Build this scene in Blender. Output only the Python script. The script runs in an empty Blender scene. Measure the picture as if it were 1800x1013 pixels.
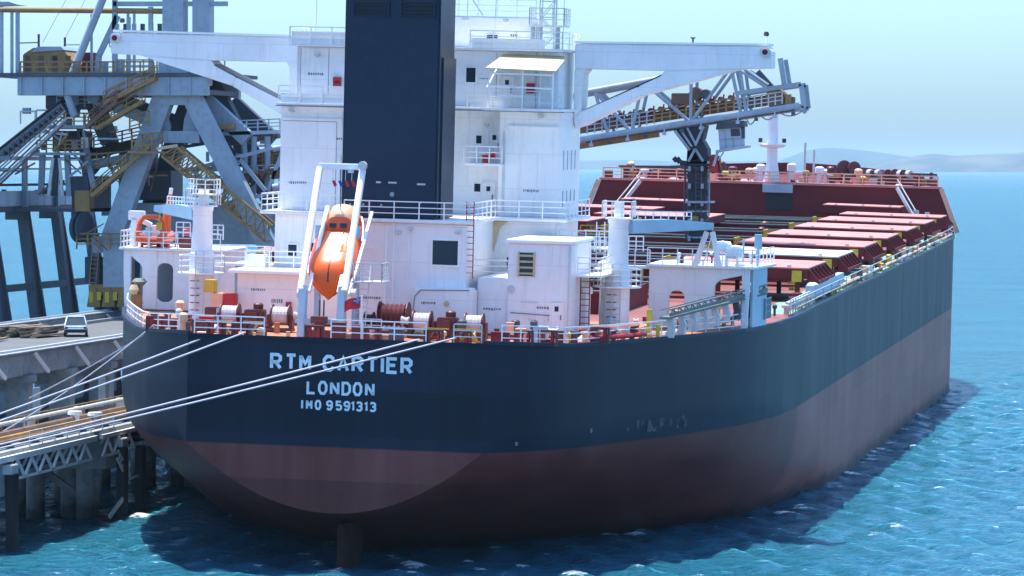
import bpy, bmesh, math, random
import numpy as np
from mathutils import Matrix, Vector
random.seed(7)
rng = np.random.default_rng(11)
scene = bpy.context.scene
COL = scene.collection

# ------------------------------------------------------------------ camera, sky, sun, exposure
cam_data = bpy.data.cameras.new('camera')
cam_data.sensor_width = 36.0
cam_data.lens = 36.0 * 6818.35 / 1800.0
cam_data.clip_start = 1.0
cam_data.clip_end = 120000.0
cam = bpy.data.objects.new('camera', cam_data)
COL.objects.link(cam)
cam.matrix_world = Matrix(((0.982996, -0.009804, 0.183364, 50.402),
                           (0.183580, 0.030290, -0.982538, -214.105),
                           (0.004079, 0.999493, 0.031574, 23.139),
                           (0, 0, 0, 1)))
scene.camera = cam

SUN_EL, SUN_AZ = math.radians(79), math.radians(60)      # high sun on the ship's port side, a little ahead
world = bpy.data.worlds.new('World')
scene.world = world
world.use_nodes = True
wn = world.node_tree.nodes
wl = world.node_tree.links
sky = wn.new('ShaderNodeTexSky')
sky.sky_type = 'NISHITA'
sky.sun_disc = False
sky.sun_elevation = SUN_EL
sky.sun_rotation = math.radians(360 - 60)
sky.altitude = 0
sky.air_density = 1.0
sky.dust_density = 1.75
sky.ozone_density = 4.0
wn['Background'].inputs[1].default_value = 0.15
tint = wn.new('ShaderNodeMixRGB'); tint.blend_type = 'MULTIPLY'; tint.inputs[0].default_value = 1.0
tint.inputs[2].default_value = (0.57, 0.795, 1.0, 1)          # clear tropical air: a bluer sky all round
wl.new(sky.outputs[0], tint.inputs[1])
wl.new(tint.outputs[0], wn['Background'].inputs[0])

sun_data = bpy.data.lights.new('sun', 'SUN')
sun_data.energy = 3.4
sun_data.angle = math.radians(0.5)
sun_data.color = (1.0, 0.95, 0.87)
sun = bpy.data.objects.new('sun', sun_data)
COL.objects.link(sun)
sdir = Vector((-math.sin(SUN_AZ) * math.cos(SUN_EL), math.cos(SUN_AZ) * math.cos(SUN_EL), math.sin(SUN_EL)))
sun.rotation_euler = sdir.to_track_quat('Z', 'Y').to_euler()
sun.location = (0, 0, 200)

scene.view_settings.view_transform = 'Standard'
scene.view_settings.look = 'None'
scene.view_settings.exposure = 1.24
scene.view_settings.gamma = 1.0
scene.render.engine = 'CYCLES'
scene.cycles.volume_bounces = 1
scene.cycles.max_bounces = 8

# ------------------------------------------------------------------ materials
def base_mat(name):
    m = bpy.data.materials.new(name)
    m.use_nodes = True
    nt = m.node_tree
    return m, nt.nodes, nt.links, nt.nodes['Principled BSDF']

def paint(name, col, rough=0.45, var=0.12, scale=0.6, rust=0.0, rust_col=(0.16, 0.06, 0.025), metal=0.0, grime=0.0, bump=0.0, spec=0.5):
    """Weathered paint: tone varies over metres, thin vertical rust runs, a little grime."""
    m, n, l, p = base_mat(name)
    tc = n.new('ShaderNodeTexCoord')
    no = n.new('ShaderNodeTexNoise'); no.inputs['Scale'].default_value = scale; no.inputs['Detail'].default_value = 6
    l.new(tc.outputs['Object'], no.inputs['Vector'])
    mr = n.new('ShaderNodeMapRange'); mr.inputs[1].default_value = 0.3; mr.inputs[2].default_value = 0.7
    mr.inputs[3].default_value = 1 - var; mr.inputs[4].default_value = 1 + var
    l.new(no.outputs['Fac'], mr.inputs[0])
    mul = n.new('ShaderNodeMixRGB'); mul.blend_type = 'MULTIPLY'; mul.inputs[0].default_value = 1
    mul.inputs[1].default_value = (*col, 1)
    l.new(mr.outputs[0], mul.inputs[2])
    out = mul.outputs[0]
    if rust > 0:
        mp = n.new('ShaderNodeMapping'); mp.inputs['Scale'].default_value = (2.6, 2.6, 0.22)
        l.new(tc.outputs['Object'], mp.inputs['Vector'])
        n2 = n.new('ShaderNodeTexNoise'); n2.inputs['Scale'].default_value = 1.0; n2.inputs['Detail'].default_value = 5
        n2.inputs['Roughness'].default_value = 0.65
        l.new(mp.outputs[0], n2.inputs['Vector'])
        r2 = n.new('ShaderNodeMapRange'); r2.inputs[1].default_value = 0.56; r2.inputs[2].default_value = 0.76
        r2.inputs[3].default_value = 0; r2.inputs[4].default_value = rust
        l.new(n2.outputs['Fac'], r2.inputs[0])
        mx = n.new('ShaderNodeMixRGB'); mx.inputs[2].default_value = (*rust_col, 1)
        l.new(r2.outputs[0], mx.inputs[0]); l.new(out, mx.inputs[1]); out = mx.outputs[0]
    if grime > 0:
        n3 = n.new('ShaderNodeTexNoise'); n3.inputs['Scale'].default_value = 2.3; n3.inputs['Detail'].default_value = 8
        l.new(tc.outputs['Object'], n3.inputs['Vector'])
        r3 = n.new('ShaderNodeMapRange'); r3.inputs[1].default_value = 0.5; r3.inputs[2].default_value = 0.72
        r3.inputs[3].default_value = 0; r3.inputs[4].default_value = grime
        l.new(n3.outputs['Fac'], r3.inputs[0])
        mx = n.new('ShaderNodeMixRGB'); mx.inputs[2].default_value = (0.07, 0.055, 0.045, 1)
        l.new(r3.outputs[0], mx.inputs[0]); l.new(out, mx.inputs[1]); out = mx.outputs[0]
    l.new(out, p.inputs['Base Color'])
    rr = n.new('ShaderNodeMapRange'); rr.inputs[3].default_value = max(0.02, rough - 0.08); rr.inputs[4].default_value = min(1, rough + 0.12)
    l.new(no.outputs['Fac'], rr.inputs[0]); l.new(rr.outputs[0], p.inputs['Roughness'])
    p.inputs['Metallic'].default_value = metal
    p.inputs['Specular IOR Level'].default_value = spec
    if bump > 0:
        b = n.new('ShaderNodeBump'); b.inputs['Strength'].default_value = bump; b.inputs['Distance'].default_value = 0.05
        l.new(no.outputs['Fac'], b.inputs['Height']); l.new(b.outputs[0], p.inputs['Normal'])
    return m

M = {}
M['white'] = paint('white_paint', (0.84, 0.845, 0.85), 0.42, 0.05, 0.35, rust=0.24, rust_col=(0.44, 0.25, 0.14), grime=0.05)
M['clean_white'] = paint('clean_white_paint', (0.86, 0.865, 0.87), 0.4, 0.04, 0.8, rust=0.08, rust_col=(0.4, 0.24, 0.14))
M['cream'] = paint('cream_canvas', (0.55, 0.45, 0.27), 0.8, 0.08, 1.5, grime=0.1)
M['pale_blue'] = paint('pale_blue_paint', (0.36, 0.52, 0.62), 0.4, 0.08, 0.8, rust=0.12, rust_col=(0.25, 0.15, 0.1))
M['funnel'] = paint('funnel_navy_paint', (0.011, 0.027, 0.055), 0.42, 0.10, 0.25, grime=0.1, spec=0.25)
M['black'] = paint('black_paint', (0.015, 0.016, 0.018), 0.55, 0.2, 1.0)
M['dark_glass'] = paint('dark_glass', (0.018, 0.03, 0.04), 0.12, 0.1, 0.6)
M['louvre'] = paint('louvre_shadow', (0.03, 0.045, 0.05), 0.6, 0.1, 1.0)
M['oxide'] = paint('oxide_red_paint', (0.15, 0.018, 0.022), 0.6, 0.16, 0.7, rust=0.25, rust_col=(0.12, 0.035, 0.02), grime=0.12, spec=0.2)  # darker red: the shade of upright deck faces is put into the colour
M['hatch'] = paint('hatch_red_sunlit', (0.52, 0.215, 0.19), 0.7, 0.2, 0.28, rust=0.2, rust_col=(0.3, 0.12, 0.09), grime=0.2, spec=0.3)  # dusty cover-top red, its sunlit paleness put into the colour
M['hatch_pale'] = paint('bleached_hatch_paint', (0.55, 0.55, 0.46), 0.65, 0.22, 0.25, grime=0.25)
M['machinery'] = paint('machinery_red_paint', (0.12, 0.020, 0.02), 0.5, 0.2, 1.2, grime=0.15)
M['salmon'] = paint('salmon_deck_paint', (0.45, 0.17, 0.085), 0.7, 0.25, 0.4, grime=0.3)
M['deck'] = paint('main_deck_paint', (0.22, 0.07, 0.055), 0.7, 0.25, 0.3, grime=0.3)
M['walkway'] = paint('green_walkway_paint', (0.20, 0.36, 0.26), 0.65, 0.25, 0.5, grime=0.25)
M['yellow'] = paint('yellow_paint', (0.58, 0.40, 0.03), 0.5, 0.15, 1.0, grime=0.15)
M['coaming'] = paint('grey_green_paint', (0.13, 0.17, 0.16), 0.6, 0.2, 0.6, grime=0.3)
M['rudder'] = paint('shaded_rudder_paint', (0.03, 0.013, 0.012), 0.8, 0.4, 0.8, rust=0.4, grime=0.3, spec=0.15)  # rusty red, with the shade under the stern put into the colour
M['hold'] = paint('hold_dark_brown', (0.06, 0.035, 0.03), 0.9, 0.3, 0.4)
M['orange'] = paint('orange_gelcoat', (0.78, 0.105, 0.004), 0.3, 0.06, 0.7, grime=0.04, spec=0.4)
_p = M['orange'].node_tree.nodes['Principled BSDF']; _p.inputs['Coat Weight'].default_value = 0.3; _p.inputs['Coat Roughness'].default_value = 0.2
M['orange_pale'] = paint('faded_orange_gelcoat', (0.78, 0.42, 0.26), 0.4, 0.12, 1.5)
M['signal_red'] = paint('signal_red', (0.42, 0.016, 0.02), 0.5, 0.1, 2.0)
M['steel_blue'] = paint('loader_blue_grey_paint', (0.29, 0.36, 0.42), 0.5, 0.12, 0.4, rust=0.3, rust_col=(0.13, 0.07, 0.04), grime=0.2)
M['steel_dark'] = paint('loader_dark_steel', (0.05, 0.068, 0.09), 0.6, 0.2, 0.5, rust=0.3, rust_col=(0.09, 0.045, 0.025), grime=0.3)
M['steel_pale'] = paint('loader_pale_steel', (0.36, 0.43, 0.50), 0.5, 0.12, 0.5, rust=0.2, rust_col=(0.2, 0.1, 0.06))
M['ochre'] = paint('dusty_ochre_paint', (0.30, 0.18, 0.06), 0.7, 0.2, 0.8, rust=0.5, rust_col=(0.2, 0.08, 0.03), grime=0.3)
M['dust'] = paint('bauxite_dust', (0.17, 0.095, 0.065), 0.9, 0.25, 0.8, grime=0.2)
M['chute_steel'] = paint('blackened_chute_steel', (0.012, 0.018, 0.028), 0.55, 0.3, 0.8, rust=0.3, rust_col=(0.05, 0.03, 0.02))
M['belt'] = paint('rubber_belt', (0.04, 0.04, 0.045), 0.8, 0.2, 1.0)
M['concrete'] = paint('weathered_concrete', (0.29, 0.32, 0.34), 0.85, 0.15, 0.5, rust=0.25, rust_col=(0.12, 0.10, 0.085), grime=0.35, bump=0.2)
M['road'] = paint('wharf_road_concrete', (0.12, 0.125, 0.125), 0.9, 0.15, 0.3, grime=0.3)
M['fender'] = paint('black_fender_rubber', (0.018, 0.02, 0.022), 0.6, 0.2, 1.0)
M['galv'] = paint('galvanised_steel', (0.55, 0.58, 0.58), 0.45, 0.12, 1.5, rust=0.3, rust_col=(0.2, 0.1, 0.05))
M['timber'] = paint('weathered_timber', (0.24, 0.19, 0.13), 0.85, 0.3, 1.5, grime=0.2)
M['rope'] = paint('pale_mooring_rope', (0.50, 0.48, 0.52), 0.85, 0.1, 3.0)
M['car_paint'] = paint('silver_blue_car_paint', (0.45, 0.55, 0.68), 0.25, 0.03, 2.0, metal=0.2)
M['stained'] = paint('dust_stained_white', (0.42, 0.38, 0.34), 0.7, 0.15, 1.0, grime=0.2)
M['tyre'] = paint('tyre_rubber', (0.02, 0.02, 0.02), 0.85, 0.1, 3.0)
M['letter'] = paint('white_lettering_paint', (0.62, 0.74, 0.80), 0.5, 0.08, 1.2)
M['mark'] = paint('grey_stencil', (0.16, 0.18, 0.22), 0.7, 0.15, 3.0)
M['flag_red'] = paint('red_bunting', (0.60, 0.02, 0.03), 0.85, 0.1, 3.0)
M['flag_blue'] = paint('blue_bunting', (0.03, 0.05, 0.28), 0.85, 0.1, 3.0)
M['flag_white'] = paint('white_bunting', (0.75, 0.75, 0.75), 0.85, 0.05, 3.0)

def hull_material():
    m, n, l, p = base_mat('hull_paint')
    tc = n.new('ShaderNodeTexCoord')
    sp = n.new('ShaderNodeSeparateXYZ'); l.new(tc.outputs['Object'], sp.inputs[0])
    # boot-topping line: z = 7.12 - 0.0056 * y
    ma = n.new('ShaderNodeMath'); ma.operation = 'MULTIPLY_ADD'; ma.inputs[1].default_value = 0.0056; ma.inputs[2].default_value = -7.12
    l.new(sp.outputs['Y'], ma.inputs[0])
    ad = n.new('ShaderNodeMath'); ad.operation = 'ADD'; l.new(ma.outputs[0], ad.inputs[0]); l.new(sp.outputs['Z'], ad.inputs[1])
    mr = n.new('ShaderNodeMapRange'); mr.inputs[1].default_value = -0.05; mr.inputs[2].default_value = 0.05
    l.new(ad.outputs[0], mr.inputs[0])
    # streaks running down the plating
    mp = n.new('ShaderNodeMapping'); mp.inputs['Scale'].default_value = (0.6, 0.22, 0.045); l.new(tc.outputs['Object'], mp.inputs['Vector'])
    st = n.new('ShaderNodeTexNoise'); st.inputs['Scale'].default_value = 1.0; st.inputs['Detail'].default_value = 7; l.new(mp.outputs[0], st.inputs['Vector'])
    st.inputs['Roughness'].default_value = 0.62
    big = n.new('ShaderNodeTexNoise'); big.inputs['Scale'].default_value = 0.09; big.inputs['Detail'].default_value = 5; l.new(tc.outputs['Object'], big.inputs['Vector'])
    # plates: faint tone differences and welds
    mpb = n.new('ShaderNodeCombineXYZ'); l.new(sp.outputs['Y'], mpb.inputs[0]); l.new(sp.outputs['Z'], mpb.inputs[1])
    br = n.new('ShaderNodeTexBrick'); l.new(mpb.outputs[0], br.inputs['Vector'])
    br.inputs['Scale'].default_value = 1; br.inputs['Brick Width'].default_value = 11; br.inputs['Row Height'].default_value = 2.6
    br.inputs['Mortar Size'].default_value = 0.03; br.inputs['Color1'].default_value = (0.86, 0.86, 0.86, 1); br.inputs['Color2'].default_value = (1.14, 1.14, 1.14, 1); br.inputs['Mortar'].default_value = (0.75, 0.75, 0.75, 1)
    def two(c1, c2, lo, hi, src):
        r = n.new('ShaderNodeMapRange'); r.inputs[1].default_value = lo; r.inputs[2].default_value = hi; l.new(src.outputs['Fac'], r.inputs[0])
        x = n.new('ShaderNodeMixRGB'); x.inputs[1].default_value = (*c1, 1); x.inputs[2].default_value = (*c2, 1); l.new(r.outputs[0], x.inputs[0]); return x
    blue = two((0.0055, 0.0115, 0.025), (0.010, 0.019, 0.037), 0.35, 0.75, st)
    red0 = two((0.095, 0.019, 0.017), (0.19, 0.07, 0.06), 0.38, 0.72, st)
    red1 = two((0.10, 0.020, 0.017), (0.24, 0.08, 0.062), 0.35, 0.7, big)
    red = n.new('ShaderNodeMixRGB'); red.inputs[0].default_value = 0.5; l.new(red0.outputs[0], red.inputs[1]); l.new(red1.outputs[0], red.inputs[2])
    # newer, paler antifouling from the midbody forward
    wz = n.new('ShaderNodeMath'); wz.operation = 'MULTIPLY_ADD'; wz.inputs[1].default_value = 9.0; l.new(st.outputs['Fac'], wz.inputs[0]); l.new(sp.outputs['Y'], wz.inputs[2])
    fr = n.new('ShaderNodeMapRange'); fr.inputs[1].default_value = 48; fr.inputs[2].default_value = 52; fr.inputs[4].default_value = 0.55; l.new(wz.outputs[0], fr.inputs[0])
    red_f = n.new('ShaderNodeMixRGB'); red_f.inputs[2].default_value = (0.38, 0.125, 0.095, 1); l.new(fr.outputs[0], red_f.inputs[0]); l.new(red.outputs[0], red_f.inputs[1]); red = red_f
    mx = n.new('ShaderNodeMixRGB'); l.new(mr.outputs[0], mx.inputs[0]); l.new(red.outputs[0], mx.inputs[1]); l.new(blue.outputs[0], mx.inputs[2])
    mu = n.new('ShaderNodeMixRGB'); mu.blend_type = 'MULTIPLY'; mu.inputs[0].default_value = 1; l.new(mx.outputs[0], mu.inputs[1]); l.new(br.outputs['Color'], mu.inputs[2])
    # dark, weedy wet band along the waterline
    ge = n.new('ShaderNodeNewGeometry'); sw_ = n.new('ShaderNodeSeparateXYZ'); l.new(ge.outputs['Position'], sw_.inputs[0])
    wl_ = n.new('ShaderNodeMath'); wl_.operation = 'MULTIPLY_ADD'; wl_.inputs[1].default_value = -1.6; l.new(st.outputs['Fac'], wl_.inputs[0]); l.new(sw_.outputs['Z'], wl_.inputs[2])
    wr = n.new('ShaderNodeMapRange'); wr.inputs[1].default_value = -0.3; wr.inputs[2].default_value = 0.35; wr.inputs[3].default_value = 0.75; wr.inputs[4].default_value = 0.0; l.new(wl_.outputs[0], wr.inputs[0])
    wx = n.new('ShaderNodeMixRGB'); wx.inputs[2].default_value = (0.022, 0.02, 0.016, 1); l.new(wr.outputs[0], wx.inputs[0]); l.new(mu.outputs[0], wx.inputs[1])
    l.new(wx.outputs[0], p.inputs['Base Color'])
    rr = n.new('ShaderNodeMapRange'); rr.inputs[3].default_value = 0.34; rr.inputs[4].default_value = 0.56; l.new(st.outputs['Fac'], rr.inputs[0]); l.new(rr.outputs[0], p.inputs['Roughness'])
    p.inputs['Specular IOR Level'].default_value = 0.22
    bp = n.new('ShaderNodeBump'); bp.inputs['Strength'].default_value = 0.12; bp.inputs['Distance'].default_value = 0.3
    dn = n.new('ShaderNodeTexNoise'); dn.inputs['Scale'].default_value = 0.35; dn.inputs['Detail'].default_value = 2; l.new(tc.outputs['Object'], dn.inputs['Vector'])
    l.new(dn.outputs['Fac'], bp.inputs['Height']); l.new(bp.outputs[0], p.inputs['Normal'])
    return m
M['hull'] = hull_material()
def add_seams(m, wide, high, k):
    """faint welded plate joints in the paint"""
    n, l = m.node_tree.nodes, m.node_tree.links; p = n['Principled BSDF']; src = p.inputs['Base Color'].links[0].from_socket
    tc = n.new('ShaderNodeTexCoord'); sp = n.new('ShaderNodeSeparateXYZ'); l.new(tc.outputs['Object'], sp.inputs[0])
    ad = n.new('ShaderNodeMath'); l.new(sp.outputs['X'], ad.inputs[0]); l.new(sp.outputs['Y'], ad.inputs[1])
    cb = n.new('ShaderNodeCombineXYZ'); l.new(ad.outputs[0], cb.inputs[0]); l.new(sp.outputs['Z'], cb.inputs[1])
    br = n.new('ShaderNodeTexBrick'); l.new(cb.outputs[0], br.inputs['Vector']); br.inputs['Scale'].default_value = 1
    br.inputs['Brick Width'].default_value = wide; br.inputs['Row Height'].default_value = high; br.inputs['Mortar Size'].default_value = 0.018
    br.inputs['Color1'].default_value = (1, 1, 1, 1); br.inputs['Color2'].default_value = (k, k, k, 1); br.inputs['Mortar'].default_value = (k - 0.12, k - 0.12, k - 0.12, 1)
    mx = n.new('ShaderNodeMixRGB'); mx.blend_type = 'MULTIPLY'; mx.inputs[0].default_value = 1; l.new(src, mx.inputs[1]); l.new(br.outputs['Color'], mx.inputs[2]); l.new(mx.outputs[0], p.inputs['Base Color'])
add_seams(M['white'], 3.1, 2.15, 0.955); add_seams(M['funnel'], 2.9, 2.4, 0.9); add_seams(M['oxide'], 4.5, 1.7, 0.92)
def add_growth(m):
    """dark weed and wet stain on piles in the splash zone"""
    n, l = m.node_tree.nodes, m.node_tree.links; p = n['Principled BSDF']; src = p.inputs['Base Color'].links[0].from_socket
    ge = n.new('ShaderNodeNewGeometry'); sp = n.new('ShaderNodeSeparateXYZ'); l.new(ge.outputs['Position'], sp.inputs[0])
    no = n.new('ShaderNodeTexNoise'); no.inputs['Scale'].default_value = 0.9; no.inputs['Detail'].default_value = 6; l.new(ge.outputs['Position'], no.inputs['Vector'])
    ma = n.new('ShaderNodeMath'); ma.operation = 'MULTIPLY_ADD'; ma.inputs[1].default_value = -2.0; l.new(no.outputs['Fac'], ma.inputs[0]); l.new(sp.outputs['Z'], ma.inputs[2])
    mr = n.new('ShaderNodeMapRange'); mr.inputs[1].default_value = -0.4; mr.inputs[2].default_value = 1.0; mr.inputs[3].default_value = 0.85; mr.inputs[4].default_value = 0; l.new(ma.outputs[0], mr.inputs[0])
    mx = n.new('ShaderNodeMixRGB'); mx.inputs[2].default_value = (0.025, 0.028, 0.02, 1); l.new(mr.outputs[0], mx.inputs[0]); l.new(src, mx.inputs[1]); l.new(mx.outputs[0], p.inputs['Base Color'])
add_growth(M['concrete'])

# ------------------------------------------------------------------ mesh helpers
OFF = {}
JOINED = {'stencil', 'guard_rail', 'deck_rail', 'rail', 'handrail', 'truss', 'rear_truss', 'hull', 'transom', 'letter', 'mooring_winch', 'letter', 'zigzag', 'side_lattice', 'stay', 'rung', 'bolt'}
class MB:
    """Collects polygons; build() links them as ONE mesh object."""
    def __init__(s): s.v = []; s.f = []; s.m = []; s.mi = 0
    def face(s, pts):
        b = len(s.v); s.v.extend(tuple(p) for p in pts); s.f.append(tuple(range(b, b + len(pts)))); s.m.append(s.mi)
    def add(s, vs, fs):
        b = len(s.v); s.v.extend(tuple(p) for p in vs)
        for f in fs: s.f.append(tuple(i + b for i in f)); s.m.append(s.mi)
        return s
    def box(s, x0, x1, y0, y1, z0, z1):
        x0, x1 = min(x0, x1), max(x0, x1); y0, y1 = min(y0, y1), max(y0, y1); z0, z1 = min(z0, z1), max(z0, z1)
        return s.add([(x0, y0, z0), (x1, y0, z0), (x1, y1, z0), (x0, y1, z0), (x0, y0, z1), (x1, y0, z1), (x1, y1, z1), (x0, y1, z1)],
                     [(0, 3, 2, 1), (4, 5, 6, 7), (0, 1, 5, 4), (1, 2, 6, 5), (2, 3, 7, 6), (3, 0, 4, 7)])
    def beam(s, p, q, w, h=None, up=(0, 0, 1)):
        """box section w (sideways) x h (along up) from p to q"""
        h = w if h is None else h
        p, q = Vector(p), Vector(q); d = (q - p)
        if d.length < 1e-6: return s
        d.normalize(); u = Vector(up)
        if abs(d.dot(u)) > 0.98: u = Vector((0, 1, 0))
        sd = d.cross(u).normalized(); u = sd.cross(d).normalized()
        vs = [e + sd * a * w / 2 + u * b * h / 2 for e in (p, q) for a, b in ((-1, -1), (1, -1), (1, 1), (-1, 1))]
        return s.add(vs, [(0, 1, 2, 3), (7, 6, 5, 4), (0, 4, 5, 1), (1, 5, 6, 2), (2, 6, 7, 3), (3, 7, 4, 0)])
    def tube(s, p, q, r, n=8, r2=None):
        r2 = r if r2 is None else r2
        p, q = Vector(p), Vector(q); d = q - p
        if d.length < 1e-6: return s
        d.normalize(); a = d.orthogonal().normalized(); b = d.cross(a)
        vs = []
        for e, rr in ((p, r), (q, r2)):
            for i in range(n):
                t = 2 * math.pi * i / n; vs.append(e + (a * math.cos(t) + b * math.sin(t)) * rr)
        fs = [(i, (i + 1) % n, n + (i + 1) % n, n + i) for i in range(n)]
        fs += [tuple(range(n - 1, -1, -1)), tuple(range(n, 2 * n))]
        return s.add(vs, fs)
    def path(s, pts, r, n=6):
        for a, b in zip(pts[:-1], pts[1:]): s.tube(a, b, r, n)
        return s
    def prism(s, pts, d):
        """polygon pts extruded by vector d"""
        n = len(pts); d = Vector(d); a = [Vector(p) for p in pts]; b = [p + d for p in a]
        return s.add(a + b, [tuple(range(n - 1, -1, -1)), tuple(range(n, 2 * n))] + [(i, (i + 1) % n, n + (i + 1) % n, n + i) for i in range(n)])
    def lathe(s, base, axis, prof, n=16):
        """prof: (distance along axis, radius)"""
        base = Vector(base); d = Vector(axis).normalized(); a = d.orthogonal().normalized(); b = d.cross(a)
        vs = []
        for h, r in prof:
            for i in range(n):
                t = 2 * math.pi * i / n; vs.append(base + d * h + (a * math.cos(t) + b * math.sin(t)) * r)
        k = len(prof)
        fs = [(j * n + i, j * n + (i + 1) % n, (j + 1) * n + (i + 1) % n, (j + 1) * n + i) for j in range(k - 1) for i in range(n)]
        fs += [tuple(range(n - 1, -1, -1)), tuple(range((k - 1) * n, k * n))]
        return s.add(vs, fs)
    def rail(s, pts, h=1.05, step=1.6, bars=3, r=0.032):
        """guard rail: stanchions and horizontal bars along the polyline pts"""
        up = Vector((0, 0, 1))
        for a, b in zip(pts[:-1], pts[1:]):
            a, b = Vector(a), Vector(b); L = (b - a).length; k = max(1, round(L / step))
            for i in range(k + 1):
                p = a.lerp(b, i / k); s.beam(p, p + up * h, 2 * r, 2 * r)
            for j in range(bars):
                z = h * (j + 1) / bars; s.beam(a + up * z, b + up * z, 2 * r * (1 if j == bars - 1 else 0.8), 2 * r * (1 if j == bars - 1 else 0.8))
        return s
    def ladder(s, p, q, w=0.5, across=(1, 0, 0), r=0.03, step=0.35):
        p, q = Vector(p), Vector(q); c = Vector(across) * w / 2
        s.beam(p - c, q - c, 2 * r, 2 * r); s.beam(p + c, q + c, 2 * r, 2 * r)
        k = int((q - p).length / step)
        for i in range(1, k):
            e = p.lerp(q, i / k); s.beam(e - c, e + c, 1.5 * r, 1.5 * r)
        return s
    def clusters(s):
        """groups of faces that stand apart from each other in space"""
        par = list(range(len(s.v)))
        def find(a):
            while par[a] != a: par[a] = par[par[a]]; a = par[a]
            return a
        for f in s.f:
            a = find(f[0])
            for k in f[1:]: par[find(k)] = a
        comp = {}
        for i, f in enumerate(s.f): comp.setdefault(find(f[0]), []).append(i)
        cs = list(comp.values())
        if len(cs) < 2 or len(cs) > 300: return [list(range(len(s.f)))]
        bb = []
        for c in cs:
            P = np.array([s.v[k] for i in c for k in s.f[i]]); bb.append((P.min(0) - 0.04, P.max(0) + 0.04))
        g = list(range(len(cs)))
        def fg(a):
            while g[a] != a: a = g[a]
            return a
        for i in range(len(cs)):
            for j in range(i):
                if (bb[i][0] <= bb[j][1]).all() and (bb[j][0] <= bb[i][1]).all(): g[fg(i)] = fg(j)
        out = {}
        for i, c in enumerate(cs): out.setdefault(fg(i), []).extend(c)
        return sorted(out.values(), key=len, reverse=True)
    def build(s, name, mat, parent=None, smooth=False, bevel=0.0):
        if parent is not None and name not in JOINED:
            cl = s.clusters()
            if 1 < len(cl) <= 40:
                first = None
                for c in cl:
                    q = MB(); idx = {}
                    for i in c:
                        for k in s.f[i]:
                            if k not in idx: idx[k] = len(q.v); q.v.append(s.v[k])
                        q.f.append(tuple(idx[k] for k in s.f[i])); q.m.append(s.m[i])
                    o = q.build_one(name, mat, parent, smooth, bevel); first = first or o
                return first
        return s.build_one(name, mat, parent, smooth, bevel)
    def build_one(s, name, mat, parent=None, smooth=False, bevel=0.0):
        me = bpy.data.meshes.new(name)
        o = OFF.get(parent, Vector((0, 0, 0))) if parent is not None else Vector((0, 0, 0))
        me.from_pydata([(v[0] - o.x, v[1] - o.y, v[2] - o.z) for v in s.v], [], s.f)
        for x in (mat if isinstance(mat, (list, tuple)) else [mat]): me.materials.append(M[x] if isinstance(x, str) else x)
        if isinstance(mat, (list, tuple)): me.polygons.foreach_set('material_index', s.m)
        bm = bmesh.new(); bm.from_mesh(me)
        bmesh.ops.recalc_face_normals(bm, faces=bm.faces)
        if smooth: bmesh.ops.remove_doubles(bm, verts=bm.verts, dist=1e-4)
        if bevel > 0:
            es = [e for e in bm.edges if len(e.link_faces) == 2 and e.calc_face_angle(0) > 0.5]
            bmesh.ops.bevel(bm, geom=es, offset=bevel, segments=2, affect='EDGES', clamp_overlap=True)
        bm.to_mesh(me); bm.free()
        if smooth:
            me.polygons.foreach_set('use_smooth', [True] * len(me.polygons))
            me.set_sharp_from_angle(angle=math.radians(38))
        ob = bpy.data.objects.new(name, me); COL.objects.link(ob)
        if parent is not None:
            ob.parent = parent; OFF[ob] = o
        return ob

def thing(name, label, cat, loc=(0, 0, 0), group=None, frame=None):
    o = bpy.data.objects.new(name, None); COL.objects.link(o)
    o.empty_display_size = 0.5
    loc = Vector(loc)
    o.matrix_world = (frame @ Matrix.Translation(loc)) if frame is not None else Matrix.Translation(loc)
    OFF[o] = loc
    o['label'] = label; o['category'] = cat
    if group: o['group'] = group
    return o
def tag(o, label, cat, group=None):
    o['label'] = label; o['category'] = cat
    if group: o['group'] = group
    return o
def dup_part(o, dx=0, dy=0, dz=0, parent=None, sx=1):
    """copy of a part and its sub-parts, shifted (sx = -1 mirrors port and starboard)"""
    c = o.copy(); COL.objects.link(c); c.parent = parent or o.parent
    c.location = (o.location.x * sx + dx, o.location.y + dy, o.location.z + dz)
    if sx < 0: c.scale = (-c.scale.x, c.scale.y, c.scale.z)
    for k in list(o.children):
        d = k.copy(); COL.objects.link(d); d.parent = c
    return c
def part(parent, name, mat, fn, smooth=False, bevel=0.0):
    b = MB(); fn(b); return b.build(name, mat, parent, smooth, bevel)
def interp(tab, x):
    return float(np.interp(x, [t[0] for t in tab], [t[1] for t in tab]))

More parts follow.
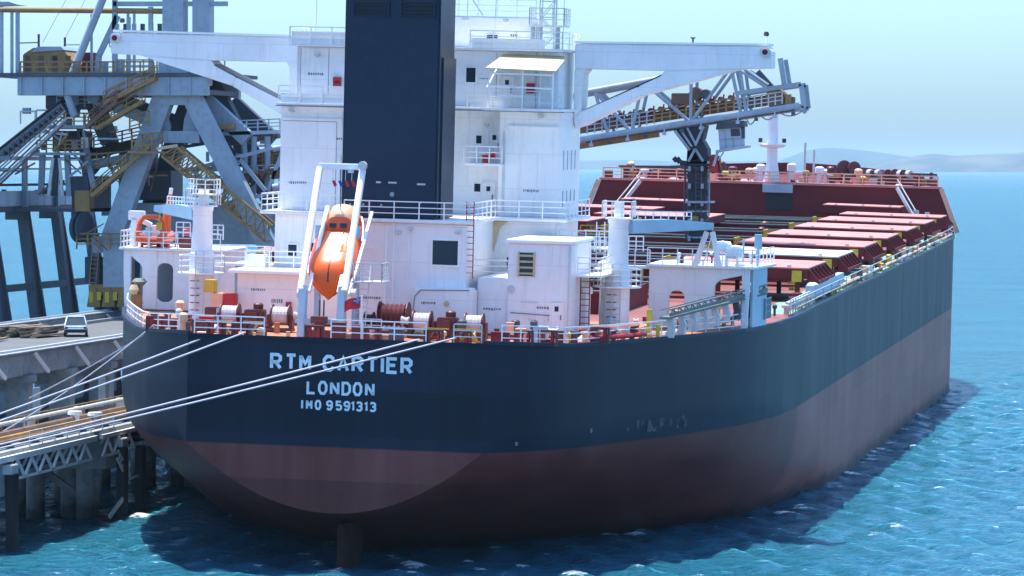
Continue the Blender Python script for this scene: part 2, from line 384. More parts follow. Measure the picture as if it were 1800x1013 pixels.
# ------------------------------------------------------------------ the sea, the far hills
SSS_W = 0.8
def water_material():
    m, n, l, p = base_mat('sea_water')
    p.inputs['IOR'].default_value = 1.33; p.inputs['Specular IOR Level'].default_value = 0.2
    tc = n.new('ShaderNodeTexCoord')
    at = n.new('ShaderNodeAttribute'); at.attribute_name = 'crest'
    mpl = n.new('ShaderNodeMapping'); mpl.inputs['Scale'].default_value = (0.45, 1.0, 1); l.new(tc.outputs['Object'], mpl.inputs['Vector'])
    big = n.new('ShaderNodeTexNoise'); big.inputs['Scale'].default_value = 0.045; big.inputs['Detail'].default_value = 9; big.inputs['Roughness'].default_value = 0.72; l.new(mpl.outputs[0], big.inputs['Vector'])
    r = n.new('ShaderNodeMapRange'); r.inputs[1].default_value = 0.35; r.inputs[2].default_value = 0.7; l.new(big.outputs['Fac'], r.inputs[0])
    c = n.new('ShaderNodeMixRGB'); c.inputs[1].default_value = (0.007, 0.056, 0.092, 1); c.inputs[2].default_value = (0.012, 0.090, 0.134, 1); l.new(r.outputs[0], c.inputs[0])
    mp = n.new('ShaderNodeMapping'); mp.inputs['Scale'].default_value = (0.55, 1.0, 1); mp.inputs['Rotation'].default_value = (0, 0, 0.5); l.new(tc.outputs['Object'], mp.inputs['Vector'])
    fo = n.new('ShaderNodeTexNoise'); fo.inputs['Scale'].default_value = 2.3; fo.inputs['Detail'].default_value = 11; fo.inputs['Roughness'].default_value = 0.7; l.new(mp.outputs[0], fo.inputs['Vector'])
    s = n.new('ShaderNodeMath'); s.operation = 'ADD'; l.new(at.outputs['Fac'], s.inputs[0]); l.new(fo.outputs['Fac'], s.inputs[1])
    fr = n.new('ShaderNodeMapRange'); fr.inputs[1].default_value = 1.07; fr.inputs[2].default_value = 1.27; fr.inputs[4].default_value = 0.9; l.new(s.outputs[0], fr.inputs[0])
    c2 = n.new('ShaderNodeMixRGB'); c2.inputs[2].default_value = (0.62, 0.72, 0.74, 1); l.new(fr.outputs[0], c2.inputs[0]); l.new(c.outputs[0], c2.inputs[1])
    l.new(c2.outputs[0], p.inputs['Base Color'])
    ro = n.new('ShaderNodeMapRange'); ro.inputs[3].default_value = 0.10; ro.inputs[4].default_value = 0.7; l.new(fr.outputs[0], ro.inputs[0]); l.new(ro.outputs[0], p.inputs['Roughness'])
    w1 = n.new('ShaderNodeTexNoise'); w1.inputs['Scale'].default_value = 1.6; w1.inputs['Detail'].default_value = 5; l.new(mp.outputs[0], w1.inputs['Vector'])
    w2 = n.new('ShaderNodeTexNoise'); w2.inputs['Scale'].default_value = 0.45; w2.inputs['Detail'].default_value = 4; l.new(mp.outputs[0], w2.inputs['Vector'])
    b1 = n.new('ShaderNodeBump'); b1.inputs['Strength'].default_value = 0.9; b1.inputs['Distance'].default_value = 0.3; l.new(w1.outputs['Fac'], b1.inputs['Height'])
    b2 = n.new('ShaderNodeBump'); b2.inputs['Strength'].default_value = 0.42; b2.inputs['Distance'].default_value = 0.8; l.new(w2.outputs['Fac'], b2.inputs['Height'])
    w3 = n.new('ShaderNodeTexNoise'); w3.inputs['Scale'].default_value = 0.11; w3.inputs['Detail'].default_value = 6; w3.inputs['Roughness'].default_value = 0.65; l.new(mp.outputs[0], w3.inputs['Vector'])
    b3 = n.new('ShaderNodeBump'); b3.inputs['Strength'].default_value = 0.35; b3.inputs['Distance'].default_value = 2.2; l.new(w3.outputs['Fac'], b3.inputs['Height']); l.new(b3.outputs[0], b1.inputs['Normal'])
    l.new(b1.outputs[0], b2.inputs['Normal']); l.new(b2.outputs[0], p.inputs['Normal'])
    # a ruffled sea mirrors only part of the low sky: body colour plus a reduced Fresnel reflection
    p.inputs['Specular IOR Level'].default_value = 0.0
    p.inputs['Subsurface Weight'].default_value = SSS_W; p.inputs['Subsurface Radius'].default_value = (0.8, 2.4, 3.0); p.inputs['Subsurface Scale'].default_value = 1.6   # light spreads through cloudy water
    gl = n.new('ShaderNodeBsdfGlossy'); l.new(b2.outputs[0], gl.inputs['Normal']); l.new(ro.outputs[0], gl.inputs['Roughness'])
    fz = n.new('ShaderNodeFresnel'); fz.inputs['IOR'].default_value = 1.33; l.new(b2.outputs[0], fz.inputs['Normal'])
    fm = n.new('ShaderNodeMath'); fm.operation = 'MULTIPLY'; fm.inputs[1].default_value = 0.72; l.new(fz.outputs[0], fm.inputs[0])
    mxs = n.new('ShaderNodeMixShader'); l.new(fm.outputs[0], mxs.inputs[0]); l.new(p.outputs[0], mxs.inputs[1]); l.new(gl.outputs[0], mxs.inputs[2])
    l.new(mxs.outputs[0], n['Material Output'].inputs['Surface'])
    return m

def build_sea():
    def axis(a, b, st, grow, far):
        mid = list(np.arange(a, b + st * 0.5, st)); hi = [mid[-1]]; lo = [mid[0]]; s = st
        while hi[-1] < far[1]: s *= grow; hi.append(hi[-1] + s)
        s = st
        while lo[-1] > far[0]: s *= grow; lo.append(lo[-1] - s)
        return np.array(lo[:0:-1] + mid + hi[1:])
    xs = axis(-45, 95, 0.42, 1.035, (-25000, 25000))
    ys = axis(-14, 170, 0.6, 1.015, (-700, 25000))
    X, Y = np.meshgrid(xs, ys); dx = np.maximum(np.gradient(xs)[None, :], np.gradient(ys)[:, None] * 0.8)
    Z = np.zeros_like(X)
    for k in range(60):
        lam = 0.9 * (5.0 / 0.9) ** rng.random(); ang = math.radians(205) + rng.normal(0, 0.65); ph = rng.random() * 6.283
        amp = 0.0088 * lam ** 0.9 * (0.5 + rng.random())
        kk = 2 * math.pi / lam
        w = np.clip((lam / dx - 2.2) / 2.0, 0, 1)
        th = kk * (X * math.cos(ang) + Y * math.sin(ang)) + ph
        s = np.sin(th)
        Z += w * amp * (s + 0.25 * np.cos(2 * th))
    sg = np.std(Z[:200, 200:500]) + 1e-6
    crest = np.clip(Z / sg * 0.16, -0.4, 0.55)
    # wash along the waterline of the stern and the starboard side
    def wash(cx, cy, rx, ry, a):
        return a * np.exp(-(((X - cx) / rx) ** 2 + ((Y - cy) / ry) ** 2))
    crest = crest + wash(12.8, 26.0, 3.6, 1.3, 0.62) + wash(20.4, 46, 1.1, 7, 0.5) + wash(22.0, 90, 0.8, 30, 0.36) + wash(-19, 33, 3, 3, 0.3) + wash(8, 5, 12, 3, 0.14) + wash(-22, 27, 4, 9, 0.12) + wash(6, 1, 9, 3, 0.15)
    ny, nx = X.shape
    co = np.stack([X, Y, Z], -1).reshape(-1, 3)
    i = np.arange(ny * nx).reshape(ny, nx)
    q = np.stack([i[:-1, :-1], i[:-1, 1:], i[1:, 1:], i[1:, :-1]], -1).reshape(-1, 4)
    me = bpy.data.meshes.new('sea')
    me.vertices.add(len(co)); me.vertices.foreach_set('co', co.ravel())
    me.loops.add(q.size); me.loops.foreach_set('vertex_index', q.ravel().astype(np.int32))
    me.polygons.add(len(q)); me.polygons.foreach_set('loop_start', np.arange(0, q.size, 4, dtype=np.int32))
    me.polygons.foreach_set('use_smooth', np.ones(len(q), dtype=bool))
    me.update(calc_edges=True)
    a = me.attributes.new('crest', 'FLOAT', 'POINT'); a.data.foreach_set('value', crest.ravel().astype(np.float32))
    me.materials.append(water_material())
    ob = bpy.data.objects.new('sea', me); COL.objects.link(ob); ob['kind'] = 'structure'
    ob['label'] = 'choppy turquoise sea reaching out to the horizon'
    return ob
build_sea()

def hill_material(name, c1, c2):
    m, n, l, p = base_mat(name)
    tc = n.new('ShaderNodeTexCoord')
    mp = n.new('ShaderNodeMapping'); mp.inputs['Scale'].default_value = (0.004, 0.004, 0.012); l.new(tc.outputs['Object'], mp.inputs['Vector'])
    no = n.new('ShaderNodeTexNoise'); no.inputs['Scale'].default_value = 1.2; no.inputs['Detail'].default_value = 8; l.new(mp.outputs[0], no.inputs['Vector'])
    r = n.new('ShaderNodeMapRange'); r.inputs[1].default_value = 0.42; r.inputs[2].default_value = 0.6; l.new(no.outputs['Fac'], r.inputs[0])
    c = n.new('ShaderNodeMixRGB'); c.inputs[1].default_value = (*c1, 1); c.inputs[2].default_value = (*c2, 1); l.new(r.outputs[0], c.inputs[0])
    l.new(c.outputs[0], p.inputs['Base Color']); p.inputs['Roughness'].default_value = 1
    return m
def ridge(name, label, prof, depth, mat, seed, far=1.0):
    """hill land: crest heights along a line of shore points, falling to the sea front and back"""
    r = np.random.default_rng(seed)
    P = np.array(prof, float); P[:, 0] = 50 + (P[:, 0] - 50) * far; P[:, 1] = (P[:, 1] + 214) * far - 214; P[:, 2] = 23 + (P[:, 2] - 23) * far; depth = depth * far
    t = np.linspace(0, len(P) - 1, 160)
    cx = np.interp(t, range(len(P)), P[:, 0]); cy = np.interp(t, range(len(P)), P[:, 1]); h = np.interp(t, range(len(P)), P[:, 2])
    k = np.ones(9) / 9; h = np.convolve(np.pad(h, 4, mode='edge'), k, 'valid'); h = h 
    b = MB(); rows = 18; vs = []
    for j in range(rows):
        u = j / (rows - 1)
        shp = math.sin(math.pi * u) ** 0.8 if 0 < u < 1 else 0
        for i in range(len(t)):
            wob = 1 + (0.035 * math.sin(i * 0.55 + j * 0.9) * math.sin(math.pi * u) if u < 0.38 else 0)
            vs.append((cx[i] + (u - 0.5) * depth * 0.18, cy[i] + (u - 0.5) * depth * 2 , max(-1.0, h[i] * shp * wob) if 0 < u < 1 else -0.9))
    n = len(t)
    b.add(vs, [(j * n + i, j * n + i + 1, (j + 1) * n + i + 1, (j + 1) * n + i) for j in range(rows - 1) for i in range(n - 1)])
    o = b.build(name, mat, None, smooth=True); o['kind'] = 'structure'; o['label'] = label
    return o
M['hill_green'] = hill_material('far_hill_scrub', (0.02, 0.035, 0.03), (0.04, 0.05, 0.035))
M['hill_tan'] = hill_material('far_hill_grass', (0.03, 0.042, 0.036), (0.10, 0.09, 0.065))

ridge('hill', 'blue hazy rounded headland far behind the bow', [(-2000, 16500, 3), (-1935, 16500, 16), (-1850, 16500, 62), (-1750, 16500, 100), (-1660, 16500, 106), (-1560, 16500, 98), (-1450, 16500, 84), (-1330, 16500, 66), (-1200, 16500, 58), (-1000, 16500, 50), (-700, 16500, 46), (-300, 16500, 40)], 350, M['hill_green'], 3, 1.36)
ridge('hill', 'pale tan low hills on the far right shore', [(-1190, 12500, 2), (-1120, 12500, 22), (-1050, 12500, 44), (-980, 12500, 60), (-920, 12500, 68), (-850, 12500, 60), (-780, 12500, 64), (-700, 12500, 68), (-600, 12500, 76), (-480, 12500, 84), (-300, 12500, 80), (0, 12500, 90), (400, 12500, 70)], 300, M['hill_tan'], 5, 1.52)
ridge('hill', 'thin blue strip of distant land left of the bow', [(-5200, 23800, 30), (-4600, 23800, 46), (-4000, 23800, 56), (-3600, 23800, 60), (-3300, 23800, 50), (-2900, 23800, 58), (-2500, 23800, 52), (-2000, 23800, 40)], 420, M['hill_green'], 8)

def haze():
    b = MB(); b.box(-26000, 26000, -1500, 26500, -9.5, 135)
    m = bpy.data.materials.new('haze'); m.use_nodes = True
    nt = m.node_tree; nt.nodes.clear()
    o = nt.nodes.new('ShaderNodeOutputMaterial'); v = nt.nodes.new('ShaderNodeVolumePrincipled')
    v.inputs['Color'].default_value = (0.64, 0.86, 1.0, 1); v.inputs['Density'].default_value = 0.000027
    v.inputs['Anisotropy'].default_value = 0.2
    nt.links.new(v.outputs[0], o.inputs['Volume'])
    M['haze'] = m
    ob = b.build('haze', 'haze'); ob['kind'] = 'stuff'; ob['label'] = 'pale blue sea haze in the air'
haze()

# ================================================================== THE SHIP
# ship frame: x to starboard, y forward from the transom, z up; trimmed by the stern and heeled a little to starboard
SHIP = Matrix(((0.999735, 0.0, 0.023025, 0), (0.000374, 0.999868, -0.016257, 0), (-0.023022, 0.016262, 0.999603, 0), (0, 0, 0, 1)))
ship = thing('bulk_carrier', 'large navy and red bulk carrier moored at the wharf, seen from astern', 'ship', (0, 0, 0), frame=SHIP)

BD = [(0, 8.6), (1.5, 10.2), (3.5, 11.9), (7, 13.6), (12.5, 15.7), (19, 18.0), (26, 20.0), (33, 21.1), (42, 21.5), (184, 21.5), (194, 21.2), (205, 19.4), (215, 16.2), (225, 10.6), (231, 5.6), (235, 0.4)]
ZD = [(0, 13.33), (5, 13.02), (25, 12.92), (60, 13.0), (150, 13.1), (205, 13.3), (235, 13.6)]
ZK = [(0, 3.35), (5, 2.2), (9, 1.0), (12, 0.0), (16, -1.3), (23, -4.2), (30, -7.0), (40, -8.2), (235, -8.2)]
ZT = [(0, 7.1), (8, 7.9), (16, 8.1), (30, 8.0), (40, 6.5), (60, 3.0), (80, -3), (235, -5)]
EX = [(0, 0.5), (4, 0.56), (8, 0.64), (16, 0.82), (23, 0.95), (30, 0.88), (40, 0.55), (60, 0.4), (80, 0.2), (235, 0.2)]
STN = [0, 0.7, 1.5, 2.5, 3.5, 5, 7, 9, 12, 15, 18, 22, 26, 30, 34, 38, 42, 50, 60, 75, 90, 105, 120, 135, 150, 165, 178, 184, 190, 196, 201, 206, 211, 216, 221, 225, 229, 232, 234, 235]
def half(y, z):
    bd, zk, zt = interp(BD, y), interp(ZK, y), interp(ZT, y)
    if z >= zt: return bd
    t = max(0.0, (z - zk) / (zt - zk)); pw = interp([(0, 1.0), (7, 1.9)], y)
    return bd * (1 - (1 - t) ** pw) ** (interp(EX, y) * interp([(0, 1.0), (7, 1.15)], y))
def section(y, n1=14, n2=7):
    zk, zt, zd = interp(ZK, y), interp(ZT, y), interp(ZD, y)
    zs = [zk + (zt - zk) * (i / n1) ** 1.8 for i in range(n1)] + [zt + (zd - zt) * i / n2 for i in range(n2 + 1)]
    return [(half(y, z), y, z) for z in zs]

def hull_shell(b):
    secs = [section(y) for y in STN]
    k = len(secs[0])
    for sg in (1, -1):
        vs = [(sg * p[0], p[1], p[2]) for s in secs for p in s]
        fs = [(i * k + j, (i + 1) * k + j, (i + 1) * k + j + 1, i * k + j + 1) for i in range(len(secs) - 1) for j in range(k - 1)]
        b.add(vs, fs)
hull = part(ship, 'hull', 'hull', hull_shell, smooth=True)
def transom_fn(b):
    s = section(0)
    for (x0, _, z0), (x1, _, z1) in zip(s[:-1], s[1:]):
        b.face([(-x0, 0, z0), (x0, 0, z0), (x1, 0, z1), (-x1, 0, z1)])
transom = part(ship, 'transom', 'hull', transom_fn, smooth=True)
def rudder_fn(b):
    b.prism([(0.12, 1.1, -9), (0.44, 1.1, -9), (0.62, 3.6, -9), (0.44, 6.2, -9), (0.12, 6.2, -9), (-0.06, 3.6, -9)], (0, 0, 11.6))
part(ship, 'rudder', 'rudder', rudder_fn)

# decks
def deck_strip(b, y0, y1, inset=0.12, dz=-0.05):
    ys = [y0] + [y for y in STN if y0 < y < y1] + [y1]
    r = [(max(0.05, interp(BD, y) - inset), y, interp(ZD, y) + dz) for y in ys]
    for a, c in zip(r[:-1], r[1:]):
        b.face([(-a[0], a[1], a[2]), (a[0], a[1], a[2]), (c[0], c[1], c[2]), (-c[0], c[1], c[2])])
part(ship, 'aft_deck', 'salmon', lambda b: deck_strip(b, 0.1, 31))
part(ship, 'main_deck', 'deck', lambda b: deck_strip(b, 31, 206))
def walk(b):
    for sg in (1, -1):
        for y0, y1 in zip(range(46, 196, 10), range(56, 206, 10)):
            z0, z1 = interp(ZD, y0) + 0.004, interp(ZD, y1) + 0.004
            b.face([(sg * 18.2, y0, z0 - 0.05), (sg * 21.2, y0, z0 - 0.05), (sg * 21.2, y1, z1 - 0.05), (sg * 18.2, y1, z1 - 0.05)])
part(ship, 'side_walkway', 'walkway', walk)
def gunwale(b, sg):
    pts = [(sg * (interp(BD, y) - 0.02), y, interp(ZD, y) + 0.05) for y in STN if y <= 206]
    for a, c in zip(pts[:-1], pts[1:]): b.beam(a, c, 0.26, 0.2)
for sg in (1, -1): part(ship, 'gunwale_bar', 'funnel', lambda b: gunwale(b, sg))
def edge(y, sg, inset=0.25):
    return (sg * (interp(BD, y) - inset), y, interp(ZD, y))
for y0, y1 in ((1, 9), (9, 19), (19, 27)):
    for sg in (1, -1):
        part(ship, 'guard_rail', 'clean_white', lambda b: b.rail([edge(y0 + (y1 - y0) * i / 4, sg) for i in range(5)]))
part(ship, 'guard_rail', 'clean_white', lambda b: b.rail([(-8.3, 0.25, 13.3), (-4.2, 0.25, 13.3)]))
part(ship, 'guard_rail', 'clean_white', lambda b: b.rail([(-0.3, 0.25, 13.3), (5.2, 0.25, 13.3)]))
part(ship, 'guard_rail', 'galv', lambda b: b.rail([(6.8, 0.25, 13.3), (8.4, 0.25, 13.3)]))
for i in range(7):
    y0 = 45 + i * 22
    for sg in (1, -1): part(ship, 'guard_rail', 'galv', lambda b: b.rail([edge(y0 + j * 5.5, sg) for j in range(5)], r=0.022, step=5.5, bars=2))

# ---------------------------------------------------------------- lettering on the transom
def arc(cx, cz, rx, rz, a0, a1, n=6):
    return [(cx + rx * math.cos(math.radians(a0 + (a1 - a0) * i / n)), cz + rz * math.sin(math.radians(a0 + (a1 - a0) * i / n))) for i in range(n + 1)]
def rbox(c=0.28):     # rounded-corner O, in a unit-wide, unit-high cell
    return [(c, 0), (1 - c, 0), (1, c), (1, 1 - c), (1 - c, 1), (c, 1), (0, 1 - c), (0, c), (c, 0)]
GLYPH = {
 'R': [[(0, 0), (0, 1), (0.72, 1), (1, 0.86), (1, 0.62), (0.72, 0.46), (0, 0.46)], [(0.5, 0.46), (1, 0)]],
 'T': [[(0, 1), (1, 1)], [(0.5, 1), (0.5, 0)]],
 'M': [[(0, 0), (0, 1)], [(0.02, 0.95), (0.5, 0.4), (0.98, 0.95)], [(1, 0), (1, 1)]],
 'C': [[(1, 0.74), (0.95, 0.88), (0.7, 1), (0.3, 1), (0, 0.76), (0, 0.24), (0.3, 0), (0.7, 0), (0.95, 0.12), (1, 0.26)]],
 'A': [[(0, 0), (0.5, 1), (1, 0)], [(0.2, 0.32), (0.8, 0.32)]],
 'I': [[(0.14, 0), (0.14, 1)]],
 'E': [[(1, 1), (0, 1), (0, 0), (1, 0)], [(0, 0.52), (0.82, 0.52)]],
 'L': [[(0, 1), (0, 0), (1, 0)]],
 'O': [rbox()], 'N': [[(0, 0), (0, 1)], [(0.02, 0.96), (0.98, 0.04)], [(1, 0), (1, 1)]],
 'D': [[(0, 0), (0, 1), (0.66, 1), (1, 0.74), (1, 0.26), (0.66, 0), (0, 0)]],
 '9': [[(0.98, 0.62), (0.7, 0.46), (0.3, 0.46), (0, 0.62), (0, 0.86), (0.28, 1), (0.72, 1), (1, 0.84), (1, 0.3), (0.72, 0), (0.28, 0), (0.03, 0.14)]],
 '5': [[(0.95, 1), (0.06, 1), (0.03, 0.56), (0.7, 0.58), (1, 0.42), (1, 0.18), (0.72, 0), (0.28, 0), (0, 0.15)]],
 '1': [[(0.0, 0.82), (0.36, 1), (0.36, 0)]],
 '3': [[(0.02, 0.86), (0.28, 1), (0.72, 1), (0.98, 0.86), (0.98, 0.66), (0.74, 0.53), (0.4, 0.53)], [(0.74, 0.53), (1, 0.38), (1, 0.16), (0.72, 0), (0.28, 0), (0, 0.14)]],
}
def stroke(b, pts, w, y):
    """flat mitred ribbon, a thin raised plate"""
    P = [Vector((p[0], 0, p[1])) for p in pts]; n = len(P); L, R = [], []
    closed = (P[0] - P[-1]).length < 1e-6
    for i in range(n):
        d0 = (P[i] - P[i - 1]).normalized() if i > 0 else ((P[i] - P[-2]).normalized() if closed else None)
        d1 = (P[i + 1] - P[i]).normalized() if i < n - 1 else ((P[1] - P[0]).normalized() if closed else None)
        if d0 is None: d0 = d1
        if d1 is None: d1 = d0
        t = (d0 + d1).normalized(); nn = Vector((-t.z, 0, t.x))
        k = min(1.5, 1 / max(0.2, nn.dot(Vector((-d0.z, 0, d0.x)))))
        L.append(P[i] + nn * w / 2 * k); R.append(P[i] - nn * w / 2 * k)
    for i in range(n - 1):
        b.prism([L[i], L[i + 1], R[i + 1], R[i]], (0, y, 0))
def word(text, starts, wide, zb, h, sw):
    """letters at measured positions along the transom (units of 1/175 m from its first letter)"""
    for ch, u in zip(text, starts):
        if ch == ' ': continue
        b = MB(); x0 = -3.76 + (u - 150) / 175.7 + sw / 2; ww = wide / 175.7 - sw
        for k, pl in enumerate(GLYPH[ch]):
            stroke(b, [(x0 + p[0] * ww, zb + sw / 2 + p[1] * (h - sw)) for p in pl], sw, 0.02 + 0.004 * k)
        b.v = [(v[0], v[1] - 0.024, v[2]) for v in b.v]
        b.build('letter', 'letter', transom)
word('RTM CARTIER', (150, 305, 450, 0, 690, 838, 985, 1135, 1270, 1338, 1482), 122, 11.42, 0.95, 0.185)
word('LONDON', (530, 648, 770, 888, 1003, 1128), 96, 10.09, 0.79, 0.145)
word('IMO', (472, 528, 618), 66, 9.22, 0.57, 0.115)
word('9591313', (735, 830, 912, 985, 1038, 1120, 1176), 68, 9.22, 0.57, 0.115)
# draught figures, plates and pale patches on the starboard quarter
def side_patch(name, mat, y0, y1, z0, z1, sg=1, t=0.03):
    b = MB(); k = 5
    for i in range(k):
        a, c = y0 + (y1 - y0) * i / k, y0 + (y1 - y0) * (i + 1) / k
        b.face([(sg * (half(a, z0) + t), a, z0), (sg * (half(c, z0) + t), c, z0), (sg * (half(c, z1) + t), c, z1), (sg * (half(a, z1) + t), a, z1)])
    return b.build(name, mat, hull)
M['patch'] = paint('overpainted_patch', (0.024, 0.05, 0.075), 0.5, 0.6, 1.6, grime=0.3)
_n, _l = M['patch'].node_tree.nodes, M['patch'].node_tree.links          # worn, ragged-edged paint
_t = _n.new('ShaderNodeTexCoord'); _x = _n.new('ShaderNodeTexNoise'); _x.inputs['Scale'].default_value = 1.1; _x.inputs['Detail'].default_value = 8
_r = _n.new('ShaderNodeMapRange'); _r.inputs[1].default_value = 0.46; _r.inputs[2].default_value = 0.62; _l.new(_t.outputs['Object'], _x.inputs['Vector']); _l.new(_x.outputs['Fac'], _r.inputs[0])
_l.new(_r.outputs[0], _n['Principled BSDF'].inputs['Alpha'])
M['faint_mark'] = paint('faint_draught_paint', (0.16, 0.2, 0.22), 0.6, 0.2, 2.0)
side_patch('paint_patch', 'patch', 13.4, 18.2, 7.5, 8.25)
side_patch('draught_mark', 'faint_mark', 7.0, 7.2, 7.9, 8.15)
side_patch('draught_mark', 'faint_mark', 1.5, 1.65, 7.5, 7.7)
for i in range(5): side_patch('draught_mark', 'patch', 10.4 + i * 0.55, 10.7 + i * 0.55, 7.75, 8.3)

# ---------------------------------------------------------------- deckhouses
ZB, ZU, ZBR = 19.75, 26.3, 30.0
def block(name, mat, x0, x1, y0, y1, z0, z1, bevel=0.06):
    return part(ship, name, mat, lambda b: b.box(x0, x1, y0, y1, z0, z1), bevel=bevel)
def window(parent, x0, x1, z0, z1, y, fr=0.09):
    b = MB(); b.mi = 0
    b.box(x0 - fr, x1 + fr, y - 0.07, y, z1, z1 + fr); b.box(x0 - fr, x1 + fr, y - 0.07, y, z0 - fr, z0)
    b.box(x0 - fr, x0, y - 0.07, y, z0, z1); b.box(x1, x1 + fr, y - 0.07, y, z0, z1)
    b.mi = 1; b.box(x0, x1, y - 0.03, y - 0.005, z0, z1)
    return b.build('window', ['clean_white', 'dark_glass'], parent)
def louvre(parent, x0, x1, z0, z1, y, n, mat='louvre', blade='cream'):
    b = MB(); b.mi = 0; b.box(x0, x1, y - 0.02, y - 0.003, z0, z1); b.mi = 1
    h = (z1 - z0) / n
    for i in range(n):
        zc = z0 + (i + 0.5) * h
        b.prism([(x0 + 0.03, y - 0.16, zc - h * 0.20), (x0 + 0.03, y - 0.02, zc - h * 0.02), (x0 + 0.03, y - 0.02, zc + h * 0.16), (x0 + 0.03, y - 0.16, zc - h * 0.02)], (x1 - x0 - 0.06, 0, 0))
    for xx in (x0, x1): b.box(xx - 0.05, xx + 0.05, y - 0.17, y, z0 - 0.05, z1 + 0.05)
    return b.build('louvre', [mat, blade], parent)
def door(parent, x, z, y, w=0.75, h=1.8):
    b = MB(); b.mi = 0; b.box(x - w / 2, x + w / 2, y - 0.05, y, z + 0.25, z + 0.25 + h)
    b.mi = 1
    b.box(x - w / 2 - 0.05, x - w / 2, y - 0.09, y, z + 0.2, z + 0.3 + h); b.box(x + w / 2, x + w / 2 + 0.05, y - 0.09, y, z + 0.2, z + 0.3 + h)
    b.box(x - w / 2 - 0.05, x + w / 2 + 0.05, y - 0.09, y, z + 0.3 + h, z + 0.36 + h)
    b.mi = 2; b.box(x - 0.12, x + 0.12, y - 0.07, y - 0.05, z + 1.5, z + 1.8); b.box(x + 0.24, x + 0.28, y - 0.12, y - 0.05, z + 1.0, z + 1.3)
    return b.build('door', ['white', 'clean_white', 'dark_glass'], parent)
def fire_box(parent, x, z, y, s=0.5):
    b = MB(); b.mi = 0; b.box(x - s / 2, x + s / 2, y - 0.22, y, z, z + s * 1.25); b.mi = 1; b.box(x - s * 0.3, x + s * 0.3, y - 0.235, y - 0.22, z + s * 0.45, z + s * 0.8)
    return b.build('fire_box', ['signal_red', 'oxide'], parent)
def pipe(parent, pts, r=0.05, mat='clean_white', name='pipe'):
    return part(parent, name, mat, lambda b: b.path(pts, r, 8))
def stencil(parent, x0, x1, z, y, h=0.16):
    """unreadable small stencilled lettering: a row of little strokes"""
    b = MB(); x = x0; r = random.Random(int(x0 * 100 + z * 10))
    while x < x1:
        w = 0.05 + 0.07 * r.random(); b.box(x, x + w, y - 0.012, y - 0.004, z + (0.05 * r.random()), z + h); x += w + 0.05
    return b.build('stencil', 'mark', parent)
def lamp(parent, x, z, y):
    b = MB(); b.box(x - 0.16, x + 0.16, y - 0.3, y, z, z + 0.14); b.beam((x, y, z - 0.05), (x, y - 0.25, z), 0.05, 0.05)
    return b.build('deck_lamp', 'galv', parent)

# engine casing (poop centre) and the deck on its top
casing = block('engine_casing', 'white', -2.2, 5.0, 12.3, 21.9, 13.0, 19.55)
window(casing, 2.98, 4.52, 17.1, 18.55, 12.3)
stencil(casing, 2.2, 3.4, 14.9, 12.3); stencil(casing, -1.2, -0.2, 14.9, 12.3)
pipe(casing, [(0.15, 12.2, 13.1), (0.15, 12.2, 19.3)], 0.05); pipe(casing, [(0.6, 12.2, 13.1), (0.6, 12.2, 19.5)], 0.04)
lamp(casing, 1.6, 19.1, 12.3)
pipe(casing, [(-1.9, 12.15, 13.1), (-1.9, 12.15, 18.0), (-0.6, 12.15, 18.0)], 0.05)
part(ship, 'boat_deck', 'white', lambda b: b.prism([(-2.5, 11.9, ZB - 0.2), (5.3, 11.9, ZB - 0.2), (5.3, 20.2, ZB - 0.2), (9.7, 20.2, ZB - 0.2), (9.7, 29.2, ZB - 0.2), (-9.7, 29.2, ZB - 0.2), (-9.7, 20.2, ZB - 0.2), (-2.5, 20.2, ZB - 0.2)], (0, 0, 0.2)), bevel=0.05)
for pts in ([(-2.4, 20.2), (-2.4, 12.0), (5.2, 12.0), (5.2, 20.3)], [(5.2, 20.3), (9.6, 20.3), (9.6, 29)], [(-2.4, 20.3), (-9.6, 20.3), (-9.6, 29)]):
    part(ship, 'guard_rail', 'clean_white', lambda b: b.rail([(x, y, ZB) for x, y in pts], step=1.5))
# starboard store house and low lockers around it
store = block('store_house', 'white', 7.4, 11.2, 13.2, 20.5, 13.0, 18.5)
part(store, 'roof', 'clean_white', lambda b: b.box(7.25, 11.35, 13.0, 20.6, 18.5, 18.72), bevel=0.05)
louvre(store, 8.05, 8.98, 16.55, 17.95, 13.2, 4)
stencil(store, 9.2, 10.3, 14.6, 13.2); pipe(store, [(7.6, 13.1, 14.35), (10.0, 13.1, 14.25)], 0.03, 'mark')
def porthole(b):
    b.mi = 0; b.lathe((7.62, 13.2, 15.75), (0, -1, 0), [(0, 0.24), (0.08, 0.24), (0.08, 0.15)], 16); b.mi = 1; b.lathe((7.62, 13.2, 15.75), (0, -1, 0), [(0.0, 0.17), (0.05, 0.17)], 16)
bb = MB(); porthole(bb); bb.build('porthole', ['galv', 'dark_glass'], store)
for x in (8.8, 9.9):
    part(store, 'vent_cap', 'galv', lambda b: b.lathe((x, 13.2, 14.0), (0, -1, 0), [(0, 0.07), (0.1, 0.07)], 8))
low = block('valve_locker', 'white', 1.9, 5.55, 11.6, 13.4, 13.0, 15.75, bevel=0.12)
stencil(low, 2.5, 3.3, 14.75, 11.6)
part(low, 'vent_cap', 'cream', lambda b: b.lathe((4.05, 11.6, 14.85), (0, -1, 0), [(0, 0.16), (0.12, 0.16), (0.14, 0.1)], 12))
part(low, 'rim', 'mark', lambda b: b.path([(1.9, 11.57, 13.3), (2.1, 11.57, 15.2), (2.45, 11.57, 15.6), (5.4, 11.57, 15.66)], 0.03))
mid = block('side_house', 'white', 5.5, 7.5, 13.5, 20.5, 13.0, 16.35)
stencil(mid, 5.9, 6.9, 14.4, 13.5)
part(ship, 'guard_rail', 'clean_white', lambda b: b.rail([(5.2, 13.6, 16.36), (7.35, 13.6, 16.36)]))
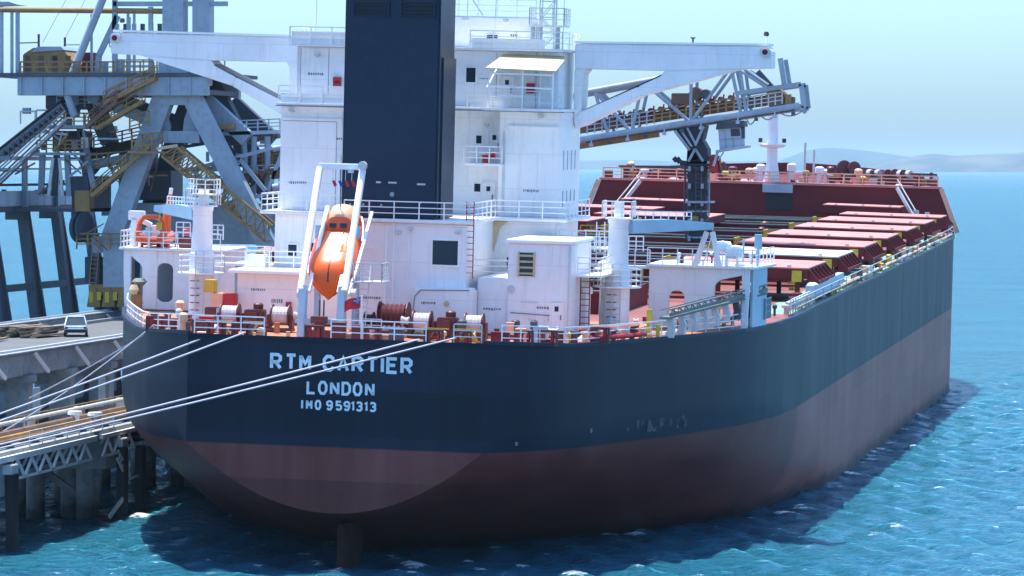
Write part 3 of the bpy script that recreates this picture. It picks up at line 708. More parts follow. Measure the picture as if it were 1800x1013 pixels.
bridge_leg = part(ship, 'funnel_ladder', 'signal_red', lambda b: b.ladder((5.15, 12.6, 16.3), (5.15, 12.6, 20.9), 0.45))
# lower tier of the accommodation, recessed behind casing and store
tier = block('lower_accommodation', 'white', -8.9, 8.9, 21.0, 29, 13.0, 19.55)
window(tier, -8.0, -7.45, 16.95, 17.65, 21.0); window(tier, -6.85, -6.3, 17.0, 17.8, 21.0)
window(tier, 5.85, 6.75, 16.6, 17.3, 21.0)
part(tier, 'corner_bracket', 'cream', lambda b: b.prism([(5.0, 20.95, 19.5), (5.9, 20.95, 19.5), (5.35, 20.95, 19.1), (5.15, 20.95, 18.2), (5.0, 20.95, 17.6)], (0, -0.2, 0)))
# port winch house
whouse = block('winch_house', 'white', -10.2, -3.9, 17.0, 21.0, 13.0, 16.0)
part(whouse, 'roof', 'clean_white', lambda b: b.prism([(-10.6, 16.2, 16.0), (-3.6, 16.2, 16.0), (-3.6, 20.9, 16.0), (-10.6, 20.9, 16.0)], (0, 0, 0.22)), bevel=0.05)
part(whouse, 'parapet', 'white', lambda b: b.box(-10.3, -9.1, 19.5, 20.8, 16.22, 17.0))
stencil(whouse, -9.3, -8.4, 14.9, 17.0); stencil(whouse, -8.0, -7.3, 14.2, 17.0, 0.25); fire_box(whouse, -6.9, 13.9, 17.0, 0.32)
part(ship, 'guard_rail', 'clean_white', lambda b: b.rail([(-10.4, 19.6, 16.22), (-4.2, 19.6, 16.22)]))
part(ship, 'guard_rail', 'clean_white', lambda b: b.rail([(-14.0, 21.5, 16.4), (-9.2, 21.5, 16.4), (-9.2, 19.7, 16.4)]))
part(ship, 'catwalk', 'clean_white', lambda b: b.box(-14.4, -9.0, 21.2, 22.4, 16.2, 16.36))

# upper accommodation
acc = part(ship, 'upper_accommodation', 'white', lambda b: (b.box(-8.9, -4.6, 22, 29, ZB, ZU), b.box(5.0, 8.9, 22, 29, ZB, ZU), b.box(-4.6, 5.0, 23.6, 29, ZB + 0.004, ZU - 0.004)), bevel=0.06)
part(acc, 'coaming_strip', 'clean_white', lambda b: b.box(-8.7, -5.0, 21.9, 22.0, 25.4, 25.5))
part(acc, 'coaming_strip', 'clean_white', lambda b: b.box(5.6, 8.7, 21.86, 22.0, 25.2, 25.36))
part(acc, 'panel_seam', 'mark', lambda b: (b.box(-5.32, -5.29, 21.985, 22.0, 20, 25.3), b.box(-8.75, -5.3, 21.985, 22.0, 25.32, 25.35)))
part(acc, 'balcony', 'white', lambda b: b.box(2.9, 5.35, 21.4, 23.6, 22.85, 23.0))
part(acc, 'balcony_rail', 'clean_white', lambda b: b.rail([(2.9, 21.5, 23.0), (5.3, 21.5, 23.0)], bars=3, step=0.9))
fire_box(acc, 4.25, 23.05, 21.75, 0.4); fire_box(acc, 4.7, 23.3, 21.75, 0.3)
door(acc, 4.4, 22.95, 23.6); door(acc, 4.1, ZB, 23.6)
window(acc, 3.25, 3.6, 24.2, 24.7, 23.6, 0.05); window(acc, 3.2, 3.6, 21.2, 21.7, 23.6, 0.05)
lamp(acc, 3.9, 25.3, 23.6)
stencil(acc, -8.3, -7.2, 21.4, 22.0); stencil(acc, 6.6, 7.6, 21.3, 22.0); stencil(acc, -5.3, -4.75, 24.2, 22.0)
for k in range(4):
    part(acc, 'side_slot', 'steel_blue', lambda b: b.box(8.9, 8.93, 22.9 + k * 1.4, 23.08 + k * 1.4, 22.7, 23.9))
for k in range(4):
    part(acc, 'side_slot', 'steel_blue', lambda b: b.box(8.9, 8.93, 22.9 + k * 1.4, 23.08 + k * 1.4, 20.3, 21.4))
pipe(acc, [(-5.05, 21.9, ZB), (-5.05, 21.9, 23.2)], 0.06)
part(ship, 'bridge_deck', 'white', lambda b: b.box(-9.1, 9.1, 21.5, 29.2, ZU, ZU + 0.18), bevel=0.04)
part(ship, 'deck_edge', 'mark', lambda b: b.box(-9.12, 9.12, 21.47, 21.56, ZU - 0.06, ZU))
part(ship, 'guard_rail', 'clean_white', lambda b: b.rail([(-9.0, 21.7, ZU + 0.18), (-3.4, 21.7, ZU + 0.18)], step=1.4))
part(ship, 'guard_rail', 'clean_white', lambda b: b.rail([(3.0, 21.7, ZU + 0.18), (9.0, 21.7, ZU + 0.18)], step=1.4))
part(ship, 'spray_board', 'white', lambda b: (b.box(-8.9, -4.0, 21.78, 21.82, ZU + 0.18, ZU + 0.75), b.box(3.2, 5.6, 21.78, 21.82, ZU + 0.18, ZU + 0.75)))
bridge = part(ship, 'bridge_house', 'white', lambda b: b.box(-8.3, 8.4, 23.2, 29, ZU + 0.18, ZBR), bevel=0.06)
stencil(bridge, -7.5, -6.6, 28.2, 23.2); fire_box(bridge, -5.6, 27.5, 23.2, 0.5); fire_box(bridge, 6.7, 27.4, 23.2, 0.5)
window(bridge, 2.6, 3.2, 28.0, 28.9, 23.2, 0.06); door(bridge, 5.2, ZU + 0.1, 23.2); stencil(bridge, 3.4, 4.2, 28.2, 23.2, 0.08)
part(bridge, 'panel_seam', 'mark', lambda b: [b.box(x, x + 0.025, 23.185, 23.2, ZU + 0.2, ZBR - 0.1) for x in (-8.0, -6.2, 4.5, 7.0)])
pipe(bridge, [(-8.2, 23.1, ZU + 0.2), (-8.2, 23.1, ZBR)], 0.06); pipe(bridge, [(7.3, 23.1, ZU + 0.2), (7.3, 23.1, ZBR)], 0.05)
part(ship, 'compass_deck', 'white', lambda b: b.box(-8.7, 8.8, 22.6, 29.2, ZBR, ZBR + 0.16), bevel=0.04)
part(ship, 'guard_rail', 'clean_white', lambda b: b.rail([(-8.6, 29, ZBR + 0.16), (-8.6, 22.7, ZBR + 0.16), (-3.2, 22.7, ZBR + 0.16)], step=1.3))
part(ship, 'guard_rail', 'clean_white', lambda b: b.rail([(2.9, 22.7, ZBR + 0.16), (8.7, 22.7, ZBR + 0.16), (8.7, 29, ZBR + 0.16)], step=1.3))
part(ship, 'spray_board', 'white', lambda b: (b.box(-8.5, -3.6, 22.80, 22.84, ZBR + 0.16, ZBR + 0.95), b.box(2.9, 7.6, 22.80, 22.84, ZBR + 0.16, ZBR + 0.75)))
isl = part(ship, 'monkey_island', 'white', lambda b: b.box(-3.5, 6.6, 25.5, 28.8, ZBR + 0.16, 32.15), bevel=0.08)
lamp(isl, 2.0, 31.9, 25.5); lamp(isl, 4.6, 31.85, 25.5); window(isl, 3.4, 4.1, 30.6, 31.0, 25.5, 0.05); stencil(isl, 4.9, 5.4, 30.9, 25.5)
part(isl, 'guard_rail', 'clean_white', lambda b: b.rail([(-3.4, 25.6, 32.15), (6.5, 25.6, 32.15)], step=1.2))
# canvas awning over the bridge ladder
aw = part(ship, 'awning', 'cream', lambda b: b.prism([(4.3, 20.6, 28.85), (8.7, 20.6, 28.75), (9.0, 23.1, 29.7), (5.0, 23.1, 29.75)], (0, 0, 0.06)))
part(aw, 'frame', 'clean_white', lambda b: [b.path(p, 0.06) for p in ([(4.5, 20.8, 28.8), (4.5, 20.8, ZU)], [(6.6, 20.8, 28.8), (6.6, 20.8, ZU)], [(8.5, 20.8, 28.7), (8.5, 20.8, ZU)], [(4.5, 20.8, 27.8), (8.5, 20.8, 27.7)], [(4.5, 20.8, 28.6), (8.5, 20.8, 28.55)], [(4.5, 20.8, 27.2), (6.6, 20.8, 27.2)], [(4.4, 20.8, 27.7), (4.8, 22.9, 29.3)])])
part(ship, 'ladder_platform', 'white', lambda b: b.box(4.2, 9.1, 20.4, 21.5, ZU + 0.002, ZU + 0.16))

# bridge wings
def wing_fn(b, sg):
    # outline in (x, z), seen from astern; the triangular opening is left out
    y0, d = 26.2, (0, 2.3, 0)
    def q(pts): b.prism([(sg * x, y0, z) for x, z in pts], d)
    q([(8.9, 30.55), (21.0, 30.65), (21.25, 30.4), (21.25, 29.3), (19.2, 29.2), (14.6, 29.0), (8.9, 29.0)])
    q([(14.6, 29.0), (19.2, 29.2), (17.6, 28.7), (13.2, 27.42), (12.95, 27.98), (14.35, 28.66)])
    q([(12.95, 27.98), (13.2, 27.42), (9.6, 25.5), (9.05, 25.3), (8.9, 25.9), (9.4, 26.35)])
    q([(8.9, 29.0), (9.7, 29.0), (9.45, 28.7), (9.4, 26.7), (9.4, 26.35), (8.9, 25.9)])
for sg in (1, -1):
    wing = part(ship, 'bridge_wing', 'white', lambda b: wing_fn(b, sg), bevel=0.05)
    part(wing, 'brace_top', 'stained', lambda b: b.face([(sg * 14.45, 26.21, 28.79), (sg * 9.5, 26.21, 26.42), (sg * 9.5, 28.45, 26.42), (sg * 14.45, 28.45, 28.79)][::sg]))
    part(wing, 'top_plate', 'clean_white', lambda b: b.beam((sg * 8.9, 27.35, 30.66), (sg * 21.1, 27.35, 30.76), 2.5, 0.14))
    def nav(b):
        b.mi = 0; b.lathe((sg * 20.9, 26.1, 30.3), (0, -1, 0), [(0, 0.34), (0.25, 0.34), (0.28, 0.2)], 14); b.mi = 1
        b.lathe((sg * 20.9, 25.84, 30.3), (0, -1, 0), [(0, 0.2), (0.06, 0.16)], 12)
    bb = MB(); nav(bb); bb.build('wing_lamp', ['galv', 'oxide'], wing)
    part(wing, 'lamp_post', 'clean_white', lambda b: b.path([(sg * 20.8, 27.2, 30.8), (sg * 20.8, 27.2, 31.3)], 0.05))
    part(wing, 'lantern', 'black', lambda b: b.lathe((sg * 20.8, 27.2, 31.3), (0, 0, 1), [(0, 0.13), (0.12, 0.18), (0.28, 0.12)], 10))
    if sg > 0: part(wing, 'horn', 'black', lambda b: b.lathe((16.2, 27.2, 30.8), (0, 0, 1), [(0, 0.05), (0.2, 0.06), (0.34, 0.2)], 10))
# funnel
funnel = part(ship, 'funnel', 'funnel', lambda b: b.prism([(-2.72, 12.5, 19.75), (3.1, 12.5, 19.75), (3.1, 17.0, 19.75), (-2.72, 17.0, 19.75)], (0.0, 0, 18)), bevel=0.12)
louvre(funnel, -2.2, -0.05, 31.8, 32.75, 12.5, 4, 'black', 'funnel'); louvre(funnel, 0.7, 2.75, 31.8, 32.75, 12.5, 4, 'black', 'funnel')
part(funnel, 'casing_side', 'funnel', lambda b: b.box(3.102, 3.22, 13.2, 16.9, 19.8, 29.4))
for x, z in ((-0.6, 21.85), (0.15, 21.85), (1.9, 21.8)):
    part(funnel, 'name_plate', 'galv', lambda b: b.box(x, x + (0.5 if x > 0 else 0.28), 12.45, 12.5, z, z + 0.1))
part(funnel, 'vent_cap', 'steel_blue', lambda b: b.lathe((0.4, 12.5, 21.2), (0, -1, 0), [(0, 0.14), (0.1, 0.14), (0.12, 0.08)], 10))
for x in (-0.3, -1.4, 2.1, -2.2): part(funnel, 'bolt', 'galv', lambda b: b.box(x, x + 0.09, 12.46, 12.5, 20.5 + 0.2 * (x > 0), 20.6 + 0.2 * (x > 0)))
for k in range(3): part(funnel, 'exhaust_pipe', 'black', lambda b: b.tube((-1.4 + k * 1.6, 14.8, 37.7), (-1.4 + k * 1.6, 14.8, 39.5), 0.45, 14))
# masts and aerials on the compass deck
def lattice(b, x, y, z0, z1, w):
    for sx in (-1, 1):
        for sy in (-1, 1): b.beam((x + sx * w, y + sy * w, z0), (x + sx * w, y + sy * w, z1), 0.07, 0.07)
    z = z0; k = 1
    while z < z1:
        for s in (-1, 1):
            b.beam((x - w * k, y + s * w, z), (x + w * k, y + s * w, min(z + 1, z1)), 0.05, 0.05); b.beam((x - w, y + s * w, z), (x + w, y + s * w, z), 0.05, 0.05)
        z += 1; k = -k
mast = part(ship, 'radar_mast', 'galv', lambda b: lattice(b, 7.3, 25.4, ZBR + 0.16, 36, 0.45))
part(mast, 'platform', 'galv', lambda b: (b.box(6.3, 8.5, 24.4, 26.4, 31.55, 31.66), b.rail([(6.3, 26.4, 31.66), (6.3, 24.4, 31.66), (8.5, 24.4, 31.66), (8.5, 26.4, 31.66)], step=0.7, r=0.03)))
part(mast, 'support', 'steel_blue', lambda b: [b.tube((x, 25.0, ZBR + 0.16), (x, 25.0, 31.55), 0.14, 8) for x in (6.4, 6.9, 8.0)])
part(ship, 'signal_mast', 'galv', lambda b: lattice(b, -3.6, 22.8, ZBR + 0.16, 35, 0.3))
for x, z in ((-7.4, 33.6), (1.1, 33.4), (2.3, 33.6), (4.1, 33.2), (8.4, 34), (7.9, 33.5)):
    part(ship, 'whip_aerial', 'galv', lambda b: b.tube((x, 24.6, ZBR + 0.1 if abs(x) > 5 else 32.1), (x + 0.05, 24.6, z + 1.5), 0.035, 6, 0.015))
part(ship, 'searchlight', 'steel_dark', lambda b: (b.tube((0.9, 25.6, 32.15), (0.9, 25.6, 33.0), 0.05), b.lathe((1.05, 25.4, 33.1), (0.5, -0.6, 0.3), [(-0.3, 0.16), (0.2, 0.22)], 10)))
part(ship, 'aerial_frame', 'galv', lambda b: (b.path([(0.4, 25.5, 32.2), (1.3, 25.5, 32.9), (0.7, 25.5, 33.2)], 0.05), b.path([(2.4, 25.6, 33.2), (3.1, 25.6, 32.2)], 0.05)))

# pipes, lamps and cable trays on the house walls
for pts in ([(4.7, 12.2, 13.1), (4.7, 12.2, 17.0), (3.9, 12.2, 17.0)], [(-0.9, 12.2, 14.2), (1.4, 12.2, 14.2)], [(1.5, 12.22, 16.3), (1.5, 12.22, 19.3)]): pipe(casing, pts, 0.035)
for x, z in ((0.9, 18.9), (4.5, 19.0)): lamp(casing, x, z, 12.3)
for x in (-8.2, 7.6): lamp(acc, x, 25.9, 22.0)
for x in (-6.9, 6.0): lamp(bridge, x, 29.4, 23.2)
part(acc, 'cable_tray', 'galv', lambda b: (b.box(5.25, 5.4, 21.93, 21.997, 20.0, 25.0)))
part(acc, 'cable_tray', 'galv', lambda b: (b.box(-4.95, -4.85, 21.93, 21.997, 20.0, 26.0)))

part(store, 'gutter', 'galv', lambda b: b.tube((11.1, 13.1, 13.1), (11.1, 13.1, 18.4), 0.05, 8))
part(store, 'hand_grip', 'galv', lambda b: b.path([(8.2, 13.12, 15.0), (9.3, 13.12, 15.0)], 0.025, 6))
door(store, 10.4, 13.0, 13.2); door(tier, -5.3, 16.2, 21.0)

# ---------------------------------------------------------------- provision cranes, port and starboard
def provision_crane(sg):
    x, y = sg * 13.05, 19.2
    c = MB(); c.mi = 0
    c.lathe((x, y, 13.0), (0, 0, 1), [(0, 0.92), (0.25, 0.92), (0.3, 0.78), (4.0, 0.78), (4.1, 0.66), (6.6, 0.6), (6.7, 0.66), (6.9, 0.66)], 20)
    post = c.build('provision_crane', ['white'], ship, smooth=True)
    def plat(b):
        b.lathe((x, y, 15.75), (0, 0, 1), [(0, 1.5), (0.08, 1.5)], 12)
        b.rail([(x + 1.45 * math.cos(a), y + 1.45 * math.sin(a), 15.83) for a in [i * math.pi / 4 for i in range(9)]], step=0.8)
    part(post, 'platform', 'clean_white', plat)
    part(post, 'ladder', 'galv', lambda b: b.ladder((x + 0.1, y - 0.9, 13.4), (x + 0.1, y - 0.9, 17.2), 0.5))
    part(post, 'rung', 'oxide', lambda b: [b.box(x - 0.5, x + 0.1, y - 0.86, y - 0.8, 13.5 + i * 0.45, 13.55 + i * 0.45) for i in range(6)])
    def head(b):
        b.box(x - 0.75, x + 0.75, y - 0.75, y + 0.75, 18.9 + 1.0, 20.0); b.rail([(x - 0.9, y + 0.8, 20.0), (x - 0.9, y - 0.8, 20.0), (x + 0.9, y - 0.8, 20.0), (x + 0.9, y + 0.8, 20.0)], h=1.0, step=0.6)
        b.prism([(x - 0.25, y - 0.3, 20.0), (x + 0.25, y - 0.3, 20.0), (x + 0.25, y + 0.5, 20.0), (x - 0.25, y + 0.5, 20.0)], (0, 0, 0.95))
    part(post, 'slewing_head', 'clean_white', head, bevel=0.03)
    # jib lowered on to its rest
    tip = Vector((sg * 18.0, 24.6 if sg > 0 else 26.5, 19.25)); root = Vector((x + sg * 0.6, y + 0.6, 19.3))
    def jib(b):
        d = (tip - root).normalized(); s = d.cross(Vector((0, 0, 1))).normalized() * 0.28; up = Vector((0, 0, 1))
        a, e = root, tip
        pr = [a - up * 0.28, e - up * 0.0, e + up * 0.42, a.lerp(e, 0.45) + up * 0.62, a + up * 0.55]
        b.prism([p - s for p in pr], s * 2)
    part(post, 'jib', 'pale_blue', jib, bevel=0.03)
    part(post, 'jib_railing', 'clean_white', lambda b: b.rail([root + Vector((0, 0, 0.6)), root.lerp(tip, 0.75) + Vector((0, 0, 0.55))], h=0.5, step=0.6, bars=2, r=0.03))
    part(post, 'hook_block', 'yellow', lambda b: (b.tube(tip + Vector((0.1, 0, 0)), tip + Vector((0.1, 0, -0.7)), 0.04), b.box(tip.x - 0.05, tip.x + 0.25, tip.y - 0.15, tip.y + 0.15, tip.z - 1.2, tip.z - 0.7)))
    part(post, 'side_cage', 'clean_white', lambda b: (b.rail([(x + sg * 0.7, y - 0.3, 18.0), (x + sg * 1.6, y - 0.3, 18.0)], h=0.9, step=0.45), b.rail([(x - sg * 0.7, y - 0.3, 17.9), (x - sg * 1.4, y - 0.3, 17.9)], h=0.9, step=0.45)))
    return tip
for sg in (1, -1): JIB = provision_crane(sg)
part(ship, 'crane_mast', 'clean_white', lambda b: (b.box(-13.9, -12.2, 18.6, 20.0, 20.6, 20.7), b.rail([(-13.9, 20, 20.7), (-13.9, 18.6, 20.7), (-12.2, 18.6, 20.7), (-12.2, 20, 20.7)], h=0.9, step=0.6)))
part(ship, 'jib_rest', 'white', lambda b: (b.beam((17.0, 24.5, 16.9), (17.75, 24.5, 19.1), 0.22, 0.3), b.beam((18.6, 24.5, 16.9), (18.1, 24.5, 19.1), 0.22, 0.3), b.beam((17.5, 24.5, 18.0), (18.4, 24.5, 18.0), 0.14, 0.14), b.ladder((17.4, 24.3, 16.9), (17.95, 24.3, 18.9), 0.3)))

# ---------------------------------------------------------------- boat stations: curved-top shelters at the ship's sides
def station_wall(b, sg):
    y0, d = 26.6, (0, 0.28, 0); zt, zb = 16.75, 12.95
    def q(p): b.prism([(sg * x, y0, z) for x, z in p], d)
    a, e = (15.2, 16.15) if sg > 0 else (16.95, 18.0)        # the arched opening
    lo, hi = (13.3, 15.3) if sg > 0 else (13.45, 15.95)
    o = 18.05 if sg > 0 else 19.0                            # the larger opening at the ship's side
    q([(13.9, zb), (a, zb), (a, zt), (13.9, zt)])
    q([(a, zb), (e, zb), (e, lo + 0.3), (e - 0.12, lo + 0.1), (e - 0.33, lo), (a + 0.33, lo), (a + 0.12, lo + 0.1), (a, lo + 0.3)])
    q([(a, hi - 0.35), (a + 0.1, hi - 0.14), (a + 0.33, hi), (e - 0.33, hi), (e - 0.1, hi - 0.14), (e, hi - 0.35), (e, zt), (a, zt)])
    q([(e, zb), (o, zb), (o, 15.6), (o + 0.12, 15.85), (o + 0.4, 16.05), (19.75, 16.35), (19.75, zt), (e, zt)])
    q([(19.75, zb), (20.15, zb), (20.25, 15.5), (20.25, zt), (19.75, zt)])
for sg in (1, -1):
    stn = part(ship, 'boat_station', 'white', lambda b: station_wall(b, sg), bevel=0.04)
    part(stn, 'roof', 'white', lambda b: b.prism([(sg * 13.7, 26.3, 16.752), (sg * 20.5, 26.3, 16.752), (sg * 21.2, 33.0, 16.752), (sg * 13.7, 33.0, 16.752)], (0, 0, 0.14)), bevel=0.03)
    part(stn, 'inner_wall', 'white', lambda b: b.box(sg * 13.9, sg * 14.1, 26.9, 32.8, 12.95, 16.74))
    part(stn, 'side_plate', 'pale_blue' if sg > 0 else 'white', lambda b: b.prism([(sg * 20.2, 27.6, 12.95), (sg * 20.7, 30.8, 12.95), (sg * 20.7, 30.8, 16.74), (sg * 20.2, 27.6, 16.74)], (sg * 0.14, 0, 0)))
    if sg < 0: part(stn, 'back_wall', 'steel_pale', lambda b: b.box(sg * 14.1, sg * 20.8, 32.4, 32.6, 12.95, 16.74))
    part(stn, 'guard_rail', 'clean_white', lambda b: b.rail([(sg * 13.8, 26.4, 16.9), (sg * 20.4, 26.4, 16.9), (sg * 21.0, 32.8, 16.9)], step=1.0))
part(ship, 'bridge_walk', 'clean_white', lambda b: (b.box(9.0, 13.9, 26.6, 27.8, 16.6, 16.74), b.rail([(9.2, 26.7, 16.74), (13.9, 26.7, 16.74)], step=1.0)))
part(ship, 'bulwark_plate', 'orange_pale', lambda b: [b.beam((sg * (interp(BD, y) - 0.3), y, 13.35), (sg * (interp(BD, y + 2.4) - 0.3), y + 2.4, 13.35), 0.06, 0.5) for sg in (-1,) for y in (4.2, 7.2, 10.2)])

# life-raft canisters and aerials on the starboard station
for i, (x, y) in enumerate(((18.35, 27.4), (19.1, 27.0), (19.0, 28.6))):
    t = thing('life_raft', ['white life-raft canister nearest the crane jib on the starboard boat station', 'white life-raft canister nearest the ship side on the starboard boat station', 'white life-raft canister behind two others on the starboard boat station'][i], 'life raft', (x, y, 16.9), 'life rafts on the starboard boat station', frame=SHIP)
    part(t, 'canister', 'clean_white', lambda b: b.lathe((x - 0.5, y, 17.75 + 0.3 * (i == 0)), (1, 0.25, 0), [(0, 0.2), (0.08, 0.36), (0.5, 0.4), (0.55, 0.43), (0.6, 0.4), (1.02, 0.36), (1.1, 0.2)], 16), smooth=True)
    part(t, 'cradle', 'clean_white', lambda b: [b.box(x - 0.45 + k * 0.7, x - 0.35 + k * 0.7, y - 0.35, y + 0.35, 16.9, 17.5 + 0.3 * (i == 0)) for k in range(2)])
part(ship, 'davit_post', 'pale_blue', lambda b: (b.tube((20.5, 28.2, 16.9), (20.5, 28.2, 18.0), 0.1), b.box(20.3, 20.75, 28.0, 28.4, 18.0, 18.9), b.tube((19.6, 28.2, 16.9), (19.6, 28.2, 18.6), 0.07)), bevel=0.02)

# ---------------------------------------------------------------- mooring gear on the poop
def drum(parent, x, y, z, w, r, rope):
    b = MB(); b.mi = 0
    b.lathe((x - w / 2, y, z), (1, 0, 0), [(0, r), (0.06, r), (0.061, r * 0.3)], 20); b.lathe((x + w / 2 - 0.06, y, z), (1, 0, 0), [(0, r), (0.06, r)], 20)
    b.mi = 1
    n = max(4, int(w / 0.12)); pr = []
    for i in range(n + 1): pr += [((w - 0.14) * i / n, r * 0.74 + 0.025 * (i % 2))]
    b.lathe((x - w / 2 + 0.07, y, z), (1, 0, 0), pr, 20)
    return b.build('drum', ['machinery', rope], parent)
def winch(x, y, z=13.0, flip=1, big=False):
    w = part(ship, 'mooring_winch', 'machinery', lambda b: (b.box(x - 2.3, x + 2.3, y - 0.55, y + 0.55, z, z + 0.18), [b.box(x + k - 0.1, x + k + 0.1, y - 0.35, y + 0.35, z + 0.18, z + 1.0) for k in (-2.2, -0.85, 0.85, 2.2)]), bevel=0.03)
    drum(w, x - 1.55 * flip, y, z + 0.95, 1.1, 0.62, 'rope'); drum(w, x + 1.55 * flip, y, z + 0.95, 1.1, 0.66, 'rope')
    part(w, 'gearbox', 'machinery', lambda b: (b.box(x - 0.6, x + 0.55, y - 0.5, y + 0.5, z + 0.18, z + 1.25), b.box(x - 0.3, x + 0.3, y - 0.7, y - 0.45, z + 0.5, z + 1.1)), bevel=0.06)
    part(w, 'motor', 'machinery', lambda b: b.lathe((x + 0.1, y + 0.2, z + 1.25), (0, 0, 1), [(0, 0.3), (0.3, 0.3), (0.38, 0.2)], 12))
    part(w, 'warping_end', 'rope', lambda b: b.lathe((x + flip * 2.3, y, z + 0.95), (flip, 0, 0), [(0, 0.16), (0.05, 0.26), (0.25, 0.18), (0.45, 0.28), (0.5, 0.28)], 14))
    return w
winch(-7.0, 9.2); winch(4.9, 8.0, flip=-1)
reel = part(ship, 'hose_reel', 'machinery', lambda b: [b.lathe((0.55 + k, 9.0, 14.2), (1, 0, 0), [(0, 0.82), (0.07, 0.82)], 18) for k in (0, 1.7)])
part(reel, 'spool', 'machinery', lambda b: b.lathe((0.6, 9.0, 14.2), (1, 0, 0), [(i * 0.14, 0.6 + 0.09 * (i % 2)) for i in range(12)], 18))
part(reel, 'stand', 'machinery', lambda b: [b.beam((0.55 + k, 9.0, 14.2), (0.55 + k, 9 + s, 13.0), 0.12, 0.12) for k in (-0.1, 1.87) for s in (-0.6, 0.6)])
part(ship, 'line_spool', 'black', lambda b: b.lathe((-0.15, 8.2, 13.9), (1, 0, 0), [(0, 0.5), (0.06, 0.5), (0.07, 0.35), (0.5, 0.35), (0.51, 0.5), (0.57, 0.5)], 16))
def bollard(x, y, z=13.0):
    b = MB(); b.box(x - 0.75, x + 0.75, y - 0.3, y + 0.3, z, z + 0.08)
    for s in (-0.42, 0.42): b.lathe((x + s, y, z + 0.08), (0, 0, 1), [(0, 0.2), (0.62, 0.2), (0.63, 0.25), (0.7, 0.25)], 12)
    return b.build('bollard', 'machinery', ship)
for x, y in ((-10.6, 5.6), (-5.2, 2.4), (7.4, 2.6), (9.6, 3.4), (12.2, 6.6), (-12.9, 9.5)): bollard(x, y)
def fairlead(x, y, z=13.25, w=1.1, mat='machinery'):
    b = MB(); b.mi = 0; b.box(x - w / 2, x + w / 2, y - 0.22, y + 0.22, z - 0.2, z); b.box(x - w / 2, x + w / 2, y - 0.18, y + 0.18, z + 0.62, z + 0.74)
    for k in (-w / 2, w / 2 - 0.1): b.box(x + k, x + k + 0.1, y - 0.2, y + 0.2, z, z + 0.62)
    b.mi = 1
    for k in (-0.25, 0.25): b.lathe((x + k * w, y, z), (0, 0, 1), [(0, 0.12), (0.62, 0.12)], 10)
    return b.build('fairlead', [mat, 'signal_red'], ship)
for x, y in ((-7.1, 0.6), (-5.6, 0.45), (-1.35, 0.6), (2.0, 0.6), (5.6, 0.45), (7.2, 0.6), (10.4, 2.5), (11.6, 3.6), (13.9, 8.0), (-11.6, 3.8)): fairlead(x, y)
def zigzag(b, x0, x1, y, z):
    k = int((x1 - x0) / 0.45)
    for i in range(k):
        a, c = x0 + i * 0.45, x0 + (i + 1) * 0.45
        b.beam((a, y, z + (0.08 if i % 2 else 0.7)), (c, y, z + (0.7 if i % 2 else 0.08)), 0.1, 0.1)
    b.beam((x0, y, z + 0.72), (x1, y, z + 0.72), 0.08, 0.08); b.beam((x0, y, z + 0.05), (x1, y, z + 0.05), 0.08, 0.08)
part(ship, 'rope_guard', 'yellow', lambda b: zigzag(b, 4.75, 6.4, 0.75, 13.3)); part(ship, 'rope_guard', 'yellow', lambda b: zigzag(b, 6.7, 8.2, 0.8, 13.3))
part(ship, 'rope_guard', 'cream', lambda b: zigzag(b, -7.8, -6.2, 0.95, 13.3)); part(ship, 'rope_guard', 'cream', lambda b: zigzag(b, -5.6, -4.4, 0.9, 13.3))
for x, y, h, m in ((-0.4, 2.6, 1.0, 'machinery'), (0.9, 2.2, 0.9, 'machinery'), (2.9, 3.0, 0.7, 'steel_dark'), (-8.6, 2.4, 0.9, 'machinery'), (9.0, 2.2, 0.8, 'oxide'), (10.8, 5.6, 1.0, 'pale_blue'), (-9.4, 7.0, 0.8, 'signal_red')):
    part(ship, 'deck_locker', m, lambda b: (b.box(x - 0.4, x + 0.4, y - 0.3, y + 0.3, 13.0, 13.0 + h), b.box(x - 0.44, x + 0.44, y - 0.34, y + 0.34, 13.0 + h, 13.07 + h)), bevel=0.03)
# starboard bulwark rollers and fire line
part(ship, 'fire_main', 'signal_red', lambda b: b.path([(13.2, 7.4, 13.35), (14.5, 9.6, 13.35), (15.8, 13.0, 13.35)], 0.14, 8))
part(ship, 'fire_main', 'orange_pale', lambda b: b.path([(12.6, 7.8, 13.9), (14.0, 10.0, 13.9), (15.4, 13.4, 13.9)], 0.09, 8))
for i in range(7):
    t = i / 6
    part(ship, 'valve', 'machinery' if i % 2 else 'orange_pale', lambda b: b.lathe((13.1 + 2.5 * t, 7.4 + 5.2 * t, 13.1), (0, 0, 1), [(0, 0.16), (0.5, 0.16), (0.55, 0.26), (0.62, 0.26)], 8))
# vents and ladders at the starboard corner of the house
for x, y, z0, z1, r in ((12.0, 20.8, 13.0, 16.8, 0.28), (11.6, 17.0, 13.0, 15.4, 0.2)):
    v = part(ship, 'vent_post', 'white', lambda b: b.lathe((x, y, z0), (0, 0, 1), [(0, r), (z1 - z0, r), (z1 - z0 + 0.02, r * 1.6), (z1 - z0 + 0.35, r * 1.6), (z1 - z0 + 0.5, r * 0.8)], 14), smooth=True)
part(ship, 'tower_ladder', 'oxide', lambda b: b.ladder((11.7, 15.5, 13.0), (11.7, 15.5, 16.6), 0.55))
part(ship, 'tower_ladder', 'clean_white', lambda b: (b.ladder((12.4, 19.5, 13.0), (12.4, 19.5, 17.4), 0.6), b.ladder((11.5, 22.0, 16.6), (11.5, 22.0, 19.6), 0.5)))
part(ship, 'side_platform', 'clean_white', lambda b: (b.box(11.2, 12.8, 15.0, 20.0, 16.5, 16.62), b.rail([(11.3, 15.1, 16.62), (12.7, 15.1, 16.62), (12.7, 19.9, 16.62)], step=0.9)))
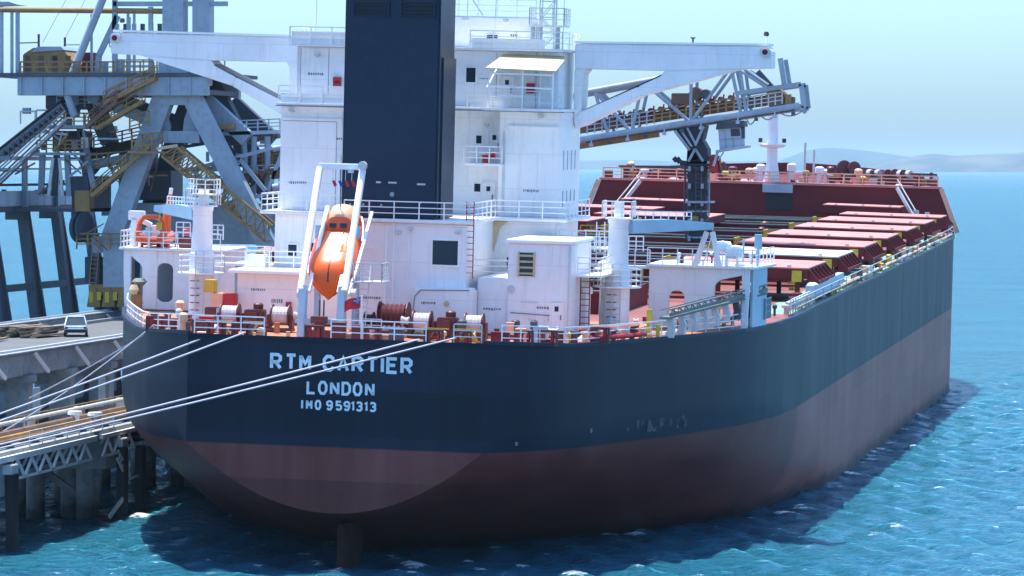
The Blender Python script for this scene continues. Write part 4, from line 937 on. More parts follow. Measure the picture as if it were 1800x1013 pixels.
part(ship, 'side_platform', 'clean_white', lambda b: (b.box(9.0, 12.4, 21.5, 25.0, 17.9, 18.0), b.rail([(9.0, 21.6, 18.0), (12.3, 21.6, 18.0), (12.3, 25, 18.0)], step=0.9)))
part(ship, 'cable_rack', 'machinery', lambda b: [b.tube((12.9 + 0.18 * k, 20.6, 13.0), (12.9 + 0.18 * k, 20.6, 16.3), 0.05, 6) for k in range(4)])

# stowed accommodation ladder on the starboard side
A, B_ = Vector((16.7, 14.6, 13.55)), Vector((20.6, 30.5, 14.35))
gw = part(ship, 'accommodation_ladder', 'coaming', lambda b: (b.beam(A + Vector((0, 0, 0.7)), B_ + Vector((0, 0, 0.75)), 0.7, 0.12), b.beam(A + Vector((0.3, 0, 1.2)), B_ + Vector((0.3, 0, 1.3)), 0.07, 0.08), b.beam(A + Vector((0.3, 0, 0.9)), B_ + Vector((0.3, 0, 1.0)), 0.07, 0.2), b.beam(A + Vector((-0.35, 0, 1.15)), B_ + Vector((-0.35, 0, 1.25)), 0.06, 0.06)))
def gw_post(i):
    t = (i + 0.4) / 9; p = A.lerp(B_, t)
    b = MB(); b.mi = 0; b.prism([p + Vector((-0.3, 0, -0.55)), p + Vector((0.22, 0, -0.55)), p + Vector((0.3, 0, 0.1)), p + Vector((0.12, 0, 0.62)), p + Vector((-0.2, 0, 0.62)), p + Vector((-0.1, 0, 0))], (0.06, 0.3, 0))
    return b.build('bracket', 'galv' if i < 6 else 'steel_dark', gw)
for i in range(8): gw_post(i)
part(gw, 'stanchion', 'galv', lambda b: [b.beam(A.lerp(B_, k / 14) + Vector((-0.3, 0, 0.75)), A.lerp(B_, k / 14) + Vector((-0.3, 0, 1.25)), 0.05, 0.05) for k in range(15)])
part(gw, 'side_lattice', 'coaming', lambda b: [b.beam(A.lerp(B_, k / 16) + Vector((0.3, 0, 0.85)), A.lerp(B_, (k + 0.5) / 16) + Vector((0.3, 0, 1.22)), 0.06, 0.06) for k in range(16)] + [b.beam(A.lerp(B_, (k + 0.5) / 16) + Vector((0.3, 0, 1.22)), A.lerp(B_, (k + 1) / 16) + Vector((0.3, 0, 0.85)), 0.06, 0.06) for k in range(16)])
part(gw, 'davit', 'yellow', lambda b: (b.beam(A + Vector((-0.9, -0.2, -0.55)), A + Vector((-0.9, -0.2, 1.2)), 0.3, 0.3), b.beam(A + Vector((-0.4, 0, -0.55)), A + Vector((-0.4, 0, 0.3)), 0.22, 0.22)))
part(gw, 'cage', 'steel_blue', lambda b: b.rail([B_ + Vector((-1.6, -1.0, -0.9)), B_ + Vector((0.2, -0.4, -0.9)), B_ + Vector((0.3, 2.2, -0.9))], h=1.3, step=0.4))
part(ship, 'side_rail_post', 'pale_blue', lambda b: b.tube((20.2, 28.5, 13.0), (20.2, 28.5, 15.0), 0.22, 10))

# ---------------------------------------------------------------- lifeboat davit (launching frame) and the lifeboat
davit = part(ship, 'lifeboat_davit', 'pale_blue', lambda b: (
    b.beam((-3.10, 4.6, 13.0), (-3.10, 5.0, 16.0), 0.45, 0.5, (0, 1, 0)), b.beam((-0.78, 4.6, 13.0), (-0.78, 5.0, 16.0), 0.45, 0.5, (0, 1, 0)),
    b.beam((-3.10, 8.5, 13.0), (-3.10, 8.5, 19.4), 0.35, 0.35), b.beam((-0.78, 8.5, 13.0), (-0.78, 8.5, 19.4), 0.35, 0.35),
    b.beam((-2.9, 4.62, 13.95), (-0.98, 4.62, 13.95), 0.3, 0.34)), bevel=0.03)
part(davit, 'gantry', 'clean_white', lambda b: (
    b.beam((-3.22, 4.8, 15.7), (-3.22, 8.9, 22.75), 0.34, 0.42), b.beam((-0.62, 4.8, 15.7), (-0.62, 8.9, 22.75), 0.34, 0.42),
    b.beam((-3.31, 8.95, 22.86), (-0.45, 8.95, 22.86), 0.36, 0.36, (0, 1, 0))), bevel=0.05)
part(davit, 'launching_rail', 'clean_white', lambda b: (b.beam((-2.85, 5.2, 15.6), (-2.85, 9.6, 20.4), 0.2, 0.3), b.beam((-1.05, 5.2, 15.6), (-1.05, 9.6, 20.4), 0.2, 0.3),
    b.beam((-0.5, 5.6, 15.5), (-0.2, 9.8, 20.2), 0.16, 0.16)))
part(davit, 'winch_block', 'galv', lambda b: (b.lathe((-0.55, 8.7, 22.95), (0, -1, 0), [(0, 0.26), (0.3, 0.26)], 12), b.box(-1.45, -1.15, 8.6, 8.9, 22.5, 22.7), b.lathe((-0.3, 5.2, 15.6), (1, 0, 0), [(0, 0.28), (0.3, 0.28)], 12), b.lathe((-3.45, 5.0, 15.5), (1, 0, 0), [(0, 0.26), (0.2, 0.26)], 12)))
for k in range(4):
    part(davit, 'marker_flag', 'signal_red' if k != 1 else 'flag_blue', lambda b: b.prism([(-2.45 + k * 0.38, 8.8, 22.0), (-2.3 + k * 0.38, 8.8, 22.05), (-2.12 + k * 0.38, 8.75, 21.75), (-2.28 + k * 0.38, 8.75, 21.65)], (0, 0.03, 0)))
part(davit, 'flag_line', 'galv', lambda b: [b.tube((-2.4 + k * 0.38, 8.82, 22.05), (-2.4 + k * 0.38, 8.9, 22.7), 0.02, 5) for k in range(4)])
part(davit, 'access_stair', 'galv', lambda b: (b.ladder((0.15, 5.2, 13.1), (0.15, 6.6, 17.2), 0.7), b.box(-0.4, 1.5, 5.6, 7.4, 16.2, 16.3), b.rail([(-0.3, 5.6, 16.3), (1.4, 5.6, 16.3), (1.4, 7.3, 16.3)], step=0.5), b.rail([(0.3, 5.3, 13.1), (1.5, 5.3, 13.1)], step=0.6)))
part(davit, 'hanging_gear', 'steel_dark', lambda b: (b.tube((-2.0, 4.4, 13.0), (-2.0, 4.5, 15.2), 0.05), b.tube((-1.75, 4.4, 13.0), (-1.75, 4.5, 15.2), 0.05)))
part(ship, 'fairlead_stand', 'machinery', lambda b: (b.box(-2.6, -1.1, 3.4, 4.2, 13.0, 13.5), b.box(-2.3, -1.4, 3.5, 4.1, 13.9, 14.3), b.box(-2.1, -1.6, 3.6, 4.0, 13.5, 13.9)), bevel=0.03)

lb0, lb1 = Vector((-1.86, 5.5, 15.75)), Vector((-1.98, 11.6, 20.95))
LBA = (lb1 - lb0).normalized(); LBX = Vector((1, 0, 0)); LBX = (LBX - LBA * LBX.dot(LBA)).normalized(); LBU = LBX.cross(LBA).normalized()
if LBU.z < 0: LBU = -LBU
lifeboat = thing('lifeboat', 'orange enclosed free-fall lifeboat hanging bow down in its white davit', 'lifeboat', lb0, frame=SHIP)
def loft(b, secs, n=26):
    vs = []
    for sec in secs:
        t, w, top, bot = sec[:4]; uc = sec[4] if len(sec) > 4 else 0.0
        for i in range(n):
            a = 2 * math.pi * i / n; c, s = math.cos(a), math.sin(a)
            if s >= 0: x, u = w * math.copysign(abs(c) ** 0.75, c), top * s ** 0.75
            else: x, u = w * math.copysign(abs(c) ** 0.9, c), -bot * abs(s) ** 1.15
            vs.append(lb0 + LBA * t + LBX * x + LBU * (u + uc))
    k = len(secs)
    b.add(vs, [(j * n + i, j * n + (i + 1) % n, (j + 1) * n + (i + 1) % n, (j + 1) * n + i) for j in range(k - 1) for i in range(n)] + [tuple(range(n - 1, -1, -1)), tuple(range((k - 1) * n, k * n))])
part(lifeboat, 'hull', 'orange', lambda b: loft(b, [(0, 0.03, 0.03, 0.03, -0.80), (0.2, 0.30, 0.22, 0.14, -0.66), (0.45, 0.66, 0.44, 0.3, -0.46), (0.75, 0.98, 0.60, 0.45, -0.27), (1.05, 1.2, 0.74, 0.6, -0.12), (1.4, 1.33, 0.78, 0.75, -0.03), (1.9, 1.41, 0.78, 0.88), (3.0, 1.43, 0.72, 0.95), (4.4, 1.38, 0.64, 0.95), (5.2, 1.28, 0.60, 0.92), (5.8, 1.16, 0.66, 0.85), (6.3, 1.0, 0.5, 0.7), (6.5, 0.84, 0.35, 0.5)]), smooth=True)
part(lifeboat, 'wheelhouse', 'orange_pale', lambda b: loft(b, [(5.0, 0.78, 0.86, 0.0), (5.3, 0.84, 1.12, 0.0), (5.8, 0.86, 1.2, 0.0), (6.3, 0.8, 1.05, 0.0), (6.6, 0.66, 0.7, 0.0)]), smooth=True)
part(lifeboat, 'visor', 'orange', lambda b: loft(b, [(4.45, 0.9, 0.74, 0.0), (4.8, 0.98, 0.9, 0.0), (5.0, 0.98, 1.02, 0.0), (5.15, 0.92, 1.08, 0.0)]), smooth=True)
for s in (-1, 1):
    part(lifeboat, 'window', 'dark_glass', lambda b: b.prism([lb0 + LBA * 4.52 + LBX * (s * 0.32 - 0.2) + LBU * 0.78, lb0 + LBA * 4.52 + LBX * (s * 0.32 + 0.2) + LBU * 0.76, lb0 + LBA * 4.76 + LBX * (s * 0.32 + 0.2) + LBU * 0.88, lb0 + LBA * 4.76 + LBX * (s * 0.32 - 0.2) + LBU * 0.90], LBU * 0.06 - LBA * 0.05))
def strake(b, s):
    tab = [(0.2, 0.31, -0.66), (0.45, 0.67, -0.46), (0.75, 0.99, -0.27), (1.05, 1.21, -0.12), (1.4, 1.34, -0.03), (1.9, 1.42, 0), (3.0, 1.44, 0), (4.4, 1.39, 0), (5.2, 1.29, 0), (5.8, 1.17, 0), (6.3, 1.01, 0)]
    pts = [lb0 + LBA * t + LBX * s * w + LBU * (u + 0.02) for t, w, u in tab]
    for p, q in zip(pts[:-1], pts[1:]): b.beam(p, q, 0.05, 0.09, LBU)
for s in (-1, 1): part(lifeboat, 'rubbing_strake', 'orange', lambda b: strake(b, s))
part(lifeboat, 'ridge_line', 'black', lambda b: b.path([lb0 + LBA * t + LBX * (0.02 + 0.13 * max(0, t - 1.6)) + LBU * h for t, h in ((0.75, 0.345), (1.05, 0.635), (1.4, 0.765), (2.0, 0.785), (3.0, 0.73), (3.8, 0.69), (4.4, 0.70))], 0.022, 5))
part(lifeboat, 'bow_eye', 'black', lambda b: b.beam(lb0 + LBA * 0.55 + LBU * 0.12, lb0 + LBA * 0.95 + LBU * 0.50, 0.07, 0.07))

# ---------------------------------------------------------------- rescue boat on the port station
rx, ry, rz = -18.6, 28.4, 16.9
rb = thing('rescue_boat', 'small orange rescue boat with rounded arch on the port boat station', 'rescue boat', (rx, ry, rz), frame=SHIP)
def rib(b):
    for s in (-1, 1):
        pts = [(rx + s * 0.75, ry - 1.7, rz + 0.62), (rx + s * 0.8, ry + 0.6, rz + 0.62), (rx + s * 0.6, ry + 1.6, rz + 0.7), (rx, ry + 2.2, rz + 0.85)]
        for p, q in zip(pts[:-1], pts[1:]): b.tube(p, q, 0.27, 12)
    b.prism([(rx - 0.8, ry - 1.6, rz + 0.55), (rx + 0.8, ry - 1.6, rz + 0.55), (rx + 0.75, ry + 1.4, rz + 0.55), (rx - 0.75, ry + 1.4, rz + 0.55)], (0, 0, -0.12))
    b.prism([(rx - 0.75, ry - 1.6, rz + 0.45), (rx, ry - 1.6, rz + 0.12), (rx + 0.75, ry - 1.6, rz + 0.45)], (0, 2.9, 0))
part(rb, 'hull', 'orange', rib, smooth=True)
def archf(b):
    pts = [(rx + u, ry - 1.2, rz + w) for u, w in ((-0.95, 0.75), (-0.82, 1.5), (-0.62, 1.85), (-0.35, 1.98), (0.35, 1.98), (0.62, 1.85), (0.82, 1.5), (0.95, 0.75))]
    b.path(pts, 0.15, 8)
part(rb, 'roll_bar', 'orange', archf, smooth=True)
part(rb, 'console', 'clean_white', lambda b: (b.box(rx - 0.3, rx + 0.3, ry - 0.4, ry + 0.3, rz + 0.55, rz + 1.4), b.box(rx - 0.6, rx + 0.6, ry - 1.35, ry - 1.2, rz + 0.8, rz + 1.1)), bevel=0.04)
part(rb, 'outboard_motor', 'galv', lambda b: (b.box(rx - 0.2, rx + 0.2, ry - 2.0, ry - 1.6, rz + 0.75, rz + 1.35), b.box(rx - 0.07, rx + 0.07, ry - 1.9, ry - 1.7, rz + 0.1, rz + 0.75)), bevel=0.05)
rd = part(ship, 'rescue_davit', 'clean_white', lambda b: (b.beam((-20.0, 28.2, 16.9), (-20.0, 28.2, 18.8), 0.4, 0.4), b.beam((-20.3, 28.2, 18.9), (-18.9, 28.2, 18.3), 0.3, 0.3), b.box(-20.4, -19.4, 28.0, 28.6, 18.6, 19.2), b.beam((-19.6, 28.2, 17.6), (-18.9, 28.2, 17.6), 0.25, 0.25)), bevel=0.03)
part(ship, 'rescue_crane_arm', 'orange', lambda b: (b.tube((-18.35, 29.6, 16.9), (-18.25, 29.6, 19.0), 0.34, 12, 0.26), b.tube((-18.25, 29.6, 19.0), (-18.05, 29.6, 20.3), 0.26, 12, 0.13)), smooth=True)
part(ship, 'rescue_crane_tip', 'clean_white', lambda b: b.tube((-18.05, 29.6, 20.3), (-18.0, 29.6, 20.7), 0.12, 10))
part(ship, 'winch_box', 'machinery', lambda b: (b.box(-17.0, -16.2, 28.0, 29.0, 16.9, 17.7), b.lathe((-16.0, 28.2, 17.5), (1, 0, 0), [(0, 0.35), (0.5, 0.35)], 12)), bevel=0.03)
part(ship, 'vent_head', 'clean_white', lambda b: (b.tube((-15.3, 27.4, 16.9), (-15.3, 27.4, 17.8), 0.3, 12), b.lathe((-15.3, 27.4, 17.8), (0, 0, 1), [(0, 0.5), (0.5, 0.5), (0.65, 0.3)], 14)), smooth=True)
part(ship, 'stowed_net', 'ochre', lambda b: b.lathe((-18.6, 24.0, 12.95), (0, 0, 1), [(0, 0.3), (0.6, 0.42), (1.1, 0.3)], 9), smooth=True)
part(ship, 'stowed_net', 'coaming', lambda b: b.lathe((-18.5, 24.3, 12.95), (0, 0, 1), [(0, 0.2), (1.6, 0.22), (1.9, 0.5), (2.1, 0.3)], 9), smooth=True)
part(ship, 'stowed_net', 'cream', lambda b: b.lathe((-18.7, 23.8, 14.05), (0, 0, 1), [(0, 0.2), (0.3, 0.32), (0.6, 0.2)], 9), smooth=True)
part(ship, 'cargo_stack', 'pale_blue', lambda b: b.box(-11.8, -10.6, 22.5, 24.0, 13.0, 16.4), bevel=0.04)
for i, (x, z, m) in enumerate(((-11.6, 13.0, 'machinery'), (-10.9, 13.0, 'pale_blue'), (-11.2, 13.9, 'orange_pale'), (-10.4, 13.9, 'signal_red'), (-11.7, 14.7, 'yellow'))):
    part(ship, 'deck_locker', m, lambda b: b.box(x - 0.36, x + 0.36, 16.0, 16.7, z + 0.02 * i, z + 0.85), bevel=0.04)

# ---------------------------------------------------------------- ensign
part(ship, 'ensign_staff', 'clean_white', lambda b: b.tube((1.3, 1.0, 13.2), (1.3, 0.8, 15.75), 0.045, 8))
fl = thing('ensign', 'small red flag with a blue and white corner on the stern staff', 'flag', (1.27, 0.82, 15.0), frame=SHIP)
def cloth(b, s0, s1, h0, h1, off):
    n = 8
    def P(s, h): return (1.25 - s * 0.95, 0.82 + 0.08 * math.sin(s * 9) + off, 15.68 - (1 - h) * 0.62 - 0.28 * s ** 1.3 - 0.04 * math.sin(s * 7))
    for i in range(n):
        a, c = s0 + (s1 - s0) * i / n, s0 + (s1 - s0) * (i + 1) / n
        b.face([P(a, h0), P(c, h0), P(c, h1), P(a, h1)])
part(fl, 'field', 'flag_red', lambda b: cloth(b, 0, 1, 0, 1, 0))
part(fl, 'canton', 'flag_blue', lambda b: (cloth(b, 0.0, 0.42, 0.5, 1, -0.006), cloth(b, 0.0, 0.42, 0.5, 1, 0.006)))
part(fl, 'cross', 'flag_white', lambda b: [(cloth(b, 0.0, 0.42, 0.69, 0.81, o), cloth(b, 0.17, 0.25, 0.5, 1, 1.4 * o)) for o in (-0.010, 0.010)])
part(fl, 'red_cross', 'signal_red', lambda b: [(cloth(b, 0.0, 0.42, 0.72, 0.78, o), cloth(b, 0.19, 0.23, 0.5, 1, 1.2 * o)) for o in (-0.016, 0.016)])

# ---------------------------------------------------------------- hatches
PITCH, Y0 = 20.9, 60.8
def make_coaming(i):
    y0, y1, w = Y0 + i * PITCH - 1.0, Y0 + i * PITCH + 13.4, 9.6
    if i == 7: y0, y1, w = 195.5, 204, 7.0
    z0, z1 = 12.9, 14.35
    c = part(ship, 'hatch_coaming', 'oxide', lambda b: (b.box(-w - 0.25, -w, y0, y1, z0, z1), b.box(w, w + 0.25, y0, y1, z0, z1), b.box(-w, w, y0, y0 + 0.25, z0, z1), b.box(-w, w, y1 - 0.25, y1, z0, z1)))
    part(c, 'top_bar', 'coaming', lambda b: (b.box(-w - 0.35, w + 0.35, y0 - 0.15, y0 + 0.4, z1 + 0.003, z1 + 0.12), b.box(-w - 0.35, w + 0.35, y1 - 0.4, y1 + 0.15, z1 + 0.003, z1 + 0.12)))
    part(c, 'stay', 'coaming', lambda b: [b.prism([(x, y0, z0), (x, y0 - 0.5, z0), (x, y0 - 0.12, z1 - 0.1), (x, y0, z1 - 0.1)], (0.08, 0, 0)) for x in np.arange(-w + 0.8, w, 1.6)])
    part(c, 'hold', 'hold', lambda b: b.box(-w + 0.01, w - 0.01, y0 + 0.26, y1 - 0.26, 12.96, 13.25))  # shallow dark brown slab on the deck in place of a deep hold
for i in range(-1, 8): make_coaming(i)
def make_cover(x0, x1, y0, y1, z0, z1, mat='hatch', bracket=True):
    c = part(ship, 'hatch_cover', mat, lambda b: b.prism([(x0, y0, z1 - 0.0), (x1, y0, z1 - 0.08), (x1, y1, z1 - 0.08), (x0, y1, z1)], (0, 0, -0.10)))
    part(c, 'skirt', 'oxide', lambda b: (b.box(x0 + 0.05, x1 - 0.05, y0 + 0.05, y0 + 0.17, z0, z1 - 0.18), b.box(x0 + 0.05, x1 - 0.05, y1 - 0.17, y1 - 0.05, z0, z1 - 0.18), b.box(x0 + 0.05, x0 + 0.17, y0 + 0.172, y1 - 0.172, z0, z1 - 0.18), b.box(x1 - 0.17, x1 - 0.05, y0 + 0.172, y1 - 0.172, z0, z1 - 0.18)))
    sgn = 1 if x1 > 0 else -1
    xo = x1 if sgn > 0 else x0
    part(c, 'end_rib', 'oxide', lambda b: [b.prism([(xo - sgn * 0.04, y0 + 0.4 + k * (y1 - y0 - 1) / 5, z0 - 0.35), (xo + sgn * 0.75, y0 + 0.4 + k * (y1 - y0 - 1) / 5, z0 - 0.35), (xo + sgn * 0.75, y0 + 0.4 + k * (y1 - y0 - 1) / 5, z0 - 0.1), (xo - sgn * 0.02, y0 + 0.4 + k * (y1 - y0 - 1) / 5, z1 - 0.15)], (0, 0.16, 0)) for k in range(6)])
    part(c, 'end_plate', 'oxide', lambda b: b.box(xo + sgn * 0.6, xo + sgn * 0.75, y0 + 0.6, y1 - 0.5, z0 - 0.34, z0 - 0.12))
    if bracket:
        part(c, 'corner_bracket', 'yellow', lambda b: b.box(xo - sgn * 1.15, xo - sgn * 0.45, y0 - 0.16, y0 + 0.02, z0 - 0.2, z1 - 0.3))
    part(c, 'support', 'oxide', lambda b: [b.box(xo - sgn * a - 0.16, xo - sgn * a + 0.16, yy, yy + 0.35, 12.9, z0) for a in (0.8, 3.4, 6.5) for yy in (y0 + 0.4, y1 - 0.9)])
    part(c, 'track', 'oxide', lambda b: [b.box(x0 + 0.4, x1 - 0.4, yy - 0.05, yy + 0.45, z0 - 0.22, z0 - 0.003) for yy in (y0 + 0.4, y1 - 0.9)])
    part(c, 'lug', 'galv', lambda b: [b.box(x0 + (x1 - x0) * f, x0 + (x1 - x0) * f + 0.3, y0 + 0.5, y0 + 0.75, z1 - 0.06, z1 + 0.1) for f in (0.15, 0.5, 0.85)])
    return c
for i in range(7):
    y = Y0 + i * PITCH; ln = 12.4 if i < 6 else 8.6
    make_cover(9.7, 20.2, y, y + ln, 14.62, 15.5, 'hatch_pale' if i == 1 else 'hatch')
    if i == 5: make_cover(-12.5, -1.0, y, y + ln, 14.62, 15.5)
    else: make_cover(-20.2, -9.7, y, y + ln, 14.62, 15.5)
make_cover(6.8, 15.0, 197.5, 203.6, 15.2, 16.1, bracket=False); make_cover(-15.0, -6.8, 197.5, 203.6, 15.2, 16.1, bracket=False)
# gear on the cross decks
for i in range(-1, 7):
    y = Y0 + i * PITCH + 15.6
    part(ship, 'cross_deck_house', 'oxide', lambda b: (b.box(-6.5, -3.8, y, y + 3.2, 12.9, 14.2), b.box(3.2, 6.0, y + 0.3, y + 3.0, 12.9, 14.0), b.box(-1.2, 1.0, y + 0.5, y + 2.0, 12.9, 13.8)), bevel=0.04)
    part(ship, 'guard_rail', 'yellow', lambda b: (b.rail([(-9.3, y - 0.6, 12.9), (-7.4, y - 0.6, 12.9), (-7.4, y + 3, 12.9)], h=2.3, r=0.05, step=0.9), b.rail([(7.6, y + 3, 12.9), (7.6, y - 0.6, 12.9), (9.2, y - 0.6, 12.9)], h=2.3, r=0.05, step=0.9)))
    part(ship, 'pipe_run', 'oxide', lambda b: [b.tube((-17.5, y + k, 13.3 + 0.1 * k), (17.5, y + k, 13.3 + 0.1 * k), 0.11, 6) for k in (0.6, 1.1, 2.7)])
    for sg in (1, -1):
        part(ship, 'deck_vent', 'orange_pale' if i % 2 else 'yellow', lambda b: b.lathe((sg * 17.2, y + 1.2, 12.9), (0, 0, 1), [(0, 0.25), (1.2, 0.25), (1.22, 0.42), (1.6, 0.42), (1.75, 0.2)], 10))
        part(ship, 'deck_bitts', 'machinery', lambda b: [b.lathe((sg * 19.9, y + k, 12.95), (0, 0, 1), [(0, 0.25), (0.8, 0.25), (0.82, 0.32), (0.9, 0.32)], 10) for k in (0.5, 1.6)])
part(ship, 'deck_hydrant', 'signal_red', lambda b: (b.box(19.0, 19.7, 38.0, 38.6, 13.0, 14.3), b.tube((19.3, 36, 13.0), (19.3, 36, 14.7), 0.2)), bevel=0.04)
part(ship, 'stowed_ladder', 'pale_blue', lambda b: b.beam((20.6, 58, 13.9), (20.8, 78, 14.0), 0.5, 0.8))
part(ship, 'stowed_ladder', 'galv', lambda b: (b.rail([(20.9, 44, 13.0), (20.9, 56, 13.0)], h=1.0, r=0.04, step=1.5), b.beam((20.7, 44, 13.6), (20.7, 56, 13.6), 0.3, 0.5)))
part(ship, 'light_post', 'clean_white', lambda b: (b.tube((-9.8, 104, 12.9), (-9.8, 104, 19.2), 0.12, 8), b.box(-10.9, -8.8, 103.6, 104.4, 18.3, 18.6), b.rail([(-10.9, 103.6, 18.6), (-8.8, 103.6, 18.6)], step=0.7)))
for x, y in ((-17.9, 160.0),): part(ship, 'light_post', 'yellow', lambda b: b.tube((x, y, 12.9), (x, y, 17.4), 0.3, 8))
part(ship, 'sat_dome', 'clean_white', lambda b: (b.lathe((16.0, 60.5, 13.0), (0, 0, 1), [(0, 0.3), (1.2, 0.3)], 10)))

# ---------------------------------------------------------------- forecastle
FY = 206.0
def fc_half(y, t): return max(0.2, (interp(BD, y) + (1.2 if y < 208 else 0.3)) * (1 - t) + (interp(BD, y) * 0.955 if y > 208 else 18.45) * t)
def forecastle_fn(b):
    ys = [FY, 208, 212, 217, 222, 226, 229, 231.5, 233.5, 234.6]
    r = [(fc_half(y, 0), fc_half(y, 1), y, 13.0, 17.85 + max(0, y - 212) * 0.03) for y in ys]
    for a, c in zip(r[:-1], r[1:]):
        for s in (1, -1): b.face([(s * a[0], a[2], a[3]), (s * c[0], c[2], c[3]), (s * c[1], c[2], c[4]), (s * a[1], a[2], a[4])])
        b.face([(-a[1], a[2], a[4]), (a[1], a[2], a[4]), (c[1], c[2], c[4]), (-c[1], c[2], c[4])])
    a = r[0]; b.face([(-a[0], FY, 13.0), (a[0], FY, 13.0), (a[1], FY, a[4]), (-a[1], FY, a[4])])
fc = part(ship, 'forecastle', 'oxide', forecastle_fn)
part(fc, 'deck_edge', 'hatch', lambda b: (b.box(-18.6, 18.6, FY - 0.35, FY + 1.6, 17.87, 18.12)))
for s in (1, -1): part(fc, 'wing_edge', 'orange_pale', lambda b: b.beam((s * 18.7, FY - 0.2, 17.9), (s * 20.6, FY - 0.2, 13.2), 0.5, 0.22, (0, 1, 0)))
part(fc, 'doorway', 'black', lambda b: b.box(-0.2, 2.6, FY - 0.06, FY - 0.003, 15.1, 17.0))
part(fc, 'name_board', 'steel_pale', lambda b: b.box(-0.6, 2.7, FY - 0.75, FY - 0.4, 17.0, 17.9), bevel=0.03)
part(fc, 'bulwark', 'oxide', lambda b: [b.face([(s * fc_half(y0, 1), y0, 18.0), (s * fc_half(y1, 1), y1, 18.0), (s * fc_half(y1, 1), y1, 19.1 + (y1 - 212) * 0.03), (s * fc_half(y0, 1), y0, 19.1 + (y0 - 212) * 0.03)]) for s in (1, -1) for y0, y1 in ((212, 217), (217, 222), (222, 226), (226, 229), (229, 231.5), (231.5, 233.5), (233.5, 234.6))])
part(fc, 'guard_rail', 'orange_pale', lambda b: b.rail([(-18.3, FY + 0.2, 18.1), (18.3, FY + 0.2, 18.1)], r=0.06, step=2.0, h=1.1))
part(fc, 'dark_rail', 'steel_dark', lambda b: (b.beam((-17.6, 213, 19.2), (-6, 222, 19.25), 0.3, 0.3), b.beam((17.6, 213, 19.2), (5, 222, 19.25), 0.3, 0.3)))
fm = part(ship, 'foremast', 'white', lambda b: b.lathe((0.1, 207.6, 17.9), (0, 0, 1), [(0, 0.95), (1.2, 0.8), (2.4, 0.62), (3.9, 0.58), (4.0, 1.3), (4.3, 1.5), (4.4, 0.6), (7.6, 0.55), (7.9, 1.1), (8.3, 1.4), (8.45, 1.4)], 14), smooth=True)
part(fm, 'platform_rail', 'galv', lambda b: b.rail([(-1.2, 206.4, 26.3), (1.4, 206.4, 26.3), (1.4, 208.8, 26.3), (-1.2, 208.8, 26.3)], step=0.9, r=0.05, h=0.9))
part(fm, 'lantern', 'black', lambda b: [b.lathe((x, 207.3, 22.4), (0, 0, 1), [(0, 0.22), (0.45, 0.22)], 8) for x in (-1.2, 1.4)])
part(ship, 'light_mast', 'galv', lambda b: (b.tube((3.2, 212, 18), (3.2, 212, 22.4), 0.14, 8), b.tube((4.1, 213, 18), (4.1, 213, 21.6), 0.12, 8)))
for x, y in ((12.2, 213.5), (15.6, 212.5)):
    w = part(ship, 'windlass', 'machinery', lambda b: (b.box(x - 1.6, x + 1.6, y - 1, y + 1, 18, 18.8), [b.box(x + k - 0.15, x + k + 0.15, y - 0.8, y + 0.8, 18.8, 19.5) for k in (-1.6, 1.5)]), bevel=0.05)
    part(w, 'chain_wheel', 'machinery', lambda b: [b.lathe((x + k - 1.5, y, 19.7 if x < 13 else 19.2), (0.5, -0.85, 0.1), [(0, r * 0.6), (0.02, r), (0.4, r), (0.42, r * 0.6)], 18) for k, r in (((-3.4, 0.85), (-2.3, 0.75)) if x < 13 else ((-1.9, 0.5), (-1.1, 0.55), (-0.2, 0.5)))])
    part(w, 'rope_drum', 'rope', lambda b: [b.lathe((x + k - 1.5, y, 19.2), (0.8, -0.6, 0), [(0, 0.45), (0.5, 0.45)], 14) for k in ((-0.6, 0.3) if x < 13 else (-0.6, 0.35))])
for k, (x, h, m) in enumerate(((-4.5, 1.5, 'machinery'), (-6.0, 2.0, 'machinery'), (-3.0, 1.3, 'orange_pale'), (-5.2, 1.0, 'yellow'), (-1.6, 1.8, 'clean_white'), (-2.2, 1.4, 'clean_white'), (2.0, 2.0, 'clean_white'), (4.9, 1.7, 'clean_white'), (5.5, 1.4, 'clean_white'), (6.4, 0.9, 'machinery'), (8.0, 1.0, 'steel_dark'), (-9.0, 0.9, 'hatch'), (-12.0, 0.8, 'machinery'), (-14.5, 1.0, 'clean_white'), (-16.5, 0.9, 'machinery'), (-10.4, 1.1, 'machinery'), (9.6, 0.8, 'yellow'), (17.2, 1.0, 'clean_white'))):
    part(ship, 'deck_vent', m, lambda b: b.lathe((x, 210 + (k % 3) * 1.6, 18.0), (0, 0, 1), [(0, 0.28), (h * 0.6, 0.28), (h * 0.65, 0.5), (h, 0.5), (h + 0.15, 0.25)], 10))
for s in (-1, 1):
    part(fc, 'stair', 'galv', lambda b: (b.beam((s * 14.0, FY - 0.8, 17.9), (s * 16.2, FY - 3.0, 14.6), 0.2, 0.4), b.beam((s * 14.0, FY - 0.8, 18.8), (s * 16.2, FY - 3.0, 15.6), 0.1, 0.1), b.tube((s * 16.3, FY - 3, 13), (s * 16.3, FY - 3, 15.6), 0.3, 8), b.tube((s * 17.5, FY - 3, 13), (s * 17.5, FY - 3, 15.4), 0.25, 8)))
    part(fc, 'corner_gear', 'machinery', lambda b: (b.box(s * 18.2, s * 17.4, FY + 0.5, FY + 1.5, 18.1, 18.9), b.lathe((s * 15.9, FY + 1, 18.1), (0, 0, 1), [(0, 0.3), (1.0, 0.3), (1.05, 0.7), (1.4, 0.7)], 8)))

